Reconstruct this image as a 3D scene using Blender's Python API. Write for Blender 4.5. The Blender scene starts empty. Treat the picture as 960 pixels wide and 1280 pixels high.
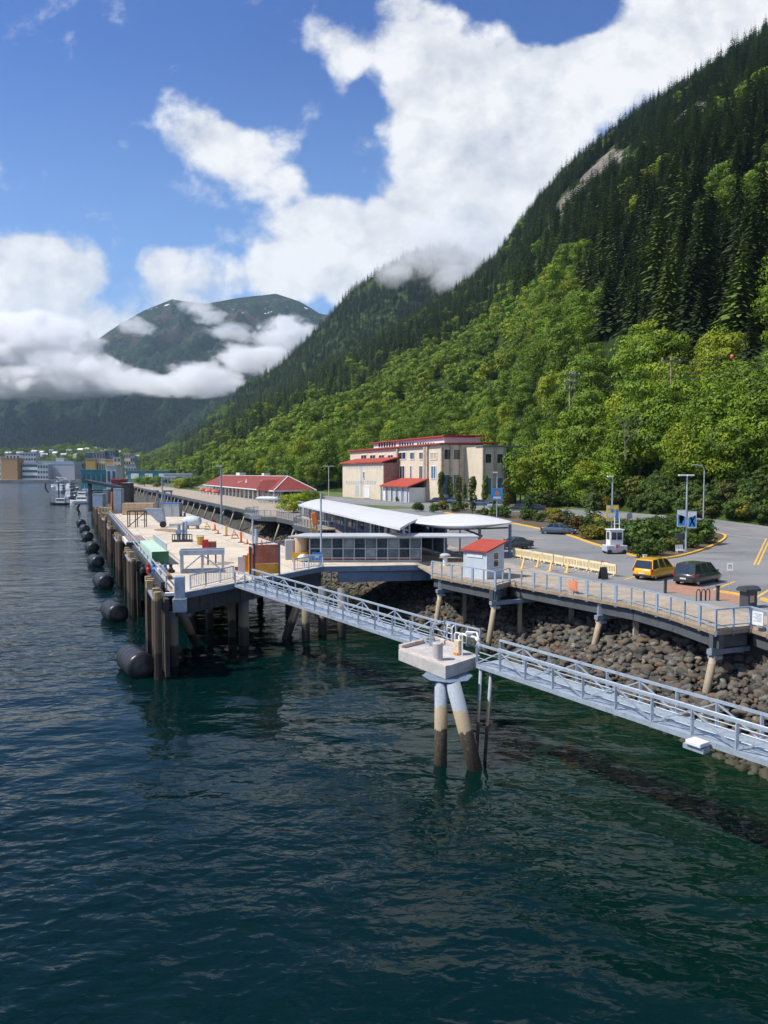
import bpy, bmesh, math, random
import numpy as np
from mathutils import Vector, Matrix, noise as mnoise
R = math.radians
random.seed(11); rng = np.random.default_rng(7)
scene = bpy.context.scene
COL = scene.collection
PITCH = R(3.0); F = 925.0; H = 14.0
CF = Vector((0, math.cos(PITCH), -math.sin(PITCH))); CU = Vector((0, math.sin(PITCH), math.cos(PITCH)))
def ray(px, py): return CF + Vector((1, 0, 0))*((px-480)/F) + CU*((640-py)/F)
def at(px, py, Y):
    d = ray(px, py); return Vector((0, 0, H)) + d*(Y/d.y)
def onz(px, py, z):
    d = ray(px, py); return Vector((0, 0, H)) + d*((z-H)/d.z)
SD = Vector((-.39, .921, 0)).normalized(); SN = Vector((SD.y, -SD.x, 0))   # along the shore, inland
def st(s, t, z=0): return SN*s + SD*t + Vector((0, 0, z))
def sm(a, b, x):
    x = min(1, max(0, (x-a)/(b-a))); return x*x*(3-2*x)
def gz(x, y):
    return 5.35 + .95*sm(72, 98, Vector((x, y, 0)).dot(SD))
def g(px, py):
    p = onz(px, py, 5.8)
    for _ in range(12): p = onz(px, py, gz(p.x, p.y))
    return p
# ---------------------------------------------------------------- object helpers
def tag(o, label=None, cat=None, group=None, kind=None):
    if label: o['label'] = label
    if cat: o['category'] = cat
    if group: o['group'] = group
    if kind: o['kind'] = kind
    return o
def empty(name, loc, rz=0, label=None, cat=None, group=None):
    o = bpy.data.objects.new(name, None); COL.objects.link(o); o.empty_display_size = .3
    o.location = loc; o.rotation_euler = (0, 0, rz); return tag(o, label, cat, group)
def kids(o): return [c for c in bpy.data.objects if c.parent == o]
KID = {}
def link(o, parent):
    COL.objects.link(o)
    if parent is not None:
        o.parent = parent; KID.setdefault(parent.name, []).append(o)
    return o
def copy_tree(o, loc, rz=0, scale=None, label=None, parent=None):
    c = o.copy(); COL.objects.link(c)
    c.location = loc; c.rotation_euler = (0, 0, rz)
    if scale is not None: c.scale = scale
    if label: c['label'] = label
    def rec(a, b):
        for ch in KID.get(a.name, []):
            d = ch.copy(); COL.objects.link(d); d.parent = b; KID.setdefault(b.name, []).append(d); rec(ch, d)
    rec(o, c); return c
class MB:
    """collects shapes and links them as one mesh"""
    def __init__(s): s.v = []; s.f = []; s.m = []; s.mi = 0
    def add(s, vs, fs):
        b = len(s.v); s.v += [tuple(v) for v in vs]; s.f += [tuple(b+i for i in f) for f in fs]; s.m += [s.mi]*len(fs); return s
    def box(s, x0, x1, y0, y1, z0, z1):
        return s.add([(x, y, z) for x in (x0, x1) for y in (y0, y1) for z in (z0, z1)],
              [(0,1,3,2),(4,6,7,5),(0,4,5,1),(2,3,7,6),(0,2,6,4),(1,5,7,3)])
    def bar(s, a, b, w, h=None, up=(0,0,1)):
        h = w if h is None else h; a = Vector(a); b = Vector(b); d = (b-a).normalized(); up = Vector(up)
        if abs(d.dot(up)) > .98: up = Vector((1, 0, 0)) if abs(d.x) < .9 else Vector((0, 1, 0))
        r = d.cross(up).normalized(); u = r.cross(d)
        vs = [p + r*(i*w/2) + u*(j*h/2) for p in (a, b) for i, j in ((-1,-1),(1,-1),(1,1),(-1,1))]
        return s.add(vs, [(3,2,1,0),(4,5,6,7),(0,1,5,4),(1,2,6,5),(2,3,7,6),(3,0,4,7)])
    def tube(s, a, b, r0, r1=None, n=10, cap=True):
        r1 = r0 if r1 is None else r1; a = Vector(a); b = Vector(b); d = (b-a).normalized()
        up = Vector((0,0,1)) if abs(d.z) < .95 else Vector((1,0,0)); x = d.cross(up).normalized(); y = x.cross(d)
        vs = [a + (x*math.cos(t)+y*math.sin(t))*r0 for t in (2*math.pi*k/n for k in range(n))] + \
             [b + (x*math.cos(t)+y*math.sin(t))*r1 for t in (2*math.pi*k/n for k in range(n))]
        fs = [(k, (k+1) % n, n+(k+1) % n, n+k) for k in range(n)]
        fs = [f[::-1] for f in fs]
        if cap: fs += [tuple(range(n)), tuple(range(2*n-1, n-1, -1))]
        return s.add(vs, fs)
    def path(s, pts, r, n=8):
        for a, b in zip(pts, pts[1:]): s.tube(a, b, r, n=n)
        return s
    def lathe(s, c, prof, n=16, ax=Vector((0,0,1))):
        c = Vector(c); ax = Vector(ax).normalized(); up = Vector((0,0,1)) if abs(ax.z) < .9 else Vector((1,0,0))
        x = ax.cross(up).normalized(); y = ax.cross(x); vs = []
        for r, h in prof:
            for k in range(n):
                t = 2*math.pi*k/n; vs.append(c + ax*h + (x*math.cos(t)+y*math.sin(t))*r)
        fs = [(i*n+k, i*n+(k+1) % n, (i+1)*n+(k+1) % n, (i+1)*n+k) for i in range(len(prof)-1) for k in range(n)]
        fs += [tuple(range(n-1, -1, -1)), tuple(range((len(prof)-1)*n, len(prof)*n))]
        return s.add(vs, fs)
    def prism(s, poly, z0, z1):
        """poly: xy list (ccw); z may be a number or a per-point list"""
        n = len(poly); za = z0 if hasattr(z0, '__len__') else [z0]*n; zb = z1 if hasattr(z1, '__len__') else [z1]*n
        vs = [(p[0], p[1], z) for p, z in zip(poly, za)] + [(p[0], p[1], z) for p, z in zip(poly, zb)]
        return s.add(vs, [tuple(range(n-1, -1, -1)), tuple(range(n, 2*n))] + [(k, (k+1) % n, n+(k+1) % n, n+k) for k in range(n)])
    def blob(s, c, rx, ry, rz, seed=0, amp=.18, sub=2):
        bm = bmesh.new(); bmesh.ops.create_icosphere(bm, subdivisions=sub, radius=1)
        vs = []
        for v in bm.verts:
            q = v.co.copy(); k = 1 + amp*mnoise.noise(q*1.7 + Vector((seed*3.1, seed*1.7, seed)))*2
            vs.append((c[0]+q.x*rx*k, c[1]+q.y*ry*k, c[2]+q.z*rz*k))
        fs = [tuple(v.index for v in f.verts) for f in bm.faces]; bm.free(); return s.add(vs, fs)
    def mesh(s, name, mats, smooth=False):
        me = bpy.data.meshes.new(name); me.from_pydata(s.v, [], s.f)
        for m in (mats if isinstance(mats, (list, tuple)) else [mats]): me.materials.append(m)
        if any(s.m): me.polygons.foreach_set('material_index', s.m)
        if smooth: me.polygons.foreach_set('use_smooth', [True]*len(me.polygons))
        bm = bmesh.new(); bm.from_mesh(me); bmesh.ops.recalc_face_normals(bm, faces=bm.faces); bm.to_mesh(me); bm.free()
        me.update(); return me
    def build(s, name, mats, parent=None, smooth=False, bevel=0):
        o = bpy.data.objects.new(name, s.mesh(name, mats, smooth)); link(o, parent)
        if bevel:
            b = o.modifiers.new('bevel', 'BEVEL'); b.width = bevel; b.segments = 2; b.limit_method = 'ANGLE'; b.angle_limit = R(40)
        return o
# ---------------------------------------------------------------- material helpers
MATS = {}
def nt(m):
    m.use_nodes = True; t = m.node_tree; t.nodes.clear(); return t
def N(t, typ, **kw):
    n = t.nodes.new(typ)
    for k, v in kw.items():
        if k == 'i':
            for a, b in v.items():
                if isinstance(b, bpy.types.NodeSocket): t.links.new(b, n.inputs[a])
                else: n.inputs[a].default_value = b
        else: setattr(n, k, v)
    return n
def MA(t, op, a, b=None, c=None, clamp=False):
    n = t.nodes.new('ShaderNodeMath'); n.operation = op; n.use_clamp = clamp
    for i, x in enumerate((a, b, c)):
        if x is None: continue
        if isinstance(x, bpy.types.NodeSocket): t.links.new(x, n.inputs[i])
        else: n.inputs[i].default_value = x
    return n.outputs[0]
def MIX(t, f, a, b, mode='MIX'):
    n = t.nodes.new('ShaderNodeMix'); n.data_type = 'RGBA'; n.blend_type = mode
    for i, x in ((0, f), (6, a), (7, b)):
        if isinstance(x, bpy.types.NodeSocket): t.links.new(x, n.inputs[i])
        elif i == 0: n.inputs[0].default_value = x
        else: n.inputs[i].default_value = (*x, 1) if len(x) == 3 else x
    return n.outputs[2]
def RAMP(t, f, stops):
    n = t.nodes.new('ShaderNodeValToRGB'); t.links.new(f, n.inputs[0]); e = n.color_ramp.elements
    while len(e) < len(stops): e.new(.5)
    for k, (p, c) in enumerate(stops):
        e[k].position = p; e[k].color = (*c, 1) if len(c) == 3 else c
    return n.outputs[0]
def SMO(t, x, a, b):
    n = t.nodes.new('ShaderNodeMapRange'); n.interpolation_type = 'SMOOTHSTEP'; t.links.new(x, n.inputs[0])
    n.inputs[1].default_value = a; n.inputs[2].default_value = b; return n.outputs[0]
def NOI(t, vec, scale, detail=3, rough=.5, dist=0.0):
    n = t.nodes.new('ShaderNodeTexNoise'); n.inputs['Scale'].default_value = scale; n.inputs['Detail'].default_value = detail
    n.inputs['Roughness'].default_value = rough; n.inputs['Distortion'].default_value = dist
    if vec is not None: t.links.new(vec, n.inputs['Vector'])
    return n.outputs[0]
def MAPV(t, vec, scale=(1,1,1), rot=(0,0,0), loc=(0,0,0)):
    n = t.nodes.new('ShaderNodeMapping'); t.links.new(vec, n.inputs[0])
    n.inputs[1].default_value = loc; n.inputs[2].default_value = rot; n.inputs[3].default_value = scale; return n.outputs[0]
def OUT(t, bsdf): t.links.new(bsdf, N(t, 'ShaderNodeOutputMaterial').inputs[0])
def mat(name, col, rough=.6, metal=0, var=.25, scale=1.0, dirt=None, bump=0.0, spec=.5, grime=.0, coat=0):
    """painted / worn surface: tone varies in patches, a second colour shows through, fine bump"""
    if name in MATS: return MATS[name]
    m = bpy.data.materials.new(name); t = nt(m); MATS[name] = m
    co = N(t, 'ShaderNodeNewGeometry').outputs['Position']
    n1 = NOI(t, co, scale, 5, .6); n2 = NOI(t, co, scale*7, 4, .65)
    v = MA(t, 'ADD', MA(t, 'MULTIPLY', n1, .6), MA(t, 'MULTIPLY', n2, .4))
    lo = tuple(c*(1-var) for c in col); hi = tuple(min(1, c*(1+var)) for c in col)
    c = MIX(t, SMO(t, v, .35, .65), lo, hi)
    if dirt:
        n3 = NOI(t, MAPV(t, co, (1,1,.35)), scale*2.3, 6, .7)
        c = MIX(t, MA(t, 'MULTIPLY', SMO(t, n3, .5, .68), dirt[1]), c, dirt[0])
    b = N(t, 'ShaderNodeBsdfPrincipled', i={'Base Color': c, 'Metallic': metal, 'Specular IOR Level': spec})
    t.links.new(MA(t, 'ADD', rough-.08, MA(t, 'MULTIPLY', n2, .16)), b.inputs['Roughness'])
    if coat: b.inputs['Coat Weight'].default_value = coat; b.inputs['Coat Roughness'].default_value = .05
    if bump:
        bp = N(t, 'ShaderNodeBump', i={'Strength': 1.0, 'Distance': bump, 'Height': n2}); t.links.new(bp.outputs[0], b.inputs['Normal'])
    OUT(t, b.outputs[0]); return m
M = {}
M['concrete'] = mat('pale_concrete', (.50,.45,.385), .85, var=.14, scale=.25, dirt=((.30,.27,.23), .55), bump=.004)
M['concrete2'] = mat('grey_concrete', (.46,.44,.42), .85, var=.15, scale=1.2, dirt=((.25,.23,.2), .5), bump=.006)
M['alu'] = mat('galvanised_steel', (.42,.49,.57), .42, metal=.35, var=.12, scale=2, dirt=((.24,.22,.21), .55))
M['grey'] = mat('grey_paint', (.24,.29,.35), .5, var=.15, scale=1.5, dirt=((.12,.12,.12), .5))
M['bluegrey'] = mat('blue_grey_paint', (.15,.21,.29), .5, var=.15, scale=1, dirt=((.08,.085,.09), .6))
M['darksteel'] = mat('dark_steel', (.045,.052,.06), .6, var=.3, scale=1.5, dirt=((.10,.06,.035), .4))
M['white'] = mat('white_paint', (.74,.75,.76), .5, var=.05, scale=1, dirt=((.5,.5,.48), .35))
M['whiteroof'] = mat('white_roof_sheet', (.60,.61,.62), .5, var=.04, scale=.3, dirt=((.62,.63,.64), .4))
M['cream'] = mat('cream_wall', (.62,.54,.42), .8, var=.07, scale=.3, dirt=((.46,.38,.29), .28))
M['red'] = mat('red_roof', (.34,.048,.028), .85, var=.14, scale=.4, dirt=((.30,.07,.05), .5))
M['orange'] = mat('orange_plastic', (.85,.20,.03), .5, var=.1)
M['yellow'] = mat('yellow_paint', (.78,.43,.03), .55, var=.1, dirt=((.5,.3,.08), .4))
M['yellowplastic'] = mat('barrier_plastic', (.80,.67,.42), .55, var=.08, scale=3, dirt=((.5,.38,.18), .4))
M['brickroof'] = mat('brick_red_roof', (.20,.034,.026), .85, var=.2, scale=.4, dirt=((.12,.03,.025), .5))
M['black'] = mat('black_rubber', (.016,.017,.019), .32, var=.4, scale=2, dirt=((.07,.065,.06), .35), bump=.01)
M['dark'] = mat('near_black_paint', (.02,.022,.025), .6)  # even near-black for boards, vents, valves, wires and skids
M['glass'] = mat('window_glass', (.02,.03,.04), .06, var=.3, spec=.9)
M['green'] = mat('shaded_green_paint', (.03,.13,.06), .55, var=.2, dirt=((.03,.06,.04), .5))
M['litgreen'] = mat('sunlit_green_paint', (.45,.62,.50), .6, var=.1)  # sunlit side of the green trough, painted as a paler green
M['redp'] = mat('red_paint', (.5,.03,.03), .45)
M['blue'] = mat('blue_paint', (.02,.16,.48), .45)
M['timber'] = mat('weathered_timber', (.30,.235,.165), .85, var=.22, scale=1.6, dirt=((.12,.09,.06), .5), bump=.01)
M['plank'] = mat('deck_planks', (.36,.30,.235), .85, var=.2, scale=.9, dirt=((.22,.18,.13), .6), bump=.006)
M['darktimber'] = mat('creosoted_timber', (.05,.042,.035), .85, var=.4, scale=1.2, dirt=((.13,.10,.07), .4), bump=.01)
def asphalt_mat():
    m = bpy.data.materials.new('asphalt'); t = nt(m); P = N(t, 'ShaderNodeNewGeometry').outputs['Position']
    n = NOI(t, P, .10, 5, .6); n2 = NOI(t, P, 6, 5, .7); n3 = NOI(t, MAPV(t, P, (.12, .5, 1), rot=(0, 0, R(-20))), .5, 5, .6)
    c = MIX(t, SMO(t, n, .35, .65), (.165,.168,.175), (.225,.226,.228)); c = MIX(t, MA(t, 'MULTIPLY', SMO(t, n3, .54, .64), .5), c, (.105,.108,.113)); c = MIX(t, MA(t, 'MULTIPLY', n2, .25), c, (.3,.3,.3))
    v = N(t, 'ShaderNodeTexVoronoi', feature='DISTANCE_TO_EDGE'); v.inputs['Scale'].default_value = .11; wv = N(t, 'ShaderNodeVectorMath', operation='ADD', i={0: P}); nn = N(t, 'ShaderNodeTexNoise', i={'Vector': P}); nn.inputs['Scale'].default_value = .5; sc = N(t, 'ShaderNodeVectorMath', operation='SCALE', i={0: nn.outputs['Color']}); sc.inputs['Scale'].default_value = 3.0; t.links.new(sc.outputs[0], wv.inputs[1]); t.links.new(wv.outputs[0], v.inputs['Vector'])
    c = MIX(t, MA(t, 'MULTIPLY', MA(t, 'LESS_THAN', v.outputs['Distance'], .0045), .4), c, (.05,.05,.052))
    OUT(t, N(t, 'ShaderNodeBsdfPrincipled', i={'Base Color': c, 'Roughness': .9}).outputs[0]); return m
M['asphalt'] = asphalt_mat()
M['brick'] = mat('red_brick_paving', (.34,.19,.13), .85, var=.15, scale=4)
M['tan'] = mat('tan_panel', (.50,.36,.23), .7, var=.08)
M['brown'] = mat('brown_wall', (.42,.25,.11), .8, var=.1)
M['ochre'] = mat('ochre_wall', (.55,.34,.09), .8, var=.1, scale=.2)
M['teal'] = mat('teal_paint', (.04,.22,.25), .6, var=.15, scale=.2)
M['slate'] = mat('slate_roof', (.16,.19,.24), .6, var=.15, scale=.2)
M['bluebuilding'] = mat('blue_wall', (.08,.15,.25), .6, var=.1, scale=.2)
M['pink'] = mat('pinkish_wall', (.36,.26,.24), .8, var=.1, scale=.2)
M['lgrey'] = mat('light_grey_wall', (.42,.45,.48), .7, var=.08, scale=.3, dirt=((.3,.31,.33), .4))
M['shade'] = mat('shaded_grey_beam', (.085,.095,.105), .6, var=.2, dirt=((.05,.04,.03), .5))  # walkway edge beams: grey darkened to hold the shade they lie in
M['boothblue'] = mat('pale_blue_wall', (.50,.57,.63), .7, var=.05, scale=1.3, dirt=((.38,.42,.45), .4))
M['paintwhite'] = mat('road_paint_white', (.62,.62,.60), .8, var=.1, scale=2, dirt=((.35,.35,.34), .6))
M['paintyellow'] = mat('road_paint_yellow', (.72,.42,.05), .8, var=.1, scale=2, dirt=((.42,.27,.08), .5))
M['kerb'] = mat('yellow_kerb', (.72,.42,.06), .8, var=.1, scale=1.5, dirt=((.45,.35,.2), .5))
M['stone'] = mat('plain_kerb', (.42,.41,.39), .85, var=.12)
M['rail'] = mat('railing_paint', (.36,.46,.57), .45, metal=.2, var=.1, scale=2, dirt=((.2,.24,.28), .4))
def deck_mat():
    m = bpy.data.materials.new('jointed_concrete_deck'); t = nt(m); P = N(t, 'ShaderNodeNewGeometry').outputs['Position']
    def dots(v): return N(t, 'ShaderNodeVectorMath', operation='DOT_PRODUCT', i={0: P, 1: tuple(v)}).outputs['Value']
    def joint(x, w_): f = MA(t, 'FRACT', MA(t, 'DIVIDE', x, w_)); return MA(t, 'GREATER_THAN', MA(t, 'ABSOLUTE', MA(t, 'SUBTRACT', f, .5)), .5-.045/w_)
    j = MA(t, 'MAXIMUM', joint(dots(SN), 4.6), joint(dots(SD), 6.1)); n = NOI(t, P, .22, 5, .6); n2 = NOI(t, P, 2.2, 6, .7); n3 = NOI(t, MAPV(t, P, (1.2, .18, 1), rot=(0, 0, R(-23))), .6, 5, .6)
    c = MIX(t, SMO(t, n, .35, .65), (.50,.43,.335), (.62,.54,.43)); c = MIX(t, MA(t, 'MULTIPLY', SMO(t, n2, .5, .72), .35), c, (.33,.29,.25)); c = MIX(t, MA(t, 'MULTIPLY', SMO(t, n3, .56, .68), .4), c, (.24,.22,.20)); c = MIX(t, MA(t, 'MULTIPLY', j, .6), c, (.2,.18,.16))
    OUT(t, N(t, 'ShaderNodeBsdfPrincipled', i={'Base Color': c, 'Roughness': .85}).outputs[0]); return m
M['deckc'] = deck_mat()
# ---------------------------------------------------------------- camera, light
cam = bpy.data.cameras.new('camera'); co = bpy.data.objects.new('camera', cam); COL.objects.link(co)
cam.sensor_fit = 'VERTICAL'; cam.sensor_height = 24; cam.lens = 24*F/1280; cam.clip_end = 40000; cam.clip_start = .5
co.location = (0, 0, H); co.rotation_euler = (R(90)-PITCH, 0, 0); scene.camera = co
SUN_EL = R(52); SUN_AZ = R(190)          # math angle of the direction towards the sun, seen from above
to_sun = Vector((math.cos(SUN_EL)*math.cos(SUN_AZ), math.cos(SUN_EL)*math.sin(SUN_AZ), math.sin(SUN_EL)))
sl = bpy.data.lights.new('sun', 'SUN'); sl.energy = 5.0; sl.angle = R(.5); sl.color = (1, .94, .84)
so = bpy.data.objects.new('sun', sl); COL.objects.link(so); so.rotation_euler = to_sun.to_track_quat('Z', 'Y').to_euler()
scene.view_settings.view_transform = 'Standard'; scene.view_settings.look = 'None'; scene.view_settings.exposure = 0.22; scene.view_settings.gamma = 1
try: scene.view_settings.use_curve_mapping = False
except Exception: pass
cy = scene.cycles; cy.max_bounces = 6; cy.diffuse_bounces = 2; cy.glossy_bounces = 3; cy.transmission_bounces = 3; cy.transparent_max_bounces = 16
cy.volume_bounces = 5; scene.render.filter_size = 1.15; cy.use_denoising = True; cy.caustics_reflective = False; cy.caustics_refractive = False
cy.use_adaptive_sampling = True; cy.adaptive_threshold = .02
# ---------------------------------------------------------------- sky
w = bpy.data.worlds.new('World'); scene.world = w; w.use_nodes = True; t = w.node_tree; t.nodes.clear()
sky = N(t, 'ShaderNodeTexSky', sky_type='NISHITA', sun_disc=False, sun_elevation=SUN_EL, sun_rotation=R(90)-SUN_AZ, air_density=1.0, dust_density=.35, ozone_density=2.2)
tc = N(t, 'ShaderNodeTexCoord').outputs['Generated']
sp = N(t, 'ShaderNodeSeparateXYZ', i={0: tc})
yy = MA(t, 'MAXIMUM', sp.outputs[1], .08)
U = MA(t, 'DIVIDE', sp.outputs[0], yy); V = MA(t, 'DIVIDE', sp.outputs[2], yy)
# clouds are spread over directions: each is an angular place (azimuth tangent, elevation tangent, sizes, weight)
def uv(px, py):
    d = ray(px, py); return d.x/d.y, d.z/d.y
CL = [(530,70,75,80,1),(580,150,95,100,1.1),(640,60,45,60,.6),(600,240,120,90,1.1),(560,310,120,70,1),(700,130,85,90,.9),(760,90,100,60,.8),(860,20,95,75,1.1),
      (800,-60,110,45,.7),(960,-20,110,80,1),(500,-5,45,25,.5),(420,60,40,40,.65),(430,90,20,30,.4),(630,-12,56,36,-1.0),(690,14,56,40,-1.15),(745,8,40,30,-.8),(652,105,20,50,-.62),(560,-5,30,20,-.3),
      (225,150,44,38,.42),(255,175,48,34,.40),(325,205,56,44,.66),(290,190,44,34,.45),(385,255,60,44,.66),(430,285,62,42,.8),(415,205,34,60,-.35),(410,320,80,60,1),(350,345,60,35,.8),(470,340,70,50,1),
      (50,330,86,46,1.0),(20,350,80,50,.9),(100,358,34,26,.4),(240,350,58,42,1.0),(200,325,30,22,.6),(150,305,14,12,.3),(50,430,110,60,1.2),(140,450,80,40,1),(-60,330,80,60,.8),(-120,430,150,70,1.1),
      (160,182,16,9,.3),(100,215,12,9,.3),(50,112,12,7,.28),(345,122,14,8,.3),(1100,120,160,120,1),(-400,200,200,120,.7),(-800,350,300,120,.9),(-300,-500,120,60,.4)]
acc = None
for px, py, rx, ry, wt in CL:
    u0, v0 = uv(px, py); a = MA(t, 'MULTIPLY', MA(t, 'SUBTRACT', U, u0), F/rx/1.18); b = MA(t, 'MULTIPLY', MA(t, 'SUBTRACT', V, v0), F/ry/1.18)
    d2 = MA(t, 'ADD', MA(t, 'MULTIPLY', a, a), MA(t, 'MULTIPLY', b, b))
    e = MA(t, 'MULTIPLY', MA(t, 'MAXIMUM', MA(t, 'SUBTRACT', 1.0, d2), 0.0), wt)
    acc = e if acc is None else MA(t, 'ADD', acc, e)
P = N(t, 'ShaderNodeCombineXYZ', i={0: U, 1: V, 2: 0.0}).outputs[0]
def fbm(off):
    return NOI(t, MAPV(t, P, (1, 1.15, 1), loc=off), 7.5, 10, .58, .08)
n0 = fbm((0, 0, 0)); n1 = fbm((.022, -.030, 0)); nb = NOI(t, P, 2.6, 5, .5)
dens = MA(t, 'ADD', MA(t, 'MINIMUM', acc, 1.25), MA(t, 'MULTIPLY', MA(t, 'SUBTRACT', n0, .5), 3.4))
front = SMO(t, sp.outputs[1], .05, .2)
alpha = MA(t, 'MULTIPLY', SMO(t, dens, .12, .80), front)
# the rest of the sky, outside the photographed part
back = MA(t, 'MULTIPLY', SMO(t, NOI(t, tc, 2.2, 7, .55, .3), .47, .62), MA(t, 'SUBTRACT', 1.0, front))
lum = MA(t, 'ADD', MA(t, 'MULTIPLY', MA(t, 'SUBTRACT', n0, n1), 3.0), .62)
lum = MA(t, 'ADD', lum, MA(t, 'MULTIPLY', MA(t, 'SUBTRACT', .62, nb), 1.3), clamp=True)
cc = MIX(t, lum, (3.5,3.85,4.4), (6.6,6.6,6.65))
bg_s = MIX(t, 1.0, sky.outputs[0], (.33,.53,.94), 'MULTIPLY')
low = MA(t, 'SUBTRACT', 1.0, SMO(t, V, .02, .62))
skyc = MIX(t, MA(t, 'MULTIPLY', low, .75), bg_s, (2.2,3.9,6.2))
c = MIX(t, MA(t, 'ADD', MA(t, 'MULTIPLY', alpha, .97), back, clamp=True), skyc, cc)
t.links.new(N(t, 'ShaderNodeBackground', i={0: c, 1: .13}).outputs[0], N(t, 'ShaderNodeOutputWorld').inputs[0])
w.cycles.sampling_method = 'MANUAL'; w.cycles.sample_map_resolution = 512
# ================================================================ terrain, forest, water
def loft(cols, vs, nu, prof, amp, seed, foot_z=None):
    """cols: (column, foot distance, crest screen height, crest distance) -> dict with an evaluator"""
    px = [c[0] for c in cols]; A = []; B = []
    for c in cols:
        a = at(c[0], 600, c[1]); a.z = gz(a.x, a.y)-.3 if foot_z is None else foot_z
        b = at(c[0], c[2], c[3]); A.append(tuple(a)); B.append(tuple(b))
    A = np.array(A); B = np.array(B)
    def ev(u, v):
        a = np.stack([np.interp(u, px, A[:, k]) for k in range(3)], -1); b = np.stack([np.interp(u, px, B[:, k]) for k in range(3)], -1)
        vv = np.clip(v, 0, 1)[..., None]; p = a + (b-a)*np.maximum(v, 0)[..., None]
        z = a[..., 2] + (b[..., 2]-a[..., 2])*prof(vv[..., 0])
        over = np.maximum(v-1, 0); z = z - over*(b[..., 2]-a[..., 2])*1.4
        env = np.sin(np.pi*np.clip(v, 0, 1))**.8
        X = p[..., 0]; Y = p[..., 1]
        n = np.zeros_like(X); r = np.random.default_rng(seed)
        for k in range(9):
            th = r.uniform(0, math.pi); f = 2*math.pi/(260/1.45**k); n = n + np.sin((X*math.cos(th)+Y*math.sin(th))*f + r.uniform(0, 6) + 1.3*np.sin(X*f*.37+Y*f*.29))/1.5**k
        z = z + n*amp*env
        return X, Y, z
    return ev
def terrain(name, ev, us, vs, m, label=None):
    U, V = np.meshgrid(us, vs, indexing='ij'); X, Y, Z = ev(U, V)
    nu, nv = U.shape; co = np.stack([X, Y, Z], -1).reshape(-1, 3)
    i = np.arange(nu*nv).reshape(nu, nv); f = np.stack([i[:-1, :-1], i[1:, :-1], i[1:, 1:], i[:-1, 1:]], -1).reshape(-1, 4)
    me = bpy.data.meshes.new(name); me.vertices.add(len(co)); me.vertices.foreach_set('co', co.ravel())
    me.loops.add(f.size); me.loops.foreach_set('vertex_index', f.ravel()); me.polygons.add(len(f))
    me.polygons.foreach_set('loop_start', np.arange(0, f.size, 4)); me.polygons.foreach_set('loop_total', np.full(len(f), 4))
    me.polygons.foreach_set('use_smooth', np.ones(len(f), bool)); me.update(calc_edges=True); me.materials.append(m)
    o = bpy.data.objects.new(name, me); COL.objects.link(o); o['kind'] = 'structure'; return o
# mountain ground: undergrowth, with rock where it is steep and high
def mountain_mat(name, cols, rock, rz0, rz1, sc=.02, snow=False):
    m = bpy.data.materials.new(name); t = nt(m); ge = N(t, 'ShaderNodeNewGeometry'); P = ge.outputs['Position']
    n = NOI(t, P, sc, 8, .62); n2 = NOI(t, MAPV(t, P, (1, 1, .4)), sc*1.1, 6, .6, 1.0); n3 = NOI(t, P, sc*9, 4, .6)
    c = MIX(t, SMO(t, n, .38, .62), cols[0], cols[1]); c = MIX(t, MA(t, 'MULTIPLY', SMO(t, n3, .45, .7), .6), c, cols[2])
    z = N(t, 'ShaderNodeSeparateXYZ', i={0: P}).outputs[2]
    k = MA(t, 'MULTIPLY', SMO(t, z, rz0, rz1), SMO(t, n2, .52, .60))
    c = MIX(t, k, c, MIX(t, n3, tuple(x*.6 for x in rock), rock))
    if snow:
        s = MA(t, 'MULTIPLY', SMO(t, NOI(t, MAPV(t, P, (1, 1, 2.5)), .011, 5, .55), .66, .68), SMO(t, z, 950, 1100)); c = MIX(t, s, c, (.8, .82, .86))
    b = N(t, 'ShaderNodeBsdfPrincipled', i={'Base Color': c, 'Roughness': .95, 'Specular IOR Level': .1})
    bp = N(t, 'ShaderNodeBump', i={'Strength': 1.0, 'Distance': .22/sc, 'Height': MA(t, 'ADD', MA(t, 'MULTIPLY', n3, .35), n2)}); t.links.new(bp.outputs[0], b.inputs['Normal'])
    OUT(t, b.outputs[0]); return m
m_hill = mountain_mat('hill_undergrowth', ((.022,.040,.012), (.05,.085,.018), (.075,.11,.022)), (.20,.17,.14), 480, 640)
m_far = mountain_mat('far_mountain', ((.006,.014,.012), (.014,.030,.018), (.055,.10,.03)), (.09,.075,.06), 600, 1000, .006, snow=True)
colsA = [(90,1350,592,1400),(130,1250,592,1350),(170,1150,588,1300),(200,900,580,1280),(250,600,557,1250),(300,430,531,1250),(350,350,503,1250),(400,310,471,1250),(430,300,455,1270),
         (480,305,424,1300),(540,315,388,1320),(590,330,352,1350),(620,330,325,1330),(650,262,284,1270),(700,190,228,1200),(760,160,178,1140),(800,142,150,1100),(860,130,110,1060),
         (960,116,44,1000),(1200,88,-112,900),(1500,66,-305,800),(1900,48,-550,700)]
evA = loft(colsA, None, None, lambda v: v**.97, 7.5, 3)
usA = np.concatenate([np.linspace(90, 1000, 260), np.linspace(1015, 1900, 60)]); vsA = np.concatenate([np.linspace(-.01, .3, 70)**1.0, np.linspace(.31, 1.12, 80)])
terrain('hillside', evA, usA, vsA, m_hill)
colsB = [(60,1500,590,1900),(130,1400,585,1850),(175,1400,580,1850),(200,1400,568,1850),(250,1400,536,1850),(300,1400,489,1900),(350,1400,456,1950),(400,1400,408,2050),(440,1400,362,2100),(480,1400,336,2150),
         (520,1400,314,2200),(560,1400,306,2250),(590,1400,318,2250),(620,1400,335,2200),(700,1400,330,2100),(800,1400,330,2100)]
evB = loft(colsB, None, None, lambda v: v**1.0, 12, 5, 4.0)
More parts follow.
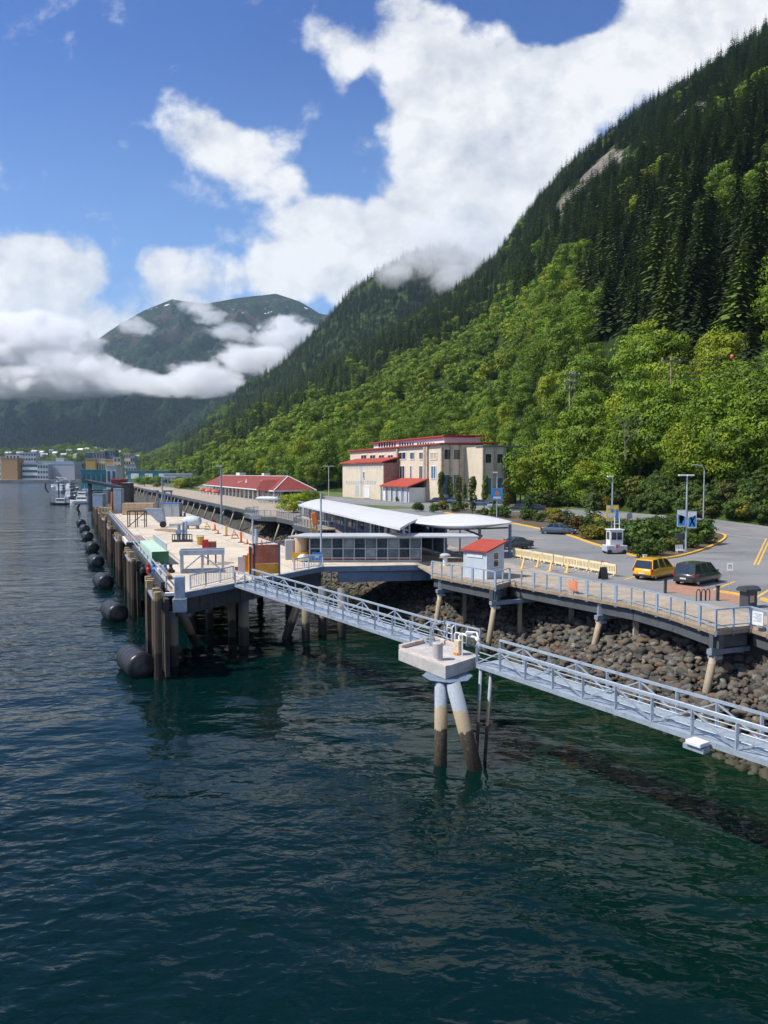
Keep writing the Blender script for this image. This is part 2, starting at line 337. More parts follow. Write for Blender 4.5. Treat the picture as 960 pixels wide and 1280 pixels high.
terrain('middle_hill', evB, np.linspace(60, 800, 240), np.linspace(0, 1.15, 110), m_hill)
colsC = [(-900,2700,430,5200),(-300,2700,440,5200),(-100,2700,480,5200),(0,2700,468,5200),(60,2700,452,5200),(110,2700,432,5200),(150,2700,405,5200),(180,2700,388,5200),(215,2700,374,5200),(255,2700,380,5200),(300,2700,372,5200),
         (345,2700,367,5200),(375,2700,377,5200),(400,2700,392,5200),(450,2700,400,5200),(540,2700,420,5200),(700,2700,400,5200)]
evC = loft(colsC, None, None, lambda v: .55*v + .45*v**1.8, 52, 9, 0.0)
terrain('far_mountain', evC, np.linspace(-900, 700, 420), np.linspace(0, 1.15, 200), m_far)
colsE = [(-700,1400,575,1800),(0,1400,567,1800),(60,1400,563,1800),(100,1350,558,1750),(140,1350,563,1750),(180,1300,573,1700),(260,1300,583,1700)]
evE = loft(colsE, None, None, lambda v: v, 4, 13, 3.5)
terrain('town_hill', evE, np.linspace(-700, 260, 120), np.linspace(0, 1.2, 40), m_hill)
# ---------------- ground
def grass_mat():
    m = bpy.data.materials.new('ground_grass'); t = nt(m); P = N(t, 'ShaderNodeNewGeometry').outputs['Position']
    n = NOI(t, P, .15, 6, .6); n2 = NOI(t, P, 3, 4, .6)
    c = MIX(t, SMO(t, n, .35, .65), (.05,.09,.015), (.13,.17,.03)); c = MIX(t, MA(t, 'MULTIPLY', SMO(t, n2, .5, .7), .5), c, (.17,.15,.06))
    b = N(t, 'ShaderNodeBsdfPrincipled', i={'Base Color': c, 'Roughness': .95}); OUT(t, b.outputs[0]); return m
M['grass'] = grass_mat()
gm = MB()
ts = [-140, -80, 0, 40, 66, 72, 76, 80, 84, 88, 92, 96, 100, 120, 160, 260, 420, 700, 1000, 1320]
ss = [36.5, 60, 100, 150, 260, 420]
for ti in range(len(ts)):
    for si in range(len(ss)):
        p = st(ss[si], ts[ti]); gm.v.append((p.x, p.y, gz(p.x, p.y)-.02))
for a in range(len(ts)-1):
    for b in range(len(ss)-1):
        k = a*len(ss)+b; gm.f.append((k, k+1, k+len(ss)+1, k+len(ss))); gm.m.append(0)
go = gm.build('ground', M['grass']); go['kind'] = 'structure'
# far town ground, with its seawall
fg = MB(); fg.prism([(-3200, 1085), (-330, 1085), (-330, 1000), (-230, 800), (500, 1300), (500, 2900), (-4200, 2900)], -3, 4.2)
M['town'] = mat('town_ground', (.20,.20,.19), .9, var=.3, scale=.03, dirt=((.05,.08,.03), .7))
tag(fg.build('town_ground', M['town']), kind='structure')
# ---------------- riprap bank below the walkways (rough slope; the boulders lie on it)
M['bank'] = mat('bank_rubble', (.055,.053,.045), .95, var=.5, scale=.9, dirt=((.04,.04,.035), .7), bump=.12)
def bank_z(s, t):
    return -1.5 + (s-27.0)*.52 if s < 39 else 4.74
bk = MB(); tl = list(np.arange(-60, 200, 1.2))+list(np.arange(200, 900, 6.0)); sl_ = [22, 25]+list(np.arange(26, 39.6, .7))
for t_ in tl:
    for s_ in sl_:
        z = bank_z(s_, t_); p = st(s_ + (2.2*mnoise.noise(Vector((t_*.07, 0, 3)))), t_)
        q = mnoise.noise(Vector((s_*.7, t_*.7, 0)))*.35 + mnoise.noise(Vector((s_*1.9, t_*1.9, 5)))*.22
        bk.v.append((p.x, p.y, min(z, 4.7) + q))
n_ = len(sl_)
for a in range(len(tl)-1):
    for b in range(n_-1):
        k = a*n_+b; bk.f.append((k, k+1, k+n_+1, k+n_)); bk.m.append(0)
tag(bk.build('shore_bank', M['bank']), kind='structure')
# ---------------- water
def water_mat():
    m = bpy.data.materials.new('sea_water'); t = nt(m); P = N(t, 'ShaderNodeNewGeometry').outputs['Position']
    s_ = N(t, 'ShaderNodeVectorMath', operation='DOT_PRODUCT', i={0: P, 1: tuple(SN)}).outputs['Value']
    deep_sky_tint = MIX(t, SMO(t, s_, -46, 2), (.0040,.0340,.0780), (.0006,.0110,.0105)); col = MIX(t, SMO(t, s_, 10, 30), deep_sky_tint, (.002,.018,.006))  # bluer base colour to the left stands in for reflected sky; green shallows shoreward
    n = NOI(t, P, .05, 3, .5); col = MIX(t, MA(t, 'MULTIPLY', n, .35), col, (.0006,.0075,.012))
    b = N(t, 'ShaderNodeBsdfPrincipled', i={'Base Color': col, 'IOR': 1.24}); t.links.new(MA(t, 'ADD', .06, MA(t, 'MULTIPLY', SMO(t, N(t, 'ShaderNodeVectorMath', operation='LENGTH', i={0: P}).outputs['Value'], 90, 700), .12)), b.inputs['Roughness'])
    w1 = NOI(t, MAPV(t, P, (.52, .80, 1), rot=(0, 0, R(-20))), 1.0, 2, .45, .35)
    w2 = NOI(t, MAPV(t, P, (1.5, 2.6, 1), rot=(0, 0, R(10))), 1.0, 2, .5, .5)
    w3 = NOI(t, MAPV(t, P, (.12, .2, 1), rot=(0, 0, R(25))), 1.0, 2, .5)
    big = NOI(t, MAPV(t, P, (.03, .045, 1), rot=(0, 0, R(30))), 1.0, 3, .55)
    amp = MA(t, 'ADD', .22, MA(t, 'MULTIPLY', SMO(t, big, .35, .65), .42))
    h = MA(t, 'ADD', MA(t, 'MULTIPLY', MA(t, 'ADD', MA(t, 'MULTIPLY', w1, 1.0), MA(t, 'MULTIPLY', w2, .26)), amp), MA(t, 'MULTIPLY', w3, 1.3))
    bp = N(t, 'ShaderNodeBump', i={'Strength': 1.0, 'Distance': .34, 'Height': h}); t.links.new(bp.outputs[0], b.inputs['Normal'])
    OUT(t, b.outputs[0]); return m
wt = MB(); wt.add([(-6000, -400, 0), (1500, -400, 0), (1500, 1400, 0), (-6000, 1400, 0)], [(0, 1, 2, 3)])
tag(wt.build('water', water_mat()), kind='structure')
# ---------------- foliage
def leaf_mat(name, dark, light, extra, trans=.18, var=.5):
    m = bpy.data.materials.new(name); t = nt(m); oi = N(t, 'ShaderNodeObjectInfo').outputs['Random']; P = N(t, 'ShaderNodeNewGeometry').outputs['Position']
    n = NOI(t, P, .35, 2, .5); c = MIX(t, SMO(t, n, .3, .7), dark, light)
    c = MIX(t, SMO(t, oi, .68, 1.0), c, extra); hs = N(t, 'ShaderNodeHueSaturation', i={'Color': c, 'Value': MA(t, 'ADD', 1-var/2, MA(t, 'MULTIPLY', MA(t, 'FRACT', MA(t, 'MULTIPLY', oi, 37.3)), var))})
    a = N(t, 'ShaderNodeBsdfPrincipled', i={'Base Color': hs.outputs[0], 'Roughness': .6, 'Specular IOR Level': .25})
    if trans:
        tr = N(t, 'ShaderNodeBsdfTranslucent', i={0: hs.outputs[0]}); mx = N(t, 'ShaderNodeMixShader', i={0: trans, 1: a.outputs[0], 2: tr.outputs[0]}); OUT(t, mx.outputs[0])
    else: OUT(t, a.outputs[0])
    return m
M['leaf'] = leaf_mat('broadleaf_leaves', (.070,.135,.010), (.190,.290,.014), (.25,.30,.014))
M['leaf2'] = leaf_mat('shrub_leaves', (.035,.075,.012), (.075,.125,.016), (.10,.11,.02))
M['needle'] = leaf_mat('conifer_needles', (.024,.046,.014), (.056,.088,.020), (.10,.15,.024), trans=.12, var=.5)
M['needle2'] = leaf_mat('pale_conifer_needles', (.03,.055,.022), (.07,.11,.03), (.06,.09,.03), trans=.2)
M['bark'] = mat('bark', (.09,.075,.06), .9, var=.3, scale=2, bump=.02)
M['drybark'] = mat('bleached_bark', (.34,.31,.27), .9, var=.2, scale=2)
def quads_mesh(name, C, A_, B_, m):
    """C centres, A_ and B_ half-axes (n,3): one rhombus each"""
    v = np.stack([C-A_, C-B_*.75, C+A_, C+B_*.75], 1).reshape(-1, 3); n = len(C)
    me = bpy.data.meshes.new(name); me.vertices.add(4*n); me.vertices.foreach_set('co', v.ravel().astype(np.float32))
    me.loops.add(4*n); me.loops.foreach_set('vertex_index', np.arange(4*n)); me.polygons.add(n)
    me.polygons.foreach_set('loop_start', np.arange(0, 4*n, 4)); me.polygons.foreach_set('loop_total', np.full(n, 4)); me.update(calc_edges=True); me.materials.append(m); return me
def unit(v): return v/np.maximum(np.linalg.norm(v, axis=-1, keepdims=True), 1e-6)
def frame(nm, r, L, Wd):
    ref = unit(r.normal(size=nm.shape)); a = unit(np.cross(nm, ref)); b = np.cross(nm, a); return a*L[:, None], b*Wd[:, None]
def crown_mesh(name, seed, rad, h0, h1, nclump, per, leaf, m, lump=.36, flat=.75):
    r = np.random.default_rng(seed); zc = (h0+h1)/2; hz = (h1-h0)/2
    d = unit(r.normal(size=(nclump, 3))); d[:, 2] = np.abs(d[:, 2])*.9 + d[:, 2]*.1 if False else d[:, 2]
    rr = r.uniform(.55, .98, nclump)[:, None]; cc = d*rr*np.array([rad, rad, hz])*(1-.3*lump) ; cc[:, 2] += zc
    cr = r.uniform(.7, 1.25, nclump)*lump*rad
    C = []; Nn = []
    for k in range(nclump):
        q = unit(r.normal(size=(per, 3)) + np.array([0, 0, .55])); sh = r.uniform(.72, 1.04, per)[:, None]
        C.append(cc[k] + q*sh*cr[k]*np.array([1, 1, flat])); Nn.append(unit(q + r.normal(size=(per, 3))*.17))
    C = np.concatenate(C); Nn = np.concatenate(Nn); L = r.uniform(.6, 1.25, len(C))*leaf
    a, b = frame(Nn, r, L, L*.8); return quads_mesh(name, C, a, b, m)
def trunk_mesh(name, seed, h, rad, m, limbs=6):
    r = random.Random(seed); b = MB(); p = Vector((0, 0, -.8)); k = 0; pts = [p.copy()]
    for i in range(5):
        p = p + Vector((r.uniform(-.25, .25), r.uniform(-.25, .25), h/5)); pts.append(p.copy())
    for i in range(5): b.tube(pts[i], pts[i+1], rad*(1-i/5.6), rad*(1-(i+1)/5.6), n=7, cap=i in (0, 4))
    for i in range(limbs):
        q = pts[2+i % 3]; th = r.uniform(0, 6.28); l = h*r.uniform(.25, .4)
        e = q + Vector((math.cos(th)*l*.7, math.sin(th)*l*.7, l*.8)); b.tube(q, e, rad*.35, rad*.1, n=5)
    return b.mesh(name, m)
def conifer_mesh(name, seed, h, rad, levels, nb, m, sprays=3, droop=.35):
    r = np.random.default_rng(seed); C = []; A_ = []; B_ = []
    lop = r.uniform(.75, 1.2, 8)
    for i in range(levels):
        f = i/(levels-1); z = h*(.08 + .91*f**.93); R_ = rad*((1-f)**.82)*r.uniform(.8, 1.12) + .12
        k = max(4, int(nb*(1-f*.45)))
        for j in range(k):
            th = 2*math.pi*(j + r.uniform(-.35, .35))/k + i*2.4; rr = R_*r.uniform(.72, 1.15)*lop[int(th/(2*math.pi)*8) % 8]
            d = np.array([math.cos(th), math.sin(th), 0]); sd = np.array([-d[1], d[0], 0]); dz = droop*rr*r.uniform(.7, 1.3)
            for q in range(sprays):
                u = (q+.6)/sprays; c = d*rr*u + np.array([0, 0, z - dz*u*u + r.uniform(-.1, .1)*h/levels])
                hl = rr/sprays*.75; ax = d*hl + np.array([0, 0, -dz*u*hl/rr*1.6]); w_ = (.34*rr*(1.15-u*.75))*r.uniform(.8, 1.2)
                C.append(c); A_.append(ax); B_.append(sd*w_ + np.array([0, 0, r.uniform(-.3, .3)*w_ - .15*w_]))
    for j in range(3):
        C.append(np.array([0, 0, h*.985])); A_.append(np.array([0, 0, h*.035])); th = j*1.05; B_.append(np.array([math.cos(th), math.sin(th), 0])*.16)
    return quads_mesh(name, np.array(C), np.array(A_), np.array(B_), m)
# ---------------- places for the trees of the slopes
def project(x, y, z):
    dx, dy, dz = x, y, z-H; f = dy*math.cos(PITCH) - dz*math.sin(PITCH); u = dy*math.sin(PITCH) + dz*math.cos(PITCH)
    return 480 + F*dx/f, 640 - F*u/f
def scatter(ev, us, vs, dens, seed):
    r = np.random.default_rng(seed); U, V = np.meshgrid(us, vs, indexing='ij'); X, Y, Z = ev(U, V)
    ax = X[1:, :-1]-X[:-1, :-1]; ay = Y[1:, :-1]-Y[:-1, :-1]; bx = X[:-1, 1:]-X[:-1, :-1]; by = Y[:-1, 1:]-Y[:-1, :-1]
    area = np.abs(ax*by-ay*bx).ravel(); n = int(area.sum()*dens)
    idx = r.choice(len(area), n, p=area/area.sum()); iu, iv = np.unravel_index(idx, (len(us)-1, len(vs)-1))
    u = us[iu] + (us[iu+1]-us[iu])*r.random(n); v = vs[iv] + (vs[iv+1]-vs[iv])*r.random(n)
    x, y, z = ev(u, v); return u, v, x, y, z
def wnoise(x, y, sc, seed):
    r = np.random.default_rng(seed); n = 0
    for k in range(6):
        th = r.uniform(0, math.pi); ph = r.uniform(0, 6.28); f = sc*1.6**k; n = n + np.sin((x*math.cos(th)+y*math.sin(th))*f + ph + 2*np.sin((x*math.sin(th)-y*math.cos(th))*f*.6))/1.35**k
    return n/2.6
bx_ = [90,170,250,300,400,500,560,620,700,800,960,1300]; by_ = [590,585,562,545,508,440,405,372,325,292,235,120]
u, v, x, y, z = scatter(evA, np.linspace(100, 1250, 200), np.concatenate([np.linspace(.003, .3, 60), np.linspace(.31, 1.03, 60)]), 1/44, 21); rk0 = np.random.default_rng(55).random(len(x))
px, py = project(x, y, z)
band = py - np.interp(px, bx_, by_) - np.interp(px, [100, 400, 560, 960], [6, 20, 30, 26]) + wnoise(x, y, .02, 4)*17
broad = band > 0
broad |= ((wnoise(x, y, .045, 8) > .66) & (band > -170)) | ((rk0 < .12) & (band > -26))
grp = ((px-850)/120)**2 + ((py-385)/72)**2 + wnoise(x, y, .05, 6)*.4 < 1
broad &= ~grp
rk = np.random.default_rng(5).random(len(x)); bare = np.zeros(len(x), bool)
OUTC = [(752,206,36,9),(716,244,27,8),(702,262,14,6),(852,150,24,8),(872,136,15,7),(906,132,5,26),(954,96,8,15),(822,178,15,5),(684,282,9,4),(778,200,9,5)]
for ox, oy, ra_, rb_ in OUTC:
    qx = (px-ox); qy = (py-6-oy); bare |= ((qx*.8-qy*.6)/(ra_*1.05))**2 + ((qx*.6+qy*.8)/(rb_*1.15))**2 < 1
bare |= (wnoise(x, y, .03, 31) > .9) & (z > 200) & (rk < .8)
# young growth thins: broadleaf needs fewer stems
keep = ~bare & (~broad | (rk < .50)); 
big = y < 420
x, y, z, px, py, broad = [a[keep] for a in (x, y, z, px, py, broad)]
tr = [(x, y, z, px, py, broad)]
u, v, x2, y2, z2 = scatter(evB, np.linspace(130, 720, 120), np.linspace(0, 1.02, 70), 1/48, 22); p2, q2 = project(x2, y2, z2)
bare2 = (wnoise(x2, y2, .02, 3) > .75) & (z2 > 420); b2 = (wnoise(x2, y2, .02, 12) > .5) & (z2 < 250); b2 |= (q2 > 560)
x2, y2, z2, p2, q2, b2 = [a[~bare2] for a in (x2, y2, z2, p2, q2, b2)]; tr.append((x2, y2, z2, p2, q2, b2))
u, v, x3, y3, z3 = scatter(evC, np.linspace(-300, 420, 100), np.linspace(0, .42, 50), 1/260, 23); p3, q3 = project(x3, y3, z3)
tr.append((x3, y3, z3, p3, q3, (z3 < 40)))
u, v, x4, y4, z4 = scatter(evE, np.linspace(-300, 250, 80), np.linspace(.12, 1.0, 30), 1/110, 24); p4, q4 = project(x4, y4, z4); tr.append((x4, y4, z4-3, p4, q4, wnoise(x4, y4, .02, 5) > -.2))
X_, Y_, Z_, PX, PY, BR = [np.concatenate([t_[k] for t_ in tr]) for k in range(6)]
print('trees', len(X_), 'broad', BR.sum())
rs = np.random.default_rng(77); SC = np.where(BR, rs.uniform(.8, 1.45, len(X_)), rs.uniform(.62, 1.0, len(X_))+.55*rs.random(len(X_))**2); RZ = rs.uniform(0, 6.28, len(X_))
def lib(objs, name):
    c = bpy.data.collections.new(name)
    for o in objs: c.objects.link(o)
    return c
def mesh_obj(name, me): return bpy.data.objects.new(name, me)
def join_tree(name, crown, trunk): return crown
broad_near = [crown_mesh('crown', 100+k, 4.9+.5*(k % 3), 1.6, 12.5+1.2*(k % 4), 36, 165, .26, M['leaf'], lump=.42) for k in range(5)]
broad_far = [crown_mesh('crown', 140+k, 4.8, 1.0, 12.5+k, 18, 64, .50, M['leaf'], lump=.52) for k in range(4)]
con_near = [conifer_mesh('crown', 200+k, 21+2*k, 5.0+.3*k, 30, 12, M['needle'], 3) for k in range(4)]
con_far = [conifer_mesh('crown', 240+k, 19+1.5*k, 4.1, 15, 8, M['needle'], 2) for k in range(4)]
trunk_b = [trunk_mesh('trunk', 300+k, 11, .28, M['bark']) for k in range(2)]
trunk_c = trunk_mesh('trunk', 310, 17, .3, M['bark'], limbs=0)
def gn_forest(name, xyz, rz, sc, lib_col, nvar, label, cat):
    n = len(xyz); me = bpy.data.meshes.new(name); me.vertices.add(n); me.vertices.foreach_set('co', xyz.astype(np.float32).ravel())
    a = me.attributes.new('rz', 'FLOAT', 'POINT'); a.data.foreach_set('value', rz.astype(np.float32))
    a = me.attributes.new('sc', 'FLOAT', 'POINT'); a.data.foreach_set('value', sc.astype(np.float32))
    a = me.attributes.new('vi', 'INT', 'POINT'); a.data.foreach_set('value', rs.integers(0, nvar, n).astype(np.int32)); me.update()
    o = bpy.data.objects.new(name, me); COL.objects.link(o); tag(o, label, cat, kind='stuff')
    ng = bpy.data.node_groups.new(name, 'GeometryNodeTree'); ng.interface.new_socket('Geometry', in_out='INPUT', socket_type='NodeSocketGeometry'); ng.interface.new_socket('Geometry', in_out='OUTPUT', socket_type='NodeSocketGeometry')
    gi = ng.nodes.new('NodeGroupInput'); gout = ng.nodes.new('NodeGroupOutput'); ip = ng.nodes.new('GeometryNodeInstanceOnPoints'); ci = ng.nodes.new('GeometryNodeCollectionInfo')
    ci.inputs['Collection'].default_value = lib_col; ci.inputs['Separate Children'].default_value = True; ci.inputs['Reset Children'].default_value = True
    def at_(nm, ty):
        q = ng.nodes.new('GeometryNodeInputNamedAttribute'); q.data_type = ty; q.inputs[0].default_value = nm; return q.outputs['Attribute']
    L = ng.links; L.new(gi.outputs[0], ip.inputs['Points']); L.new(ci.outputs[0], ip.inputs['Instance']); ip.inputs['Pick Instance'].default_value = True
    L.new(at_('vi', 'INT'), ip.inputs['Instance Index']); cx = ng.nodes.new('ShaderNodeCombineXYZ'); L.new(at_('rz', 'FLOAT'), cx.inputs[2]); L.new(cx.outputs[0], ip.inputs['Rotation'])
    L.new(at_('sc', 'FLOAT'), ip.inputs['Scale']); L.new(ip.outputs[0], gout.inputs[0])
    md = o.modifiers.new('forest', 'NODES'); md.node_group = ng; return o
def pick(mask, n):
    idx = np.nonzero(mask & (PX > -5) & (PX < 1015) & (PY > 40))[0]; return idx[np.argsort(Y_[idx])][:n]
ib = pick(BR, 300); ic = pick(~BR, 300); single = np.zeros(len(X_), bool); single[ib] = True; single[ic] = True
def tree_thing(name, crown, trunk, loc, rz, sc, label, cat, group):
    e = empty(name, loc, rz, label, cat, group); e.scale = sc
    link(bpy.data.objects.new('crown', crown), e); link(bpy.data.objects.new('trunk', trunk), e); return e
where = lambda p: 'above the parking loop' if p > 700 else ('behind the cream building' if p > 430 else 'behind the red-roofed shop')
for k in ib:
    s = SC[k]*(.82 if Y_[k] < 150 else 1)
    tree_thing('broadleaf_tree', broad_near[k % 5], trunk_b[k % 2], (X_[k], Y_[k], Z_[k]-.3), RZ[k], (s, s, s*rs.uniform(.9, 1.15)),
               'bushy bright green broadleaf tree in the hillside wood '+where(PX[k]), 'tree', 'broadleaf trees of the lower slope '+where(PX[k]))
for k in ic:
    s = SC[k]
    tree_thing('conifer_tree', con_near[k % 4], trunk_c, (X_[k], Y_[k], Z_[k]-.3), RZ[k], (s, s, s*rs.uniform(.9, 1.15)),
               'dark pointed conifer standing on the hillside '+where(PX[k]), 'tree', 'dark conifers of the slope '+where(PX[k]))
xyz = np.stack([X_, Y_, Z_-.4], -1); near = (Y_ < 420)
libs = {}
for nm, mask, meshes, lab in (('broadleaf_woods', BR & ~single, broad_far, 'mass of bright green broadleaf trees covering the lower mountain slopes'),
                              ('conifer_woods', ~BR & ~single, con_far, 'mass of dark conifers covering the upper mountain slopes')):
    col = lib([mesh_obj(nm+'_source', me) for me in meshes], nm+'_sources')
    sc = SC[mask]*np.where(Y_[mask] > 2500, 1.15, 1.0)
    gn_forest(nm, xyz[mask], RZ[mask], sc, col, len(meshes), lab, 'forest')
from mathutils.bvhtree import BVHTree
def bvh(name):
    me = bpy.data.objects[name].data; return BVHTree.FromPolygons([v.co.copy() for v in me.vertices], [tuple(p.vertices) for p in me.polygons])
BV = bvh('hillside')
def hz(x, y):
    h = BV.ray_cast(Vector((x, y, 3000)), Vector((0, 0, -1)))[0]; b_ = gz(x, y); return max(b_, h.z) if h else b_
def hit(px, py, tree=None):
    return (tree or BV).ray_cast(Vector((0, 0, H)), ray(px, py).normalized())[0]

# ---------------- bare rock faces high on the slope
def rock_mat():
    m = bpy.data.materials.new('cliff_rock'); t = nt(m); P = N(t, 'ShaderNodeNewGeometry').outputs['Position']
    n = NOI(t, MAPV(t, P, (1, 1, .35)), .12, 7, .65, .6); n2 = NOI(t, P, .03, 5, .6)
    c = MIX(t, SMO(t, n, .35, .65), (.07,.065,.055), (.25,.22,.19)); c = MIX(t, MA(t, 'MULTIPLY', SMO(t, n2, .5, .62), .8), c, (.05,.07,.02))
    b = N(t, 'ShaderNodeBsdfPrincipled', i={'Base Color': c, 'Roughness': .95}); bp = N(t, 'ShaderNodeBump', i={'Distance': 4.0, 'Height': n}); t.links.new(bp.outputs[0], b.inputs['Normal']); OUT(t, b.outputs[0]); return m
M['cliff'] = rock_mat()
for k, (ox, oy, ra_, rb_) in enumerate(OUTC):
    c = hit(ox, oy)
    if c is None: continue
    b = MB(); nu_, nv_ = 26, 12; kk = c.y/F; n2 = (-c+Vector((0, 0, H))).normalized(); al = rb_ > ra_
    for i in range(nu_+1):
        for j in range(nv_+1):
            u_ = i/nu_*2-1; v_ = j/nv_*2-1; edge = 1+.35*mnoise.noise(Vector((u_*2+k, v_*2, 1)))
            w_ = math.sqrt(max(0, 1-u_*u_))*edge; dx = u_*ra_; dy = v_*rb_*w_
            if not al: dx, dy = dx*.8+dy*.5, -u_*ra_*.62+dy*.8
            h_ = hit(ox+dx, oy+dy) or c; r_ = (1-abs(v_)**3)*(1-abs(u_)**4)
            b.v.append(tuple(h_ + n2*(kk*(-2 + r_*(8+9*mnoise.noise(h_*.05)+6*mnoise.noise(h_*.13))))))
    for i in range(nu_):
        for j in range(nv_): q = i*(nv_+1)+j; b.f.append((q, q+1, q+nv_+2, q+nv_+1)); b.m.append(0)
    o = b.build('rock_outcrop', M['cliff'], smooth=False); tag(o, ['widest grey rock face below the skyline of the near mountain','long rock face just under the widest one','small rock face left of the widest one','bare rock ledge high under the skyline on the right','pale rock ledge next to the high right ledge','tall thin rock scar running down the right slope','rock patch at the right edge of the mountain','narrow rock streak between the two rock groups','lowest rock face on the left skyline','small rock patch right of the widest face'][k], 'rock face')
# ================================================================ docks, walkways, gangways
Z0 = 5.35
def bw(b, name, m, parent, smooth=False, bevel=0):
    """world-space shapes become a part of parent"""
    L = parent.location; b.v = [(v[0]-L.x, v[1]-L.y, v[2]-L.z) for v in b.v]; return b.build(name, m, parent, smooth, bevel)
def pile_mat(name, hi, mid, low, z1, z2):
    m = bpy.data.materials.new(name); t = nt(m); P = N(t, 'ShaderNodeNewGeometry').outputs['Position']; z = N(t, 'ShaderNodeSeparateXYZ', i={0: P}).outputs[2]
    n = NOI(t, MAPV(t, P, (1, 1, .4)), 3, 5, .6); zz = MA(t, 'ADD', z, MA(t, 'MULTIPLY', MA(t, 'SUBTRACT', n, .5), 1.0))
    c = MIX(t, SMO(t, zz, z1-.04, z1+.04), low, mid); c = MIX(t, SMO(t, zz, z2-.06, z2+.06), c, hi)
    n2 = NOI(t, P, 9, 5, .7); c = MIX(t, MA(t, 'MULTIPLY', SMO(t, n2, .45, .7), .5), c, tuple(k*.55 for k in mid))
    c = MIX(t, SMO(t, zz, .25, .0), c, (.012,.014,.010)) if False else c
    b = N(t, 'ShaderNodeBsdfPrincipled', i={'Base Color': c, 'Roughness': .7}); bp = N(t, 'ShaderNodeBump', i={'Distance': .02, 'Height': n2}); t.links.new(bp.outputs[0], b.inputs['Normal']); OUT(t, b.outputs[0]); return m
M['pile'] = pile_mat('tide_stained_pile', (.30,.36,.43), (.36,.29,.19), (.045,.034,.022), 1.75, 2.85)
M['woodpile'] = pile_mat('tide_stained_timber_pile', (.40,.33,.24), (.33,.27,.19), (.035,.028,.02), .9, 3.2)
M['fender'] = pile_mat('fender_timber', (.36,.26,.14), (.085,.062,.042), (.018,.015,.012), 1.8, 5.45)
M['dockpile'] = pile_mat('concrete_pile', (.15,.16,.165), (.20,.17,.11), (.022,.02,.016), 1.5, 3.0)
# ---- cruise dock
A0 = onz(222, 742, Z0); B0 = onz(402, 708.5, Z0); T1 = 168
dock = empty('cruise_dock', (A0.x, A0.y, 0), 0, 'long concrete cruise ship dock with pale deck on tide stained piles', 'dock')
p_ = [A0, B0, st(21.2, 72), st(21.2, T1), st(7.2, T1), st(6.6, 62)]
b = MB(); b.prism([(q.x, q.y) for q in p_], Z0-.34, Z0); bw(b, 'deck', M['deckc'], dock)
b = MB(); n_ = (B0-A0).normalized(); o_ = Vector((n_.y, -n_.x, 0))
b.bar(A0+o_*.1+Vector((0,0,-.2)), B0+o_*.1+Vector((0,0,-.2)), .25, .44); bw(b, 'edge_channel', M['bluegrey'], dock)
b = MB(); b.bar(A0-o_*.25+Vector((0,0,-1.0)), B0-o_*.25+Vector((0,0,-1.0)), .4, 1.25)
for k in range(12):
    q = A0.lerp(B0, (k+.5)/12) - o_*.03; b.box(q.x-.08, q.x+.08, q.y-.04, q.y+.04, Z0-1.6, Z0-.42)
bw(b, 'front_girder', M['darksteel'], dock)
b = MB()
for s_ in (9.5, 13.5, 17.5): b.bar(st(s_, 66, Z0-1.0), st(s_, T1, Z0-1.0), .7, 1.3)
for t_ in range(62, T1, 8): b.bar(st(7.2, t_+3, Z0-1.7), st(21, t_+3, Z0-1.7), .9, .8)
bw(b, 'cross_beams', M['darksteel'], dock)
b = MB(); b.bar(st(21.2, 74, Z0+.35), st(21.2, T1, Z0+.35), .32, .7); bw(b, 'rear_parapet', M['concrete2'], dock)
b = MB(); b.bar(st(7.3, 62, Z0+.16), st(7.9, T1, Z0+.16), .32, .32); bw(b, 'bull_rail', mat('rust_brown_timber', (.20,.12,.08), .8, dirt=((.33,.25,.18),.5)), dock)
b = MB(); b.bar(st(6.55, 60, Z0-.35), st(7.2, T1, Z0-.35), .3, .9); bw(b, 'side_girder', M['darksteel'], dock)
for (px, py, r_) in ((217, 832, .36), (290, 796, .33), (305, 806, .42), (240, 790, .34), (262, 786, .34)):
    q = onz(px, py, 0); b = MB(); b.tube((q.x, q.y, -3), (q.x, q.y, Z0-1.4), r_, n=14); bw(b, 'pile', M['dockpile'], dock, smooth=True)
q = onz(245, 807, 0); q2 = onz(226, 764, 4.0); b = MB(); b.tube(q+(q-q2)*.3, q2, .34, n=14); bw(b, 'pile', M['dockpile'], dock, smooth=True)
for t_ in range(70, T1, 12):
    for s_ in (9, 19.5):
        q = st(s_, t_); b = MB(); b.tube((q.x, q.y, -3), (q.x, q.y, Z0-1.4), .36, n=10); bw(b, 'pile', M['dockpile'], dock, smooth=True)
# timber fender clusters along the berth face
rr = random.Random(3)
for k in range(9):
    t0 = 53.0 + 22.6*k; s0 = 5.35 + .18*k*.4; ln = 9.5 if k else 8.6; t0 = t0 if k else 51.8
    fc = empty('fender_cluster', st(s0, t0), 0, f"{['nearest','second','third','fourth','fifth','sixth','seventh','eighth','ninth'][k]} cluster of tan topped timber fender piles along the berth face", 'fender piles', 'timber fender pile clusters along the dock')
    np_ = 7
    for j in range(np_):
        q = st(s0 + rr.uniform(-.18, .18), t0 + ln*j/(np_-1)); z1 = Z0 + rr.uniform(.25, .95); b = MB()
        if j % 2: b.bar((q.x, q.y, -3), (q.x, q.y, z1), .46, .46, up=SD)
        else: b.tube((q.x, q.y, -3), (q.x, q.y, z1), .30, .27, n=9)
        bw(b, 'fender_pile', M['fender'], fc)
    b = MB(); b.bar(st(s0+.55, t0+.2, 2.2), st(s0+.55, t0+ln-.2, 2.2), .3, 6.4); bw(b, 'backing_panel', M['darktimber'], fc)
    b = MB(); b.bar(st(s0-.1, t0+.2, Z0+.05), st(s0-.1, t0+ln*.6, Z0+.15), .5, .14); bw(b, 'cap_beam', M['grey'], fc)
